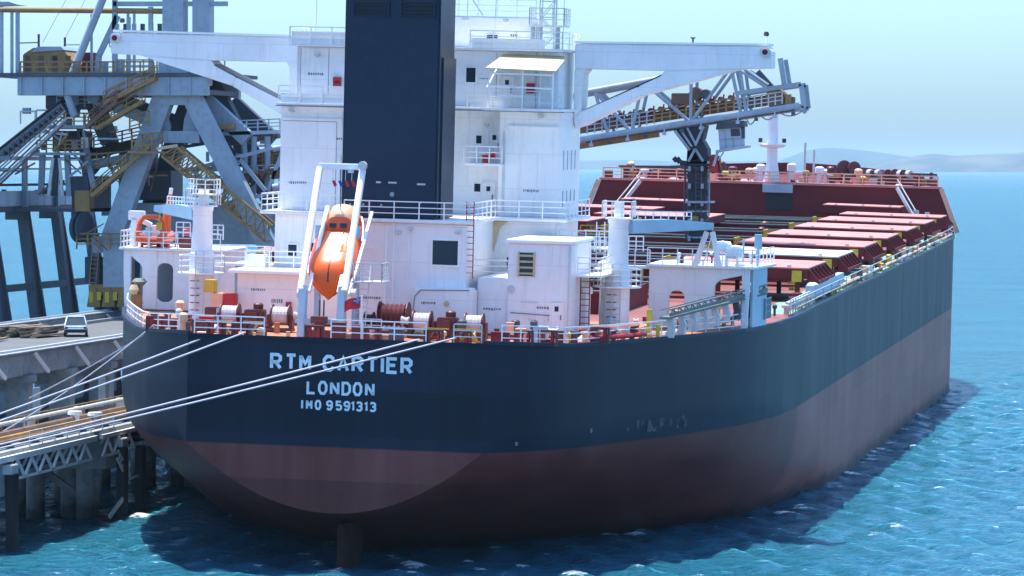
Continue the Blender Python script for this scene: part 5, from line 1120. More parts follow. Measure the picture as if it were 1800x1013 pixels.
for s_ in (-1, 1):
    part(lifeboat, 'grab_line', 'rope', lambda b: b.path([lb0 + LBA * t + LBX * s_ * (w + 0.05) - LBU * (0.16 + 0.07 * (k % 2)) for k, (t, w) in enumerate(((1.4, 1.3), (1.9, 1.4), (2.5, 1.41), (3.1, 1.42), (3.7, 1.4), (4.3, 1.38), (4.9, 1.33), (5.5, 1.22)))], 0.025, 5))
part(lifeboat, 'hatch', 'orange', lambda b: b.prism([lb0 + LBA * 2.5 + LBX * 0.45 + LBU * 0.68, lb0 + LBA * 3.2 + LBX * 0.45 + LBU * 0.63, lb0 + LBA * 3.2 + LBX * 1.0 + LBU * 0.50, lb0 + LBA * 2.5 + LBX * 1.0 + LBU * 0.55], LBU * 0.08))
part(lifeboat, 'fall_wire', 'steel_dark', lambda b: b.tube(lb0 + LBA * 5.6 + LBU * 1.1, (-1.95, 8.9, 22.7), 0.03, 5))
# small deck gear: vents, valves, lockers, coiled lines, each a part of its own
rg = random.Random(33)
def gear(n, place, mats, size=(0.2, 0.55)):
    for k in range(n):
        x, y, z = place(); x = max(-interp(BD, y) + 0.9, min(interp(BD, y) - 0.9, x)); m = rg.choice(mats); a = rg.uniform(*size); h = rg.uniform(0.4, 1.3) * (0.6 + a); kind = rg.random(); nb = MB()
        if kind < 0.35:
            nb.box(x - a / 2, x + a / 2, y - a / 2, y + a / 2, z, z + h * 0.7); nb.box(x - a * 0.58, x + a * 0.58, y - a * 0.58, y + a * 0.58, z + h * 0.7, z + h * 0.76); name = 'deck_locker'
        elif kind < 0.7:
            r0 = a * 0.3; nb.lathe((x, y, z), (0, 0, 1), [(0, r0), (h * 0.65, r0), (h * 0.7, r0 * 1.8), (h, r0 * 1.8), (h * 1.1, r0)], 9); name = 'deck_vent'
        elif kind < 0.85:
            nb.lathe((x - a / 2, y, z + a * 0.7), (1, 0.3, 0), [(0, a * 0.7), (0.05, a * 0.7), (0.06, a * 0.4), (a, a * 0.4), (a + 0.01, a * 0.7), (a + 0.06, a * 0.7)], 11); name = 'line_spool'
        else:
            nb.lathe((x, y, z), (0, 0, 1), [(0, a * 0.8), (0.1, a * 0.85), (0.2, a * 0.7), (0.3, a * 0.5)], 10); name = 'rope_coil'; m = 'rope'
        nb.build(name, m, ship)
def at_edge():
    y = rg.uniform(0.8, 12); sg = rg.choice((-1, 1)); return (sg * rg.uniform(0.25, 0.98) * (interp(BD, y) - 0.5), y, 13.0)
gear(46, at_edge, ['machinery', 'machinery', 'oxide', 'salmon', 'galv', 'cream', 'orange_pale', 'steel_dark', 'yellow'])
gear(30, lambda: (rg.uniform(11.5, 20.0), rg.uniform(14, 40), 13.0), ['machinery', 'galv', 'cream', 'orange_pale', 'yellow', 'pale_blue'])
gear(44, lambda: (rg.uniform(-17.5, 17.0), rg.uniform(207, 214), 17.95), ['machinery', 'machinery', 'oxide', 'orange_pale', 'clean_white', 'galv', 'ochre'], (0.35, 0.9))
gear(60, lambda: (rg.uniform(20.0, 21.1), rg.uniform(42, 196), 13.0), ['machinery', 'galv', 'cream', 'orange_pale', 'yellow', 'steel_dark', 'coaming', 'salmon'], (0.3, 0.8))
gear(40, lambda: (rg.uniform(-9, 9), Y0 + rg.randrange(-1, 7) * PITCH + rg.uniform(14.5, 19), 12.95), ['machinery', 'galv', 'oxide', 'ochre', 'yellow', 'coaming'], (0.4, 1.0))
gear(14, lambda: (rg.uniform(-20, -15), rg.uniform(27.2, 31), 16.9), ['machinery', 'galv', 'orange_pale', 'clean_white', 'signal_red'])
gear(10, lambda: (rg.uniform(14.5, 20), rg.uniform(27.2, 31), 16.9), ['galv', 'clean_white', 'pale_blue', 'machinery'])
for i in range(9):
    y0 = 44 + i * 17
    part(ship, 'edge_pipe', 'galv' if i % 2 else 'orange_pale', lambda b: b.path([(20.75, y0, 13.35), (20.8, y0 + 7, 13.4), (20.75, y0 + 15, 13.35)], 0.13, 8))

# ================================================================== MOORING ROPES
def sw(p): return tuple(SHIP @ Vector(p))
def rope(label, p, q, r=0.075, sag=0.25, group='stern mooring ropes'):
    p, q = Vector(p), Vector(q); n = 14; b = MB(); pts = []; r *= 0.75
    for i in range(n + 1):
        t = i / n; e = p.lerp(q, t); e.z -= sag * 4 * t * (1 - t); pts.append(e)
    b.path(pts, r, 6)
    o = b.build('mooring_rope', 'rope', None, smooth=True); tag(o, label, 'rope', group); return o
rope('pale mooring rope over the port quarter, upper of the left pair', sw((-7.30, 0.20, 13.24)), (-23.31, -4.00, 7.17), sag=0.08)
rope('pale mooring rope over the port quarter, lower of the left pair', sw((-5.24, 0.10, 13.48)), (-23.10, -4.60, 6.89), sag=0.1)
rope('pale mooring rope crossing the ship name, upper of the long pair', sw((4.85, 0.10, 13.42)), (-22.89, -5.20, 6.07), sag=0.07)
rope('pale mooring rope crossing the ship name, lower of the long pair', sw((6.95, 0.20, 13.58)), (-22.68, -5.80, 5.96), sag=0.09)
rope('thin mooring rope dropping steeply from the port corner of the poop to the low walkway', sw((-11.6, 3.5, 13.5)), (-22.28, 9.00, 7.06), 0.06, 0.3)
rope('thin mooring rope beside the steep one, ending further along the low walkway', sw((-11.2, 3.3, 13.5)), (-24.15, 20.00, 8.38), 0.06, 0.15)

# ================================================================== THE WHARF
wharf = thing('wharf', 'concrete wharf with crane girders, road and low mooring walkway beside the ship', 'wharf', (-32, 30, 0))
Y_A, Y_B = -24, 250
part(wharf, 'crane_girder', 'concrete', lambda b: (b.box(-29.5, -28.3, 6, Y_B, 9.1, 10.6), b.box(-29.9, -28.1, 6, Y_B, 10.603, 10.72)), bevel=0.03)
part(wharf, 'crane_girder', 'concrete', lambda b: (b.box(-44.2, -43.0, 30, Y_B, 8.9, 10.6), b.box(-44.6, -42.8, 30, Y_B, 10.603, 10.72)), bevel=0.03)
part(wharf, 'crane_rail', 'galv', lambda b: b.box(-28.72, -28.62, 6, Y_B, 10.72, 10.86)); part(wharf, 'crane_rail', 'galv', lambda b: b.box(-43.5, -43.4, 30, Y_B, 10.72, 10.86))
part(wharf, 'road_slab', 'road', lambda b: b.box(-42.6, -30.0, 6, Y_B, 9.5, 10.0))
part(wharf, 'kerb', 'galv', lambda b: b.box(-31.4, -31.1, 6, Y_B, 10.003, 10.35)); part(wharf, 'kerb', 'concrete', lambda b: b.box(-42.3, -42.0, 30, Y_B, 10.003, 10.25))
for i in range(14):
    y = 24.5 + i * 9.3
    part(wharf, 'girder_strut', 'clean_white', lambda b: b.beam((-28.2, y, 10.55), (-27.8, y + 1.9, 9.2), 0.16, 0.22))
    if i > 1: part(wharf, 'girder_strut', 'clean_white', lambda b: b.beam((-42.94, y + 29, 10.5), (-42.6, y + 31, 9.6), 0.14, 0.2))
for i in range(20):
    y = 14.0 + i * 9.45
    part(wharf, 'column', 'concrete', lambda b: (b.box(-29.7, -28.2, y - 0.65, y + 0.65, 5.3, 9.1), b.box(-29.9, -28.0, y - 0.85, y + 0.85, 8.6, 9.097)), bevel=0.05)
    part(wharf, 'column', 'concrete', lambda b: b.box(-44.3, -43.0, y + 5 - 0.65, y + 5 + 0.65, -3, 8.9), bevel=0.05)
    if i < 12:
        part(wharf, 'pile', 'concrete', lambda b: b.lathe((-28.9, y, -4), (0, 0, 1), [(0, 0.62), (9.3, 0.62)], 16), smooth=True)
        part(wharf, 'cross_beam', 'concrete', lambda b: b.box(-43.0, -29.7, y - 0.4, y + 0.4, 8.0, 9.5))
    if i < 7: part(wharf, 'pile_brace', 'steel_dark', lambda b: b.beam((-29.7, y, 6.6), (-43.0, y + 1, 1.5), 0.35, 0.35))
# low walkway with its truss
part(wharf, 'walkway', 'concrete', lambda b: b.box(-25.6, -21.5, Y_A, 66, 5.55, 5.95), bevel=0.03)
part(wharf, 'walkway', 'concrete', lambda b: b.box(-29.8, -25.62, Y_A, 66, 4.7, 5.3))
part(wharf, 'walkway_edge', 'clean_white', lambda b: b.box(-21.5, -21.25, 4, 25.2, 5.38, 5.72)); part(wharf, 'walkway_edge', 'clean_white', lambda b: b.box(-21.5, -21.25, 26.4, 62, 5.4, 5.68))
M['ore_pipe'] = M['dust']
for k, (x, r, m, z) in enumerate(((-22.3, 0.16, 'dust', 6.35), (-22.8, 0.2, 'ochre', 6.45), (-23.5, 0.12, 'galv', 6.3), (-24.3, 0.22, 'dust', 6.4), (-25.0, 0.14, 'galv', 6.9))):
    part(wharf, 'pipe', m, lambda b: b.tube((x, Y_A, z), (x, 66, z), r, 8))
part(wharf, 'pipe_support', 'steel_dark', lambda b: [b.box(-25.3, -22.0, y, y + 0.25, 5.95, 6.2) for y in range(-20, 64, 5)])
part(wharf, 'walkway_rail', 'ochre', lambda b: b.rail([(-25.5, Y_A, 5.95), (-25.5, 66, 5.95)], h=1.1, step=2.5, r=0.04))
part(wharf, 'walkway_rail', 'galv', lambda b: b.rail([(-21.6, 12, 5.95), (-21.6, 30, 5.95)], h=0.9, step=2.5, r=0.03, bars=2))
def truss(b, y0, y1, n):
    x, zt, zb = -21.35, 5.3, 4.25
    b.beam((x, y0, zb), (x, y1, zb), 0.12, 0.12)
    for i in range(n):
        a, c = y0 + (y1 - y0) * i / n, y0 + (y1 - y0) * (i + 1) / n; m = (a + c) / 2
        b.beam((x, a, zb), (x, m, zt), 0.14, 0.16); b.beam((x, m, zt), (x, c, zb), 0.14, 0.16); b.beam((x - 0.3, m, zt), (x - 0.9, m + 0.9, zb + 0.4), 0.1, 0.14); b.beam((x, a, zb), (x, c, zb), 0.14, 0.14)
for k, (y0, y1, n) in enumerate(((7.5, 24.2, 6), (26.6, 34.0, 3), (36.5, 50, 5))):
    part(wharf, 'truss', 'clean_white', lambda b: truss(b, y0, y1, n))
    part(wharf, 'floor_joist', 'steel_dark', lambda b: (b.beam((-25.3, y0, 4.25), (-25.3, y1, 4.25), 0.3, 0.4), b.beam((-23.4, y0, 4.3), (-23.4, y1, 4.3), 0.2, 0.3)))
def dolphin(y):
    part(wharf, 'dolphin_cap', 'concrete', lambda b: b.box(-28.1, -21.6, y - 1.2, y + 1.4, 3.3, 5.5), bevel=0.06)
    for x, yy in ((-26.6, y - 0.5), (-24.6, y + 0.6), (-23.2, y - 0.6)):
        part(wharf, 'pile', 'concrete', lambda b: b.lathe((x, yy, -4), (0, 0, 1), [(0, 0.62), (7.4, 0.62)], 16), smooth=True)
    part(wharf, 'fender_pile', 'fender', lambda b: (b.box(-21.55, -20.95, y + 0.9, y + 1.7, -3, 4.6)), bevel=0.05)
    part(wharf, 'fender_cap', 'galv', lambda b: (b.box(-21.9, -21.0, y + 0.5, y + 1.8, 4.62, 5.2)), bevel=0.05)
    part(wharf, 'pile_brace', 'concrete', lambda b: (b.beam((-26.6, y, 3.3), (-23.2, y, 1.0), 0.45, 0.45), b.beam((-22.6, y, 3.3), (-23.0, y, -2), 0.6, 0.6)))
    part(wharf, 'bollard', 'clean_white', lambda b: [b.lathe((x, yy, 5.95), (0, 0, 1), [(0, 0.45), (0.1, 0.3), (0.75, 0.28), (0.78, 0.5), (1.0, 0.45)], 12) for x, yy in ((-22.6, y - 0.4), (-24.2, y + 0.4))])
for y in (-20.5, 6.2, 29.5, 56): dolphin(y)
part(wharf, 'fender_pile', 'fender', lambda b: b.box(-21.5, -21.0, 34.6, 35.6, -3, 4.4), bevel=0.05)
part(wharf, 'bent_ladder', 'galv', lambda b: (b.ladder((-21.2, 29.5, 4.2), (-21.0, 31.6, 2.4), 0.6, (0, 0.5, 0.8), 0.06), b.beam((-21.0, 31.6, 2.4), (-21.0, 33.6, 2.5), 0.1, 0.1), b.beam((-21.4, 28.4, 0.2), (-21.1, 30.6, 1.3), 0.16, 0.25), b.beam((-21.1, 31.0, 4.0), (-21.0, 31.6, 2.6), 0.12, 0.12)))
part(wharf, 'water_glimpse_panel', 'pale_blue', lambda b: [b.box(x, x + 0.1, y, y + 1.4, 6.3, 8.4) for x, y in ((-27.2, 30.2), (-27.0, 44.5))])  # pale panels added to stand for bright water glimpsed between the columns
part(wharf, 'light_box', 'galv', lambda b: [b.box(-26.8, -26.2, y, y + 0.7, 5.95, 6.7) for y in (27, 38, 48)])

# timber stack and car on the wharf road
ts = thing('timber_stack', 'untidy stack of weathered planks on the wharf road beside the parked car', 'timber stack', (-39.3, 69, 10.0))
r = random.Random(4)
for k in range(6):
    for j in range(4):
        b = MB(); x = -41.4 + j * 1.05 + r.uniform(-0.2, 0.2); y = 66 + r.uniform(-0.7, 0.7); z = 10.05 + k * 0.14
        b.beam((x, y, z), (x + r.uniform(-0.3, 0.4) + 0.9 * (k % 2), y + 4.6, z + r.uniform(0, 0.05)), 0.5, 0.12); b.build('plank', 'timber', ts)
tp = thing('timber_stack', 'low pile of pale planks on the wharf road, away from the parked car', 'timber stack', (-40.5, 60, 10.0))
for k in range(3):
    for j in range(4):
        b = MB(); x = -42 + j * 0.9 + r.uniform(-0.2, 0.2); y = 56 + r.uniform(-0.7, 0.7); z = 10.05 + k * 0.14
        b.beam((x, y, z), (x + r.uniform(-0.3, 0.4), y + 5, z), 0.5, 0.12); b.build('plank', 'timber', tp)
def car(x, y, z, ang):
    t = thing('parked_car', 'silver blue car parked on the wharf road beside the timber', 'car', (x, y, z))
    c, s = math.cos(ang), math.sin(ang)
    def Rr(p): return (x + p[0] * c - p[1] * s, y + p[0] * s + p[1] * c, z + p[2])
    # side outline: y forward
    body = [(-2.1, 0.32), (-2.15, 0.72), (-2.0, 0.92), (0.7, 0.95), (1.9, 0.82), (2.15, 0.6), (2.15, 0.32)]
    b = MB(); b.prism([Rr((-0.86, u, w)) for u, w in body], Vector(Rr((0.86, 0, 0))) - Vector(Rr((-0.86, 0, 0)))); b.build('body', 'car_paint', t, bevel=0.07)
    b = MB()
    lo = [(-0.80, -1.95, 0.93), (0.80, -1.95, 0.93), (0.80, 1.0, 0.93), (-0.80, 1.0, 0.93)]; hi = [(-0.64, -1.45, 1.48), (0.64, -1.45, 1.48), (0.64, 0.25, 1.5), (-0.64, 0.25, 1.5)]
    b.add([Rr(p) for p in lo + hi], [(0, 3, 2, 1), (4, 5, 6, 7), (0, 1, 5, 4), (1, 2, 6, 5), (2, 3, 7, 6), (3, 0, 4, 7)]); b.build('cabin', 'dark_glass', t)
    b = MB(); b.prism([Rr((-0.68, -1.5, 1.47)), Rr((0.68, -1.5, 1.47)), Rr((0.68, 0.3, 1.49)), Rr((-0.68, 0.3, 1.49))], (0, 0, 0.06)); b.build('roof', 'car_paint', t, bevel=0.02)
    for sx in (-1, 1):
        for u0, w0, u1, w1 in ((-1.98, 0.92, -1.46, 1.5), (-0.5, 0.92, -0.5, 1.5), (1.02, 0.92, 0.26, 1.5)):
            b = MB(); b.beam(Rr((sx * 0.8, u0, w0)), Rr((sx * 0.65, u1, w1)), 0.08, 0.1)
            b.build('pillar', 'car_paint', t)
        for u in (-1.3, 1.35):
            b = MB(); p = Rr((sx * 0.72, u, 0.33)); q = Rr((sx * 0.9, u, 0.33)); b.tube(p, q, 0.33, 16); w = b.build('wheel', 'tyre', t)
            b = MB(); b.tube(q, Rr((sx * 0.91, u, 0.33)), 0.19, 10); b.build('rim', 'galv', w)
        b = MB(); b.beam(Rr((sx * 0.6, -2.17, 0.72)), Rr((sx * 0.82, -2.13, 0.72)), 0.04, 0.16); b.build('tail_light', 'signal_red', t)
        b = MB(); b.beam(Rr((sx * 0.55, 2.12, 0.68)), Rr((sx * 0.8, 2.08, 0.7)), 0.05, 0.13); b.build('headlight', 'clean_white', t)
    b = MB(); b.beam(Rr((-0.84, -2.16, 0.45)), Rr((0.84, -2.16, 0.45)), 0.08, 0.2); b.build('bumper', 'tyre', t)
car(-36.6, 70.6, 10.0, 0.3)

# ================================================================== CONVEYOR TRESTLE behind the wharf
tre = thing('conveyor_trestle', 'dark conveyor gallery on raking legs standing in the sea behind the wharf', 'conveyor trestle', (-52, 110, 0))
part(tre, 'gallery', 'steel_dark', lambda b: (b.box(-53.6, -52.0, 40, 126, 19.0, 19.35), b.box(-52.2, -52.0, 40, 126, 19.35, 19.7)))
part(tre, 'roof', 'steel_blue', lambda b: b.box(-53.8, -51.8, 40, 126, 22.6, 22.75))
for k in range(40):
    y = 44 + k * 2.05
    part(tre, 'wall_panel', 'steel_pale' if k % 5 else 'steel_blue', lambda b: b.box(-52.04, -51.93, y, y + 1.85, 19.5, 20.8))
for k in range(9): part(tre, 'column', 'steel_blue', lambda b: b.box(-52.0, -51.6, 50 + k * 9.2, 50.5 + k * 9.2, 19.4, 23.6))
part(tre, 'top_rail', 'steel_blue', lambda b: b.box(-52.0, -51.65, 40, 126, 23.4, 23.75))
part(tre, 'belt', 'belt', lambda b: b.box(-53.3, -52.3, 40, 126, 21.2, 21.4))
for k in range(9):
    y = 58.5 + k * 9.6
    part(tre, 'raking_leg', 'steel_dark', lambda b: b.beam((-52.3, y, 19.0), (-49.6, y + 0.6, -3), 0.75, 1.3))
    part(tre, 'leg_plate', 'steel_dark', lambda b: b.prism([(-52.6, y + 0.5, 19.0), (-51.9, y + 0.5, 19.0), (-48.4, y + 1.0, -3), (-49.8, y + 1.0, -3)], (0, 0.3, 0)))
    part(tre, 'leg_head', 'steel_dark', lambda b: b.box(-53.6, -51.9, y - 0.9, y + 0.9, 18.3, 19.0))
part(tre, 'tie_beam', 'steel_dark', lambda b: b.beam((-51.3, 45, 12.6), (-51.3, 130, 12.6), 0.3, 0.6))

# ================================================================== SHIPLOADER
LY = 103.0
ldr = thing('shiploader', 'grey blue travelling shiploader with long boom and chute over the open holds', 'shiploader', (-37, 106, 10.7))
def g(name, mat, pts, w, h=None, dy=0.0, parent=ldr):
    """straight member through points, shifted dy metres away along the wharf"""
    b = MB()
    for p, q in zip(pts[:-1], pts[1:]): b.beam((p[0], p[1] + dy, p[2]), (q[0], q[1] + dy, q[2]), w, w if h is None else h, (0, 1, 0))
    return b.build(name, mat, parent)
def gt(name, mat, pts, r, dy=0.0, parent=ldr, n=10):
    b = MB(); b.path([(p[0], p[1] + dy, p[2]) for p in pts], r, n); return b.build(name, mat, parent, smooth=True)
# portal: two A-frames, 9 m apart along the quay
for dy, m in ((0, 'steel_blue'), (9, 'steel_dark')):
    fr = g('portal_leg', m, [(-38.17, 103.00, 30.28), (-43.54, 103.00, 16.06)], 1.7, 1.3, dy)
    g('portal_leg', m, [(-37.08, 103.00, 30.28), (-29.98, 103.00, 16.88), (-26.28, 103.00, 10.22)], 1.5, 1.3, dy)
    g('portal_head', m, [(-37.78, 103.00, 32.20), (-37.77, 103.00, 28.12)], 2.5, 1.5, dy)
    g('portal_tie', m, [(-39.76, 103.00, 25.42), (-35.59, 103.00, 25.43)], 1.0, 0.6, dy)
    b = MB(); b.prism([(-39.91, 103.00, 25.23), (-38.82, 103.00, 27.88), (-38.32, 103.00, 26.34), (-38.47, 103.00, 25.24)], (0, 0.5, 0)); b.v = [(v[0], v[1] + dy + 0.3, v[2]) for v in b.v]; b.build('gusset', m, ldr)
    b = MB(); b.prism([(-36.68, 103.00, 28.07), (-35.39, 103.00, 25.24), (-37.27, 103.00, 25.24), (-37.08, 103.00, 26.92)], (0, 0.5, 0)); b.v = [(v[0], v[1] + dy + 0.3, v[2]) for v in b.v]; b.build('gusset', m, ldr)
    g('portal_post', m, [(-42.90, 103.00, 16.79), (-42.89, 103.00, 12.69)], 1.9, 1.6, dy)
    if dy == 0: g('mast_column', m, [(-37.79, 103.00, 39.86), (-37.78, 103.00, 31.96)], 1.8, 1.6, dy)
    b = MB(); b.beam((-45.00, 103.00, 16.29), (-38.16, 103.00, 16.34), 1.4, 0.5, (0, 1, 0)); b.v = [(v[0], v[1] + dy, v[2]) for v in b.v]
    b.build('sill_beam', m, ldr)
    bog = MB()
    for k in range(3):
        x = (-44.64, 103.00, 12.19)[0] + k * 1.3; bog.prism([(x - 0.6, 102 + dy, 11.0), (x + 0.6, 102 + dy, 11.0), (x + 0.55, 102 + dy, 11.9), (x + 0.1, 102 + dy, 12.7), (x - 0.4, 102 + dy, 12.2)], (0, 2, 0))
    bog.box((-45.15, 103.00, 12.18)[0], (-41.54, 103.00, 12.22)[0], 102.3 + dy, 104 + dy, 12.0, 12.9)
    bo = bog.build('bogie', 'ochre', ldr, bevel=0.05)
    part(bo, 'hazard_plate', 'yellow', lambda b: [b.box(-45.0 + k * 0.7, -44.65 + k * 0.7, 101.93 + dy, 101.995 + dy, 11.4 + 0.2 * (k % 2), 12.3) for k in range(4)])
    part(bo, 'wheel', 'black', lambda b: [b.tube((-44.2 + k * 1.2, 102.5 + dy, 11.15), (-44.2 + k * 1.2, 103.1 + dy, 11.15), 0.4, 14) for k in range(3)])
    bog = MB(); bog.box(-30.4, -27.9, 102 + dy, 104 + dy, 11.3, 12.6); bo = bog.build('bogie', 'yellow', ldr, bevel=0.05)
    part(bo, 'wheel', 'black', lambda b: [b.tube((-29.9 + k * 1.1, 102.5 + dy, 11.15), (-29.9 + k * 1.1, 103.1 + dy, 11.15), 0.4, 14) for k in range(3)])
    if dy == 0: g('mast_column', m, [(-35.46, 103.00, 39.85), (-35.45, 103.00, 34.20), (-35.59, 103.00, 29.80)], 1.5, 1.5, 0.4)
    g('portal_brace', m, [(-45.66, 103.00, 28.93), (-38.91, 103.00, 26.34)], 0.95, 0.8, dy + 1)
    g('portal_brace', m, [(-35.94, 103.00, 28.60), (-32.22, 103.00, 25.25)], 1.3, 1.0, dy + 3)
# main machinery deck
md = MB(); md.box((-51.19, 103.00, 29.79)[0], (-34.60, 103.00, 29.80)[0], 101.5, 102.4, 28.9, 30.5); md.box((-51.19, 103.00, 29.79)[0], (-34.60, 103.00, 29.80)[0], 112.0, 112.9, 28.9, 30.5)
md.build('deck_girder', 'steel_blue', ldr, bevel=0.04)
for k in range(9):
    x = (-51.09, 103.00, 29.79)[0] + 0.2 + k * 1.85
    part(ldr, 'girder_stiffener', 'steel_blue', lambda b: b.box(x, x + 0.1, 101.3, 101.498, 28.95, 30.45))
part(ldr, 'machinery_deck', 'steel_dark', lambda b: b.box((-54.22, 103.00, 30.52)[0], (-33.22, 103.00, 30.52)[0], 101.3, 113.2, 30.503, 30.8))
part(ldr, 'deck_rail', 'ochre', lambda b: b.rail([(-50.91, 101.50, 30.44), (-39.24, 101.50, 30.43)], h=1.3, step=1.2, r=0.06))
part(ldr, 'deck_rail', 'steel_pale', lambda b: b.rail([(-45.56, 112.00, 30.68), (-35.85, 112.00, 30.68)], h=1.5, step=1.2, r=0.06))
part(ldr, 'girder_underframe', 'steel_dark', lambda b: [b.box(-50.5 + 2.2 * k, -50.1 + 2.2 * k, 102.4, 112.0, 29.0, 29.4) for k in range(8)])
# winch house on the deck
def house(b):
    y = 104
    pts = [(-51.51, 104.00, 30.69), (-46.97, 104.00, 30.69), (-46.97, 104.00, 31.65), (-48.08, 104.00, 33.01), (-50.60, 104.00, 33.01), (-51.51, 104.00, 32.43)]
    b.prism(pts, (0, 5, 0))
hs = part(ldr, 'machinery_house', 'ochre', house, bevel=0.06)
part(hs, 'roof', 'steel_blue', lambda b: b.prism([(-50.74, 103.80, 32.62), (-47.81, 103.80, 32.81), (-48.07, 103.80, 33.10), (-50.13, 103.80, 33.10)], (0, 5.4, 0)))
for k in range(7):
    part(hs, 'wall_panel', 'ochre' if k % 2 else 'dust', lambda b: b.prism([(-51.29, 103.95, 30.88), (-50.84, 103.95, 30.88), (-50.84, 103.95, 32.33), (-51.29, 103.95, 32.33)], (0, 0.04, 0))).location.x = k * 0.6
part(hs, 'vent', 'black', lambda b: b.lathe((-48.68, 104.00, 32.09), (0, -1, 0), [(0, 0.2), (0.1, 0.2)], 10))
part(ldr, 'drive_unit', 'oxide', lambda b: (b.box((-46.26, 104.00, 30.40)[0], (-45.31, 104.00, 30.40)[0], 104, 106, 30.8, 32.6), b.lathe((-45.78, 103.90, 31.36), (0, -1, 0), [(0, 0.5), (0.2, 0.5)], 12)), bevel=0.06)
part(ldr, 'control_box', 'steel_blue', lambda b: (b.box((-43.26, 103.00, 30.37)[0], (-42.46, 103.00, 30.37)[0], 103, 104, 30.8, 32.0), b.lathe((-43.00, 103.50, 31.06), (0, 0, 1), [(0, 0.35), (0.5, 0.3), (0.7, 0.1)], 10)), bevel=0.04)
part(ldr, 'control_box', 'steel_pale', lambda b: b.lathe((-44.25, 104.00, 30.49), (0, 0, 1), [(0, 0.32), (1.3, 0.32)], 12))
gt('tie_rod', 'steel_dark', [(-50.09, 104.00, 33.06), (-50.09, 104.00, 34.17)], 0.1); gt('tie_rod', 'steel_dark', [(-47.77, 104.00, 33.11), (-47.77, 104.00, 33.88)], 0.1)
gt('stay_rope', 'galv', [(-49.74, 104.00, 33.45), (-47.47, 104.00, 37.46)], 0.03); gt('stay_rope', 'galv', [(-47.72, 104.00, 33.88), (-45.87, 104.00, 37.30)], 0.03)
g('deck_frame', 'ochre', [(-50.09, 104.00, 33.45), (-52.01, 104.00, 33.40)], 0.1); g('deck_frame', 'galv', [(-47.77, 104.00, 33.25), (-45.96, 104.00, 33.25)], 0.1)
# overhead runway, posts and the bent ore pipe
gt('runway_pipe', 'ochre', [(-54.72, 103.00, 36.23), (-38.68, 103.00, 36.03)], 0.24)
g('runway_beam', 'steel_blue', [(-43.16, 103.00, 36.67), (-33.23, 103.00, 36.64)], 0.4, 0.4)
part(ldr, 'runway_roof', 'steel_blue', lambda b: b.prism([(-54.72, 103.00, 36.57), (-51.69, 103.00, 36.66), (-52.45, 103.00, 36.90), (-54.72, 103.00, 36.91)], (0, 3, 0)))
for x, y0, y1, w in ((3, 12, 136, 0.25), (21, 20, 136, 0.22), (31, 22, 136, 0.3), (202, 0, 136, 0.4), (161, 25, 136, 0.18), (265, 12, 60, 0.35), (225, 22, 60, 0.2), (226, 100, 138, 0.3), (265, 100, 138, 0.4), (236, 100, 138, 0.2)):
    bb = MB(); p0, p1 = {3: ((-53.05, 103.00, 36.47), (-53.06, 103.00, 30.47)), 21: ((-52.15, 103.00, 36.08), (-52.15, 103.00, 30.47)), 31: ((-51.64, 103.00, 35.98), (-51.64, 103.00, 30.47)), 202: ((-43.06, 103.00, 37.01), (-43.06, 103.00, 30.47)), 161: ((-45.11, 103.00, 35.81), (-45.11, 103.00, 30.47)), 265: ((-39.92, 103.00, 36.42), (-39.91, 103.00, 30.37)), 225: ((-41.91, 103.00, 35.95), (-41.91, 103.00, 34.12)), 226: ((-41.86, 103.00, 35.56), (-41.86, 103.00, 30.37)), 236: ((-41.37, 103.00, 35.95), (-41.36, 103.00, 30.37))}[x]
    if not (x == 265 and y0 == 100): bb.beam(p0, p1, w, w, (0, 1, 0)); bb.build('post', 'steel_blue', ldr)
gt('ore_pipe', 'steel_blue', [(-43.37, 102.00, 38.17), (-46.46, 102.00, 30.83), (-46.86, 102.00, 29.77), (-46.91, 102.00, 28.91), (-46.30, 102.00, 27.13)], 0.34, n=14)
g('raking_post', 'steel_blue', [(-42.81, 103.00, 35.66), (-44.46, 103.00, 32.30), (-44.61, 103.00, 30.37)], 0.45, 0.4)
for k in range(6):
    part(ldr, 'hanging_gear', 'steel_dark' if k % 2 else 'galv', lambda b: b.box(-43.2 + k * 0.75, -42.9 + k * 0.75, 103.4, 103.8, 33.4 + 0.3 * (k % 3), 35.0))
part(ldr, 'gear_tray', 'galv', lambda b: (b.box(-43.6, -39.3, 103.2, 104.2, 33.0, 33.15), b.rail([(-43.6, 103.2, 33.15), (-39.3, 103.2, 33.15)], h=0.8, step=0.6, r=0.05)))
# feed conveyor climbing from the left
bl = MB()
for a, c, w, h, dy in (((-54.73, 103.00, 22.52), (-47.56, 103.00, 27.96), 0.5, 0.9, 0), ((-54.06, 101.00, 20.36), (-46.65, 101.00, 26.97), 0.18, 0.18, 0), ((-54.06, 101.00, 21.18), (-46.85, 101.00, 27.55), 0.12, 0.12, 0)): bl.beam(a, c, w, h)
cv = bl.build('feed_conveyor', 'steel_blue', ldr)
part(cv, 'belt', 'belt', lambda b: b.beam((-54.73, 103.00, 23.11), (-47.56, 103.00, 28.54), 1.6, 0.12))
part(cv, 'handrail', 'dust', lambda b: (b.beam((-54.06, 101.00, 20.02), (-46.55, 101.00, 26.78), 0.2, 0.14), b.beam((-54.06, 101.00, 20.70), (-46.75, 101.00, 27.26), 0.16, 0.12), b.beam((-54.06, 101.00, 21.47), (-46.95, 101.00, 27.74), 0.14, 0.1)))
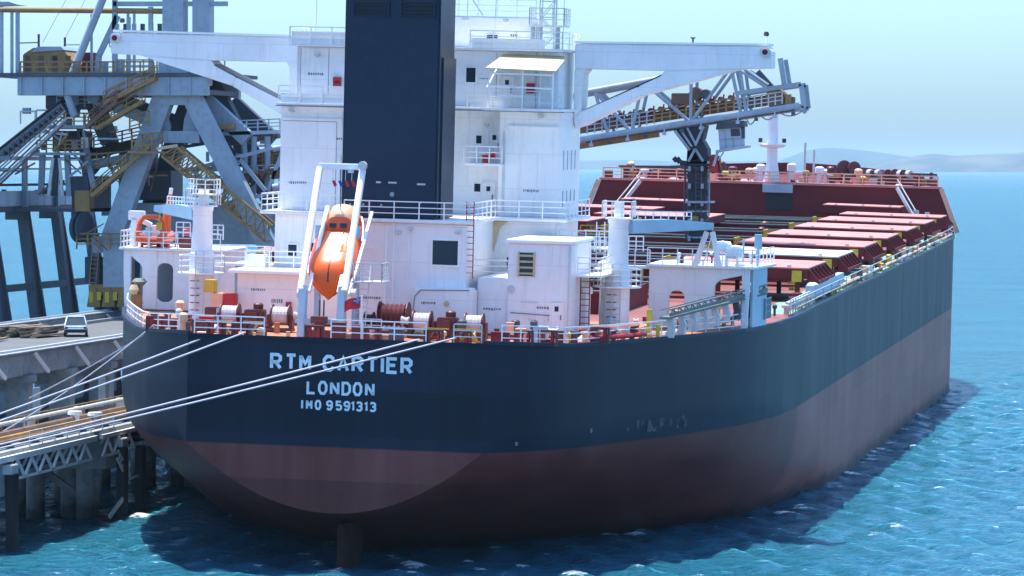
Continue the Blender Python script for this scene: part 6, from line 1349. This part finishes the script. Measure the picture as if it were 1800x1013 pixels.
for k in range(16):
    t = (k + 0.5) / 16; p = Vector((-54.53, 102.40, 22.28)).lerp(Vector((-47.38, 102.40, 27.66)), t)
    part(cv, 'roller', 'steel_dark', lambda b: (b.tube(p + Vector((-0.05, -0.7, 0.2)), p + Vector((-0.05, 0.9, 0.2)), 0.16, 8), b.beam(p + Vector((0, -0.3, -0.5)), p + Vector((0, -0.3, 0.5)), 0.1, 0.1)))
part(cv, 'hoop', 'galv', lambda b: b.path([(-51.39, 103.00, 26.51), (-51.39, 103.00, 27.57), (-50.08, 103.00, 27.57), (-50.08, 103.00, 26.80)], 0.08, 6))
part(cv, 'hoop', 'galv', lambda b: b.path([(-49.98, 103.00, 26.90), (-49.98, 103.00, 27.67), (-48.97, 103.00, 27.67), (-48.97, 103.00, 27.14)], 0.08, 6))
# transfer tower under the deck
part(ldr, 'transfer_house', 'steel_dark', lambda b: (b.box((-49.49, 104.00, 28.36)[0], (-46.87, 104.00, 28.37)[0], 104, 108, (-49.49, 104.00, 27.78)[2], (-49.49, 104.00, 28.94)[2])), bevel=0.05)
part(ldr, 'transfer_chute', 'black', lambda b: (b.prism([(-47.57, 104.00, 28.61), (-46.87, 104.00, 28.61), (-47.07, 104.00, 27.16), (-47.67, 104.00, 27.15)], (0, 2, 0)), b.prism([(-45.96, 104.00, 28.27), (-44.86, 104.00, 28.27), (-43.70, 104.00, 24.99), (-44.55, 104.00, 24.69), (-45.46, 104.00, 26.67)], (0, 2.5, 0))))
tw = part(ldr, 'tower_platform', 'steel_blue', lambda b: (b.box((-49.68, 103.00, 26.17)[0], (-44.90, 103.00, 26.18)[0], 103, 110, (-49.68, 103.00, 26.12)[2], (-49.68, 103.00, 26.41)[2]), b.box((-50.18, 103.00, 23.90)[0], (-45.65, 103.00, 23.91)[0], 103, 110, (-50.18, 103.00, 23.85)[2], (-50.18, 103.00, 24.09)[2])))
part(tw, 'rail', 'ochre', lambda b: (b.rail([(-48.42, 103.00, 26.42), (-44.90, 103.00, 26.42)], h=1.0, step=0.8, r=0.06), b.rail([(-49.93, 103.00, 24.09), (-45.76, 103.00, 24.11)], h=1.0, step=0.8, r=0.06)))
part(tw, 'bin', 'dust', lambda b: b.box((-49.19, 105.00, 24.39)[0], (-46.51, 105.00, 24.40)[0], 105, 108, (-49.19, 105.00, 24.20)[2], (-49.19, 105.00, 25.95)[2]), bevel=0.05)
for k, x in enumerate((75, 100, 118, 140, 150)):
    p0 = {75: (-49.74, 104.00, 23.90), 100: (-48.48, 104.00, 23.91), 118: (-47.57, 104.00, 23.91), 140: (-46.46, 104.00, 26.19), 150: (-46.21, 104.00, 25.95)}[x]; p1 = {75: (-49.89, 104.00, 20.36), 100: (-48.73, 104.00, 20.37), 118: (-47.37, 104.00, 20.37), 140: (-45.70, 104.00, 20.38), 150: (-45.20, 104.00, 21.11)}[x]
    g('tower_post', 'steel_blue' if k % 2 == 0 else 'steel_dark', [p0, p1], 0.45, 0.45)
gt('dust_pipe', 'galv', [(-48.92, 103.00, 20.37), (-48.52, 103.00, 23.61)], 0.14); gt('dust_pipe', 'galv', [(-47.66, 103.00, 20.38), (-47.96, 103.00, 23.61)], 0.14)
part(ldr, 'tower_base', 'steel_dark', lambda b: (b.box((-53.21, 103.00, 20.59)[0], (-45.15, 103.00, 20.63)[0], 103, 112, (-53.21, 103.00, 19.04)[2], (-53.21, 103.00, 19.33)[2]), b.box((-47.16, 103.00, 21.59)[0], (-45.15, 103.00, 21.60)[0], 104, 109, (-47.16, 103.00, 19.08)[2], (-47.16, 103.00, 22.07)[2])))
part(ldr, 'cable_drum', 'steel_dark', lambda b: b.lathe((-46.30, 103.00, 17.73), (1, -0.35, 0), [(0, 1.3), (0.3, 1.3), (0.32, 0.6), (0.6, 0.6), (0.62, 1.3), (0.8, 1.3)], 20))
part(ldr, 'gantry_box', 'ochre', lambda b: (b.box((-46.46, 103.00, 20.14)[0], (-45.15, 103.00, 20.15)[0], 102.5, 104, (-46.45, 103.00, 19.08)[2], (-46.46, 103.00, 20.87)[2])), bevel=0.04)
part(ldr, 'electrical_house', 'steel_blue', lambda b: b.box((-43.00, 108.00, 18.17)[0], (-31.10, 108.00, 18.25)[0], 108, 113.5, (-43.00, 108.00, 16.31)[2], (-43.00, 108.00, 19.78)[2]), bevel=0.05)
part(ldr, 'sill_rail', 'ochre', lambda b: b.rail([(-46.10, 102.00, 15.91), (-41.25, 102.00, 15.95)], h=1.3, step=1.0, r=0.06))
part(ldr, 'leg_ladder', 'ochre', lambda b: b.ladder((-44.74, 102.00, 12.70), (-44.45, 102.00, 15.83), 0.6))
part(ldr, 'hydraulic_unit', 'steel_dark', lambda b: [b.box(-46 + k * 0.8, -45.5 + k * 0.8, 104, 105, 12.9, 15.2) for k in range(3)])
part(ldr, 'counterweight', 'steel_dark', lambda b: (b.box((-43.09, 109.00, 21.10)[0], (-39.84, 109.00, 21.11)[0], 109, 113, (-43.09, 109.00, 20.02)[2], (-43.09, 109.00, 22.57)[2]), b.box((-44.70, 110.00, 22.56)[0], (-42.05, 110.00, 22.57)[0], 110, 113, (-44.70, 110.00, 21.08)[2], (-44.71, 110.00, 24.43)[2])), bevel=0.06)
# rear truss work and belts seen through the A-frame
part(ldr, 'rear_truss', 'steel_dark', lambda b: [b.beam(p, q, 0.28, 0.28) for p, q in (
    ((-46.87, 107.00, 24.41), (-42.56, 107.00, 24.42)), ((-46.87, 107.00, 22.55), (-42.31, 107.00, 23.79)), ((-46.36, 107.00, 24.41), (-44.33, 107.00, 22.57)), ((-44.33, 107.00, 24.42), (-46.10, 107.00, 22.31)), ((-43.57, 107.00, 24.42), (-42.31, 107.00, 22.57)),
    ((-39.56, 108.00, 24.44), (-30.02, 108.00, 25.93)), ((-38.05, 108.00, 22.59), (-29.77, 108.00, 23.35)), ((-34.78, 108.00, 25.28), (-33.02, 108.00, 22.86)), ((-33.02, 108.00, 25.53), (-34.02, 108.00, 22.75)), ((-32.52, 108.00, 25.53), (-31.01, 108.00, 23.01)), ((-30.52, 108.00, 25.83), (-31.51, 108.00, 23.01)))])
part(ldr, 'rear_pipe', 'steel_blue', lambda b: b.tube((-46.01, 105.00, 22.95), (-42.48, 105.00, 23.64), 0.4, 12))
part(ldr, 'belt_gallery', 'dust', lambda b: (b.beam((-46.96, 109.00, 23.93), (-42.38, 109.00, 25.02), 1.5, 0.8), b.beam((-33.28, 109.00, 23.34), (-30.02, 109.00, 23.84), 1.4, 1.4), b.beam((-35.93, 109.50, 24.80), (-30.39, 109.50, 25.65), 1.2, 0.5)))
part(ldr, 'gallery_rail', 'ochre', lambda b: (b.rail([(-45.81, 106.00, 24.41), (-41.62, 106.00, 25.30)], h=1.0, step=0.9, r=0.06), b.rail([(-32.86, 107.00, 22.61), (-29.52, 107.00, 23.11)], h=1.0, step=0.8, r=0.06)))
part(ldr, 'upper_walkway', 'steel_pale', lambda b: (b.beam((-35.25, 106.00, 25.70), (-29.42, 106.00, 25.91), 1.0, 0.3), b.rail([(-35.14, 105.60, 25.84), (-29.32, 105.60, 26.10)], h=0.9, step=0.9, r=0.05)))
part(ldr, 'walkway_deck', 'ochre', lambda b: (b.beam((-34.73, 105.00, 26.27), (-33.14, 105.00, 26.37), 1.2, 0.4)))
for a, c in (((-32.60, 106.00, 25.52), (-32.25, 106.00, 20.44)), ((-31.66, 106.00, 25.52), (-31.75, 106.00, 20.44)), ((-30.51, 106.00, 25.52), (-30.50, 106.00, 20.45))): gt('drop_pipe', 'steel_blue', [a, c], 0.25)
# stairs
def stair(a, c, w=0.9, mat='ochre', h=1.0, rails=True):
    a, c = Vector(a), Vector(c); up = Vector((0, 0, h)); o = Vector((0, w, 0))
    s = MB()
    for e in (Vector((0, 0, 0)), o):
        s.beam(a + e, c + e, 0.1, 0.32); s.beam(a + e + up, c + e + up, 0.09, 0.09); s.beam(a + e + up * 0.5, c + e + up * 0.5, 0.07, 0.07)
        k = max(2, int((c - a).length / 1.2))
        for i in range(k + 1): p = a.lerp(c, i / k) + e; s.beam(p, p + up, 0.08, 0.08)
    k = int((c - a).length / 0.35)
    for i in range(k): p = a.lerp(c, (i + 0.5) / k); s.beam(p, p + o, 0.26, 0.05)
    return s.build('stair', mat, ldr)
stair((-43.34, 100.60, 28.22), (-38.89, 100.60, 30.32)); stair((-44.15, 101.00, 26.11), (-40.09, 101.00, 28.42)); stair((-44.70, 101.50, 20.41), (-39.63, 101.50, 24.60), 1.2); stair((-44.90, 100.50, 26.20), (-42.17, 100.50, 28.41), mat='dust')
def gang(p0, p1, p2, p3, n):
    p0, p1, p2, p3 = map(Vector, (p0, p1, p2, p3)); b = MB(); o = Vector((0, 1.6, 0))
    for e in (Vector((0, 0, 0)), o):
        b.beam(p0 + e, p1 + e, 0.2, 0.22); b.beam(p2 + e, p3 + e, 0.2, 0.22)
        for i in range(n):
            b.beam(p0.lerp(p1, i / n) + e, p2.lerp(p3, (i + 1) / n) + e, 0.11, 0.11); b.beam(p2.lerp(p3, i / n) + e, p0.lerp(p1, i / n) + e, 0.11, 0.11); b.beam(p0.lerp(p1, (i + 0.5) / n) + e, p2.lerp(p3, (i + 0.5) / n) + e, 0.08, 0.08)
    for i in range(n + 1): b.beam(p2.lerp(p3, i / n), p2.lerp(p3, i / n) + o, 0.1, 0.1)
    return b.build('gangway_truss', 'ochre', ldr)
gang((-37.11, 101.00, 24.60), (-28.84, 101.00, 17.98), (-38.40, 101.00, 23.84), (-29.43, 101.00, 16.73), 11)
g('gangway_head', 'cream', [(-38.79, 101.00, 24.41), (-37.02, 101.00, 24.70)], 0.25, 0.25)
part(ldr, 'leg_platform', 'ochre', lambda b: (b.rail([(-41.12, 101.50, 24.11), (-38.49, 101.50, 24.41)], h=1.4, step=0.8, r=0.07), b.rail([(-41.32, 101.50, 25.84), (-39.63, 101.50, 26.32)], h=1.3, step=0.8, r=0.06), b.box((-41.32, 101.50, 24.11)[0], (-38.14, 101.50, 24.13)[0], 101, 102.2, (-41.32, 101.50, 24.02)[2], (-41.32, 101.50, 24.21)[2])))
# boom over the ship
for dy in (0.0, 3.6):
    gt('boom_chord', 'steel_blue', [(-29.25, 103.00, 21.20), (-2.88, 103.00, 25.29), (15.11, 103.00, 28.09)], 0.31, dy, n=12)
    gt('boom_chord', 'steel_blue', [(-29.26, 103.00, 24.45), (-1.81, 103.00, 29.38), (4.13, 103.00, 30.46), (9.70, 103.00, 31.40)], 0.26, dy, n=10)
    ups = [(-1.90, 103.00, 29.33), (2.14, 103.00, 30.09), (6.16, 103.00, 30.74), (9.46, 103.00, 31.30)]; los = [(-0.69, 103.00, 25.62), (1.21, 103.00, 25.91), (6.14, 103.00, 26.72), (10.33, 103.00, 27.33), (13.24, 103.00, 27.76)]
    web = ((ups[0], los[0]), (ups[0], los[1]), (ups[1], los[1]), (ups[1], los[2]), (ups[2], los[2]), (ups[3], los[2]), (ups[3], los[3]), ((10.17, 103.00, 31.30), (10.75, 103.00, 27.47)), ((9.79, 103.00, 31.30), (12.29, 103.00, 29.71)), ((10.64, 103.00, 31.11), (12.52, 103.00, 29.81)))
    for p, q in web: gt('boom_web', 'steel_blue', [p, q], 0.14, dy)
g('boom_end_post', 'steel_dark', [(11.48, 103.00, 30.97), (13.19, 103.00, 29.06)], 0.45, 0.4, 1.5)
gt('boom_stay', 'steel_blue', [(13.40, 103.00, 32.04), (13.79, 103.00, 29.72)], 0.22, 1.0); gt('boom_stay', 'steel_blue', [(13.73, 103.00, 31.95), (14.12, 103.00, 29.72)], 0.18, 2.0)
g('head_frame', 'steel_blue', [(9.99, 103.00, 29.15), (15.24, 103.00, 29.90), (15.49, 103.00, 27.95), (13.47, 103.00, 27.76)], 0.36, 0.36); g('head_frame', 'steel_blue', [(9.99, 103.00, 29.15), (15.24, 103.00, 29.90), (15.49, 103.00, 27.95), (13.47, 103.00, 27.76)], 0.36, 0.36, 3.6)
part(ldr, 'head_pulley', 'dust', lambda b: (b.lathe((13.05, 103.40, 28.79), (0, 1, 0), [(0, 0.8), (2.6, 0.8)], 18), b.box((12.53, 103.00, 28.60)[0], (14.50, 103.00, 28.60)[0], 103.6, 105.6, (12.54, 103.00, 28.04)[2], (12.53, 103.00, 28.88)[2])), bevel=0.04)
part(ldr, 'head_guard', 'ochre', lambda b: b.box((13.94, 103.00, 28.60)[0], (14.41, 103.00, 28.60)[0], 103.2, 103.5, (13.94, 103.00, 28.13)[2], (13.94, 103.00, 29.06)[2]))
bc = part(ldr, 'boom_conveyor', 'dust', lambda b: (b.beam((-29.66, 104.60, 22.24), (12.34, 104.60, 28.53), 1.5, 0.7)))
part(bc, 'belt', 'belt', lambda b: b.beam((-29.66, 104.60, 22.72), (12.34, 104.60, 28.95), 1.3, 0.1))
part(bc, 'handrail', 'ochre', lambda b: (b.rail([(3.05, 103.40, 26.72), (9.67, 103.40, 27.76)], h=1.0, step=0.7, r=0.07)))
part(bc, 'handrail', 'steel_pale', lambda b: (b.rail([(-2.57, 103.40, 25.76), (3.05, 103.40, 26.62)], h=1.1, step=0.6, r=0.05)))
part(bc, 'handrail', 'galv', lambda b: (b.rail([(9.67, 103.40, 27.66), (13.66, 103.40, 28.28)], h=1.0, step=0.6, r=0.05)))
for k in range(15):
    t = k / 14; p = Vector((-2.33, 104.20, 26.81)).lerp(Vector((9.32, 104.20, 28.71)), t)
    part(bc, 'roller', 'dust' if k % 3 else 'oxide', lambda b: (b.tube(p + Vector((0, -0.5, 0.1)), p + Vector((0, 1.3, 0.1)), 0.22, 8), b.beam(p + Vector((0.1, -0.4, -0.6)), p + Vector((0.3, -0.4, 0.5)), 0.12, 0.12)))
part(bc, 'drive_motor', 'dust', lambda b: (b.lathe((6.42, 103.60, 29.12), (0, 1, 0), [(0, 0.55), (1.6, 0.55)], 14), b.box((4.43, 103.60, 28.50)[0], (6.09, 103.60, 28.51)[0], 103.6, 105.2, (4.43, 103.60, 28.22)[2], (4.43, 103.60, 29.16)[2])), bevel=0.05)
part(bc, 'drive_motor', 'steel_dark', lambda b: (b.lathe((7.27, 103.60, 29.07), (0, 1, 0), [(0, 0.42), (1.4, 0.42)], 14)))
part(ldr, 'spill_tray', 'ochre', lambda b: b.beam((-29.71, 104.80, 20.70), (3.13, 104.80, 25.79), 2.2, 0.45))
# chute
ch = part(ldr, 'chute', 'chute_steel', lambda b: (b.prism([(4.67, 103.00, 26.15), (7.37, 103.00, 26.53), (7.09, 103.00, 25.31), (5.58, 103.00, 25.12)], (0, 2.4, 0)), b.prism([(5.58, 103.00, 25.12), (7.09, 103.00, 25.31), (7.52, 103.00, 24.57), (7.58, 103.00, 23.16), (5.78, 103.00, 23.16), (5.87, 103.00, 24.56)], (0, 2.4, 0))), bevel=0.05)
part(ch, 'spout', 'chute_steel', lambda b: b.lathe(((6.59, 104.00, 23.25)[0], 104.2, (6.59, 104.00, 23.44)[2]), (0, 0, -1), [(0, 0.95), (0.2, 0.84), (2.2, 0.84), (2.25, 0.92), (2.4, 0.92), (2.45, 0.84), (4.4, 0.84), (4.45, 0.95), (4.7, 0.95), (4.75, 0.8), (6.6, 0.76)], 20), smooth=True)
part(ch, 'collar', 'steel_blue', lambda b: (b.box((5.73, 103.00, 23.53)[0], (7.71, 103.00, 23.54)[0], 103, 105.4, (5.73, 103.00, 23.34)[2], (5.73, 103.00, 23.58)[2]), b.path([(5.98, 102.90, 23.53), (6.54, 102.90, 24.56), (7.21, 102.90, 23.54)], 0.12, 6)))
part(ch, 'strut', 'steel_blue', lambda b: (b.tube((4.85, 102.80, 26.06), (6.08, 102.80, 24.47), 0.13), b.tube((5.32, 102.80, 26.15), (6.27, 102.80, 24.75), 0.1), b.tube((7.25, 102.80, 26.44), (6.55, 102.80, 24.84), 0.12), b.tube((5.88, 102.80, 26.29), (6.55, 102.80, 25.03), 0.1)))
part(ch, 'ring_platform', 'steel_blue', lambda b: b.box((5.70, 103.00, 20.20)[0], (7.88, 103.00, 20.21)[0], 103.0, 105.4, (5.70, 103.00, 20.11)[2], (5.70, 103.00, 20.27)[2]))
part(ch, 'wear_plate', 'ochre', lambda b: b.box((6.28, 103.30, 18.56)[0], (6.80, 103.30, 18.56)[0], 103.2, 103.4, (6.29, 103.30, 17.90)[2], (6.28, 103.30, 19.03)[2]))
part(ch, 'jet_arm', 'black', lambda b: b.path([(5.87, 103.00, 23.34), (5.30, 103.00, 23.43), (5.02, 103.00, 23.81), (4.74, 103.00, 23.57)], 0.22, 8))
part(ch, 'hose_drum', 'signal_red', lambda b: (b.lathe((8.04, 103.40, 23.63), (0, 1, 0), [(0, 0.5), (0.9, 0.5)], 12), b.box((7.71, 103.40, 23.26)[0], (8.37, 103.40, 23.26)[0], 103.3, 104.6, (7.71, 103.40, 22.69)[2], (7.71, 103.40, 23.54)[2])))
part(ch, 'base_cone', 'oxide', lambda b: (b.prism([(7.81, 103.40, 22.55), (8.66, 103.40, 22.70), (8.37, 103.40, 23.82), (7.99, 103.40, 23.82)], (0, 1, 0))))
# operator's cab under the boom
cb = part(ldr, 'operator_cab', 'steel_pale', lambda b: b.prism([(8.56, 103.00, 24.48), (10.39, 103.00, 24.67), (10.29, 103.00, 26.35), (8.41, 103.00, 26.25)], (0, 2.2, 0)), bevel=0.05)
part(cb, 'window', 'dark_glass', lambda b: b.prism([(9.50, 102.97, 25.60), (10.25, 102.97, 25.65), (10.20, 102.97, 26.26), (9.45, 102.97, 26.21)], (0, 0.03, 0)))
part(cb, 'canopy', 'steel_dark', lambda b: (b.prism([(8.25, 102.80, 26.16), (10.60, 102.80, 26.44), (10.50, 102.80, 26.91), (8.34, 102.80, 26.72)], (0, 2.6, 0)), b.beam((10.41, 103.50, 26.45), (10.42, 103.50, 25.42), 0.3, 0.5)))
part(cb, 'seam', 'steel_blue', lambda b: [b.beam(p, q, 0.06, 0.06) for p, q in (((9.08, 102.95, 24.57), (8.93, 102.95, 26.21)), ((9.74, 102.95, 24.62), (9.64, 102.95, 25.51)), ((8.51, 102.95, 25.32), (10.35, 102.95, 25.46)))])
part(cb, 'floor_ledge', 'steel_pale', lambda b: (b.prism([(8.28, 102.60, 24.29), (10.87, 102.60, 24.72), (10.87, 102.60, 24.86), (8.28, 102.60, 24.47)], (0, 2.6, 0)), b.tube((8.42, 103.00, 24.43), (8.05, 103.00, 23.16), 0.12), b.tube((8.89, 103.00, 24.29), (8.42, 103.00, 23.63), 0.06)))
part(cb, 'hanger', 'steel_dark', lambda b: [b.beam(p, q, 0.18, 0.18) for p, q in (((8.43, 103.50, 26.82), (8.33, 103.50, 27.24)), ((10.13, 103.50, 26.92), (10.13, 103.50, 27.48)))])
for a, m, c in (((10.76, 103.00, 27.19), (11.04, 103.00, 25.98), (11.60, 103.00, 27.24)), ((11.83, 103.00, 27.48), (12.54, 103.00, 26.45), (13.29, 103.00, 27.57)), ((13.38, 103.00, 27.66), (14.42, 103.00, 26.83), (15.53, 103.00, 27.85))):
    pts = [Vector(a) * (1 - t) ** 2 + Vector(m) * 2 * t * (1 - t) + Vector(c) * t * t for t in [i / 8 for i in range(9)]]
    gt('festoon_cable', 'steel_blue', pts, 0.06, n=5)
part(ldr, 'tip_sheave', 'steel_blue', lambda b: b.lathe((15.54, 103.00, 27.67), (0, 1, 0), [(0, 0.2), (0.15, 0.2)], 10))
part(ldr, 'boom_root', 'steel_blue', lambda b: [b.beam(p, q, 0.3, 0.3) for p, q in (((-36.95, 104.00, 22.60), (-28.53, 104.00, 24.79)), ((-36.44, 104.00, 19.23), (-28.52, 104.00, 20.96)), ((-36.45, 104.00, 22.60), (-33.96, 104.00, 19.97)), ((-33.96, 104.00, 19.97), (-32.48, 104.00, 23.67)), ((-32.48, 104.00, 23.67), (-30.00, 104.00, 20.71)), ((-30.00, 104.00, 20.71), (-28.53, 104.00, 24.65)))])
part(ldr, 'idler_row', 'dust', lambda b: [b.tube(Vector((-36.72, 105.00, 20.91)).lerp(Vector((-28.77, 105.00, 22.87)), k / 12), Vector((-36.72, 105.00, 20.91)).lerp(Vector((-28.77, 105.00, 22.87)), k / 12) + Vector((0, 1.6, 0)), 0.3, 8) for k in range(13)])

# lamps, cable trays, junction boxes and small pipework on the loader
rl = random.Random(21)
for k in range(26):
    p = Vector(rl.choice([(-49.86, 102.00, 28.52), (-47.66, 103.00, 27.38), (-45.66, 103.00, 25.46), (-43.45, 104.00, 24.75), (-48.67, 103.00, 23.52), (-46.66, 103.00, 22.56), (-41.44, 104.00, 23.30), (-37.45, 104.00, 22.60), (-35.00, 106.00, 23.09), (-32.00, 106.00, 24.07), (-51.53, 102.50, 20.12), (-48.01, 102.50, 20.62)]))
    p += Vector((rl.uniform(-1.6, 1.6), rl.uniform(0, 1.5), rl.uniform(-1.2, 1.2))); w, h = rl.uniform(0.2, 0.7), rl.uniform(0.2, 0.9)
    part(ldr, 'junction_box', rl.choice(['steel_pale', 'steel_dark', 'dust', 'galv', 'steel_blue']), lambda b: b.box(p.x - w / 2, p.x + w / 2, p.y, p.y + 0.4, p.z - h / 2, p.z + h / 2))
for k in range(22):
    p = Vector(rl.choice([(-48.67, 103.00, 24.97), (-46.66, 103.00, 23.04), (-44.45, 104.00, 24.02), (-42.44, 104.00, 23.06), (-40.44, 104.00, 22.58), (-34.00, 106.00, 23.09), (-31.50, 106.00, 22.62)]))
    q = p + Vector((rl.uniform(-2.5, 2.5), rl.uniform(-0.5, 1), rl.uniform(-2, 2))); p += Vector((rl.uniform(-1.5, 1.5), 0, rl.uniform(-1, 1)))
    part(ldr, 'conduit', rl.choice(['steel_blue', 'steel_pale', 'dust', 'ochre', 'galv']), lambda b: b.tube(p, q, rl.uniform(0.06, 0.16), 8))
RAILS = {(150, 230): ((-45.81, 103.50, 22.66), (-41.80, 103.50, 23.06)), (210, 262): ((-42.80, 103.50, 21.13), (-40.20, 103.50, 21.33)), (360, 430): ((-35.99, 106.00, 20.91), (-32.50, 106.00, 21.17)), (395, 490): ((-34.24, 106.00, 21.74), (-29.51, 106.00, 22.05)), (100, 165): ((-48.48, 104.00, 27.88), (-45.21, 104.00, 27.98))}
for x0, x1, y, h, m, yy in ((150, 230, 298, 1.2, 'ochre', 103.5), (210, 262, 330, 1.2, 'ochre', 103.5), (360, 430, 335, 1.1, 'ochre', 106), (395, 490, 318, 1.1, 'steel_pale', 106), (100, 165, 190, 1.0, 'steel_pale', 104)):
    a, c = RAILS[(x0, x1)]
    part(ldr, 'deck_rail', m, lambda b: b.rail([a, c], h=h, step=0.9, r=0.05))

# the telescopic spout: clamp rings, side pipes, ladder and worn liners
sx, sz = (6.59, 104.00, 23.25)[0], (6.59, 104.00, 23.44)[2]
for k in range(9):
    z = sz - 0.35 - k * 0.72
    part(ch, 'clamp_ring', rl.choice(['steel_dark', 'chute_steel', 'steel_blue']), lambda b: b.lathe((sx, 104.2, z), (0, 0, -1), [(0, 0.84), (0.0, 0.97 - 0.04 * (k % 3)), (0.14, 0.97 - 0.04 * (k % 3)), (0.14, 0.82)], 16))
    if k % 2 == 0: part(ch, 'clamp_lug', 'steel_blue', lambda b: [b.box(sx + u - 0.1, sx + u + 0.1, 103.1, 103.4, z - 0.35, z + 0.05) for u in (-0.55, 0.5)])
part(ch, 'side_pipe', 'steel_dark', lambda b: b.path([(sx - 1.0, 103.9, sz), (sx - 1.05, 103.9, sz - 3.2), (sx - 0.9, 103.9, sz - 6.4)], 0.09, 6))
part(ch, 'side_pipe', 'steel_blue', lambda b: b.path([(sx + 1.02, 103.8, sz), (sx + 1.0, 103.8, sz - 4.4)], 0.08, 6))
part(ch, 'ladder', 'steel_dark', lambda b: b.ladder((sx + 0.2, 103.25, sz - 4.6), (sx + 0.2, 103.25, sz - 0.2), 0.45, r=0.04))
part(ch, 'dust_hood', 'dust', lambda b: b.box(sx - 0.7, sx + 0.2, 103.0, 103.4, sz + 0.2, sz + 1.0))
# finer steelwork on the loader: bracing, hangers, walkway brackets
for k in range(46):
    p = Vector(rl.choice([(-52.20, 103.00, 22.53), (-50.18, 103.00, 21.09), (-47.31, 103.50, 24.49), (-44.95, 104.00, 24.98), (-42.84, 104.50, 22.57), (-41.08, 104.50, 21.61), (-36.95, 104.00, 21.15), (-34.36, 105.50, 22.61), (-32.37, 105.50, 21.65), (-30.38, 105.50, 22.63), (-45.16, 103.00, 27.39), (-45.50, 102.50, 17.26), (-40.22, 105.00, 18.71)]))
    p += Vector((rl.uniform(-1.2, 1.2), rl.uniform(-0.3, 0.6), rl.uniform(-1.0, 1.0))); L = rl.uniform(0.8, 2.4); a = rl.choice((0, 0, math.pi / 2, 0.7, -0.7, 0.5))
    q = p + Vector((L * math.cos(a), 0, L * math.sin(a))); w = rl.uniform(0.08, 0.18)
    part(ldr, 'brace', rl.choice(['steel_blue', 'steel_pale', 'ochre', 'dust', 'steel_dark', 'ochre']), lambda b: b.beam(p, q, w, w))
for k in range(12):
    t = k / 11; p = Vector((-2.10, 102.90, 25.43)).lerp(Vector((14.66, 102.90, 28.04)), t)
    part(ldr, 'boom_bracket', 'steel_dark' if k % 2 else 'steel_pale', lambda b: (b.beam(p, p + Vector((0, -0.3, -0.55)), 0.1, 0.1), b.box(p.x - 0.15, p.x + 0.15, p.y - 0.4, p.y - 0.1, p.z - 0.7, p.z - 0.45)))
gt('cable_run', 'steel_dark', [(-2.56, 102.80, 25.10), (5.51, 102.80, 26.34), (14.67, 102.80, 27.76)], 0.07)
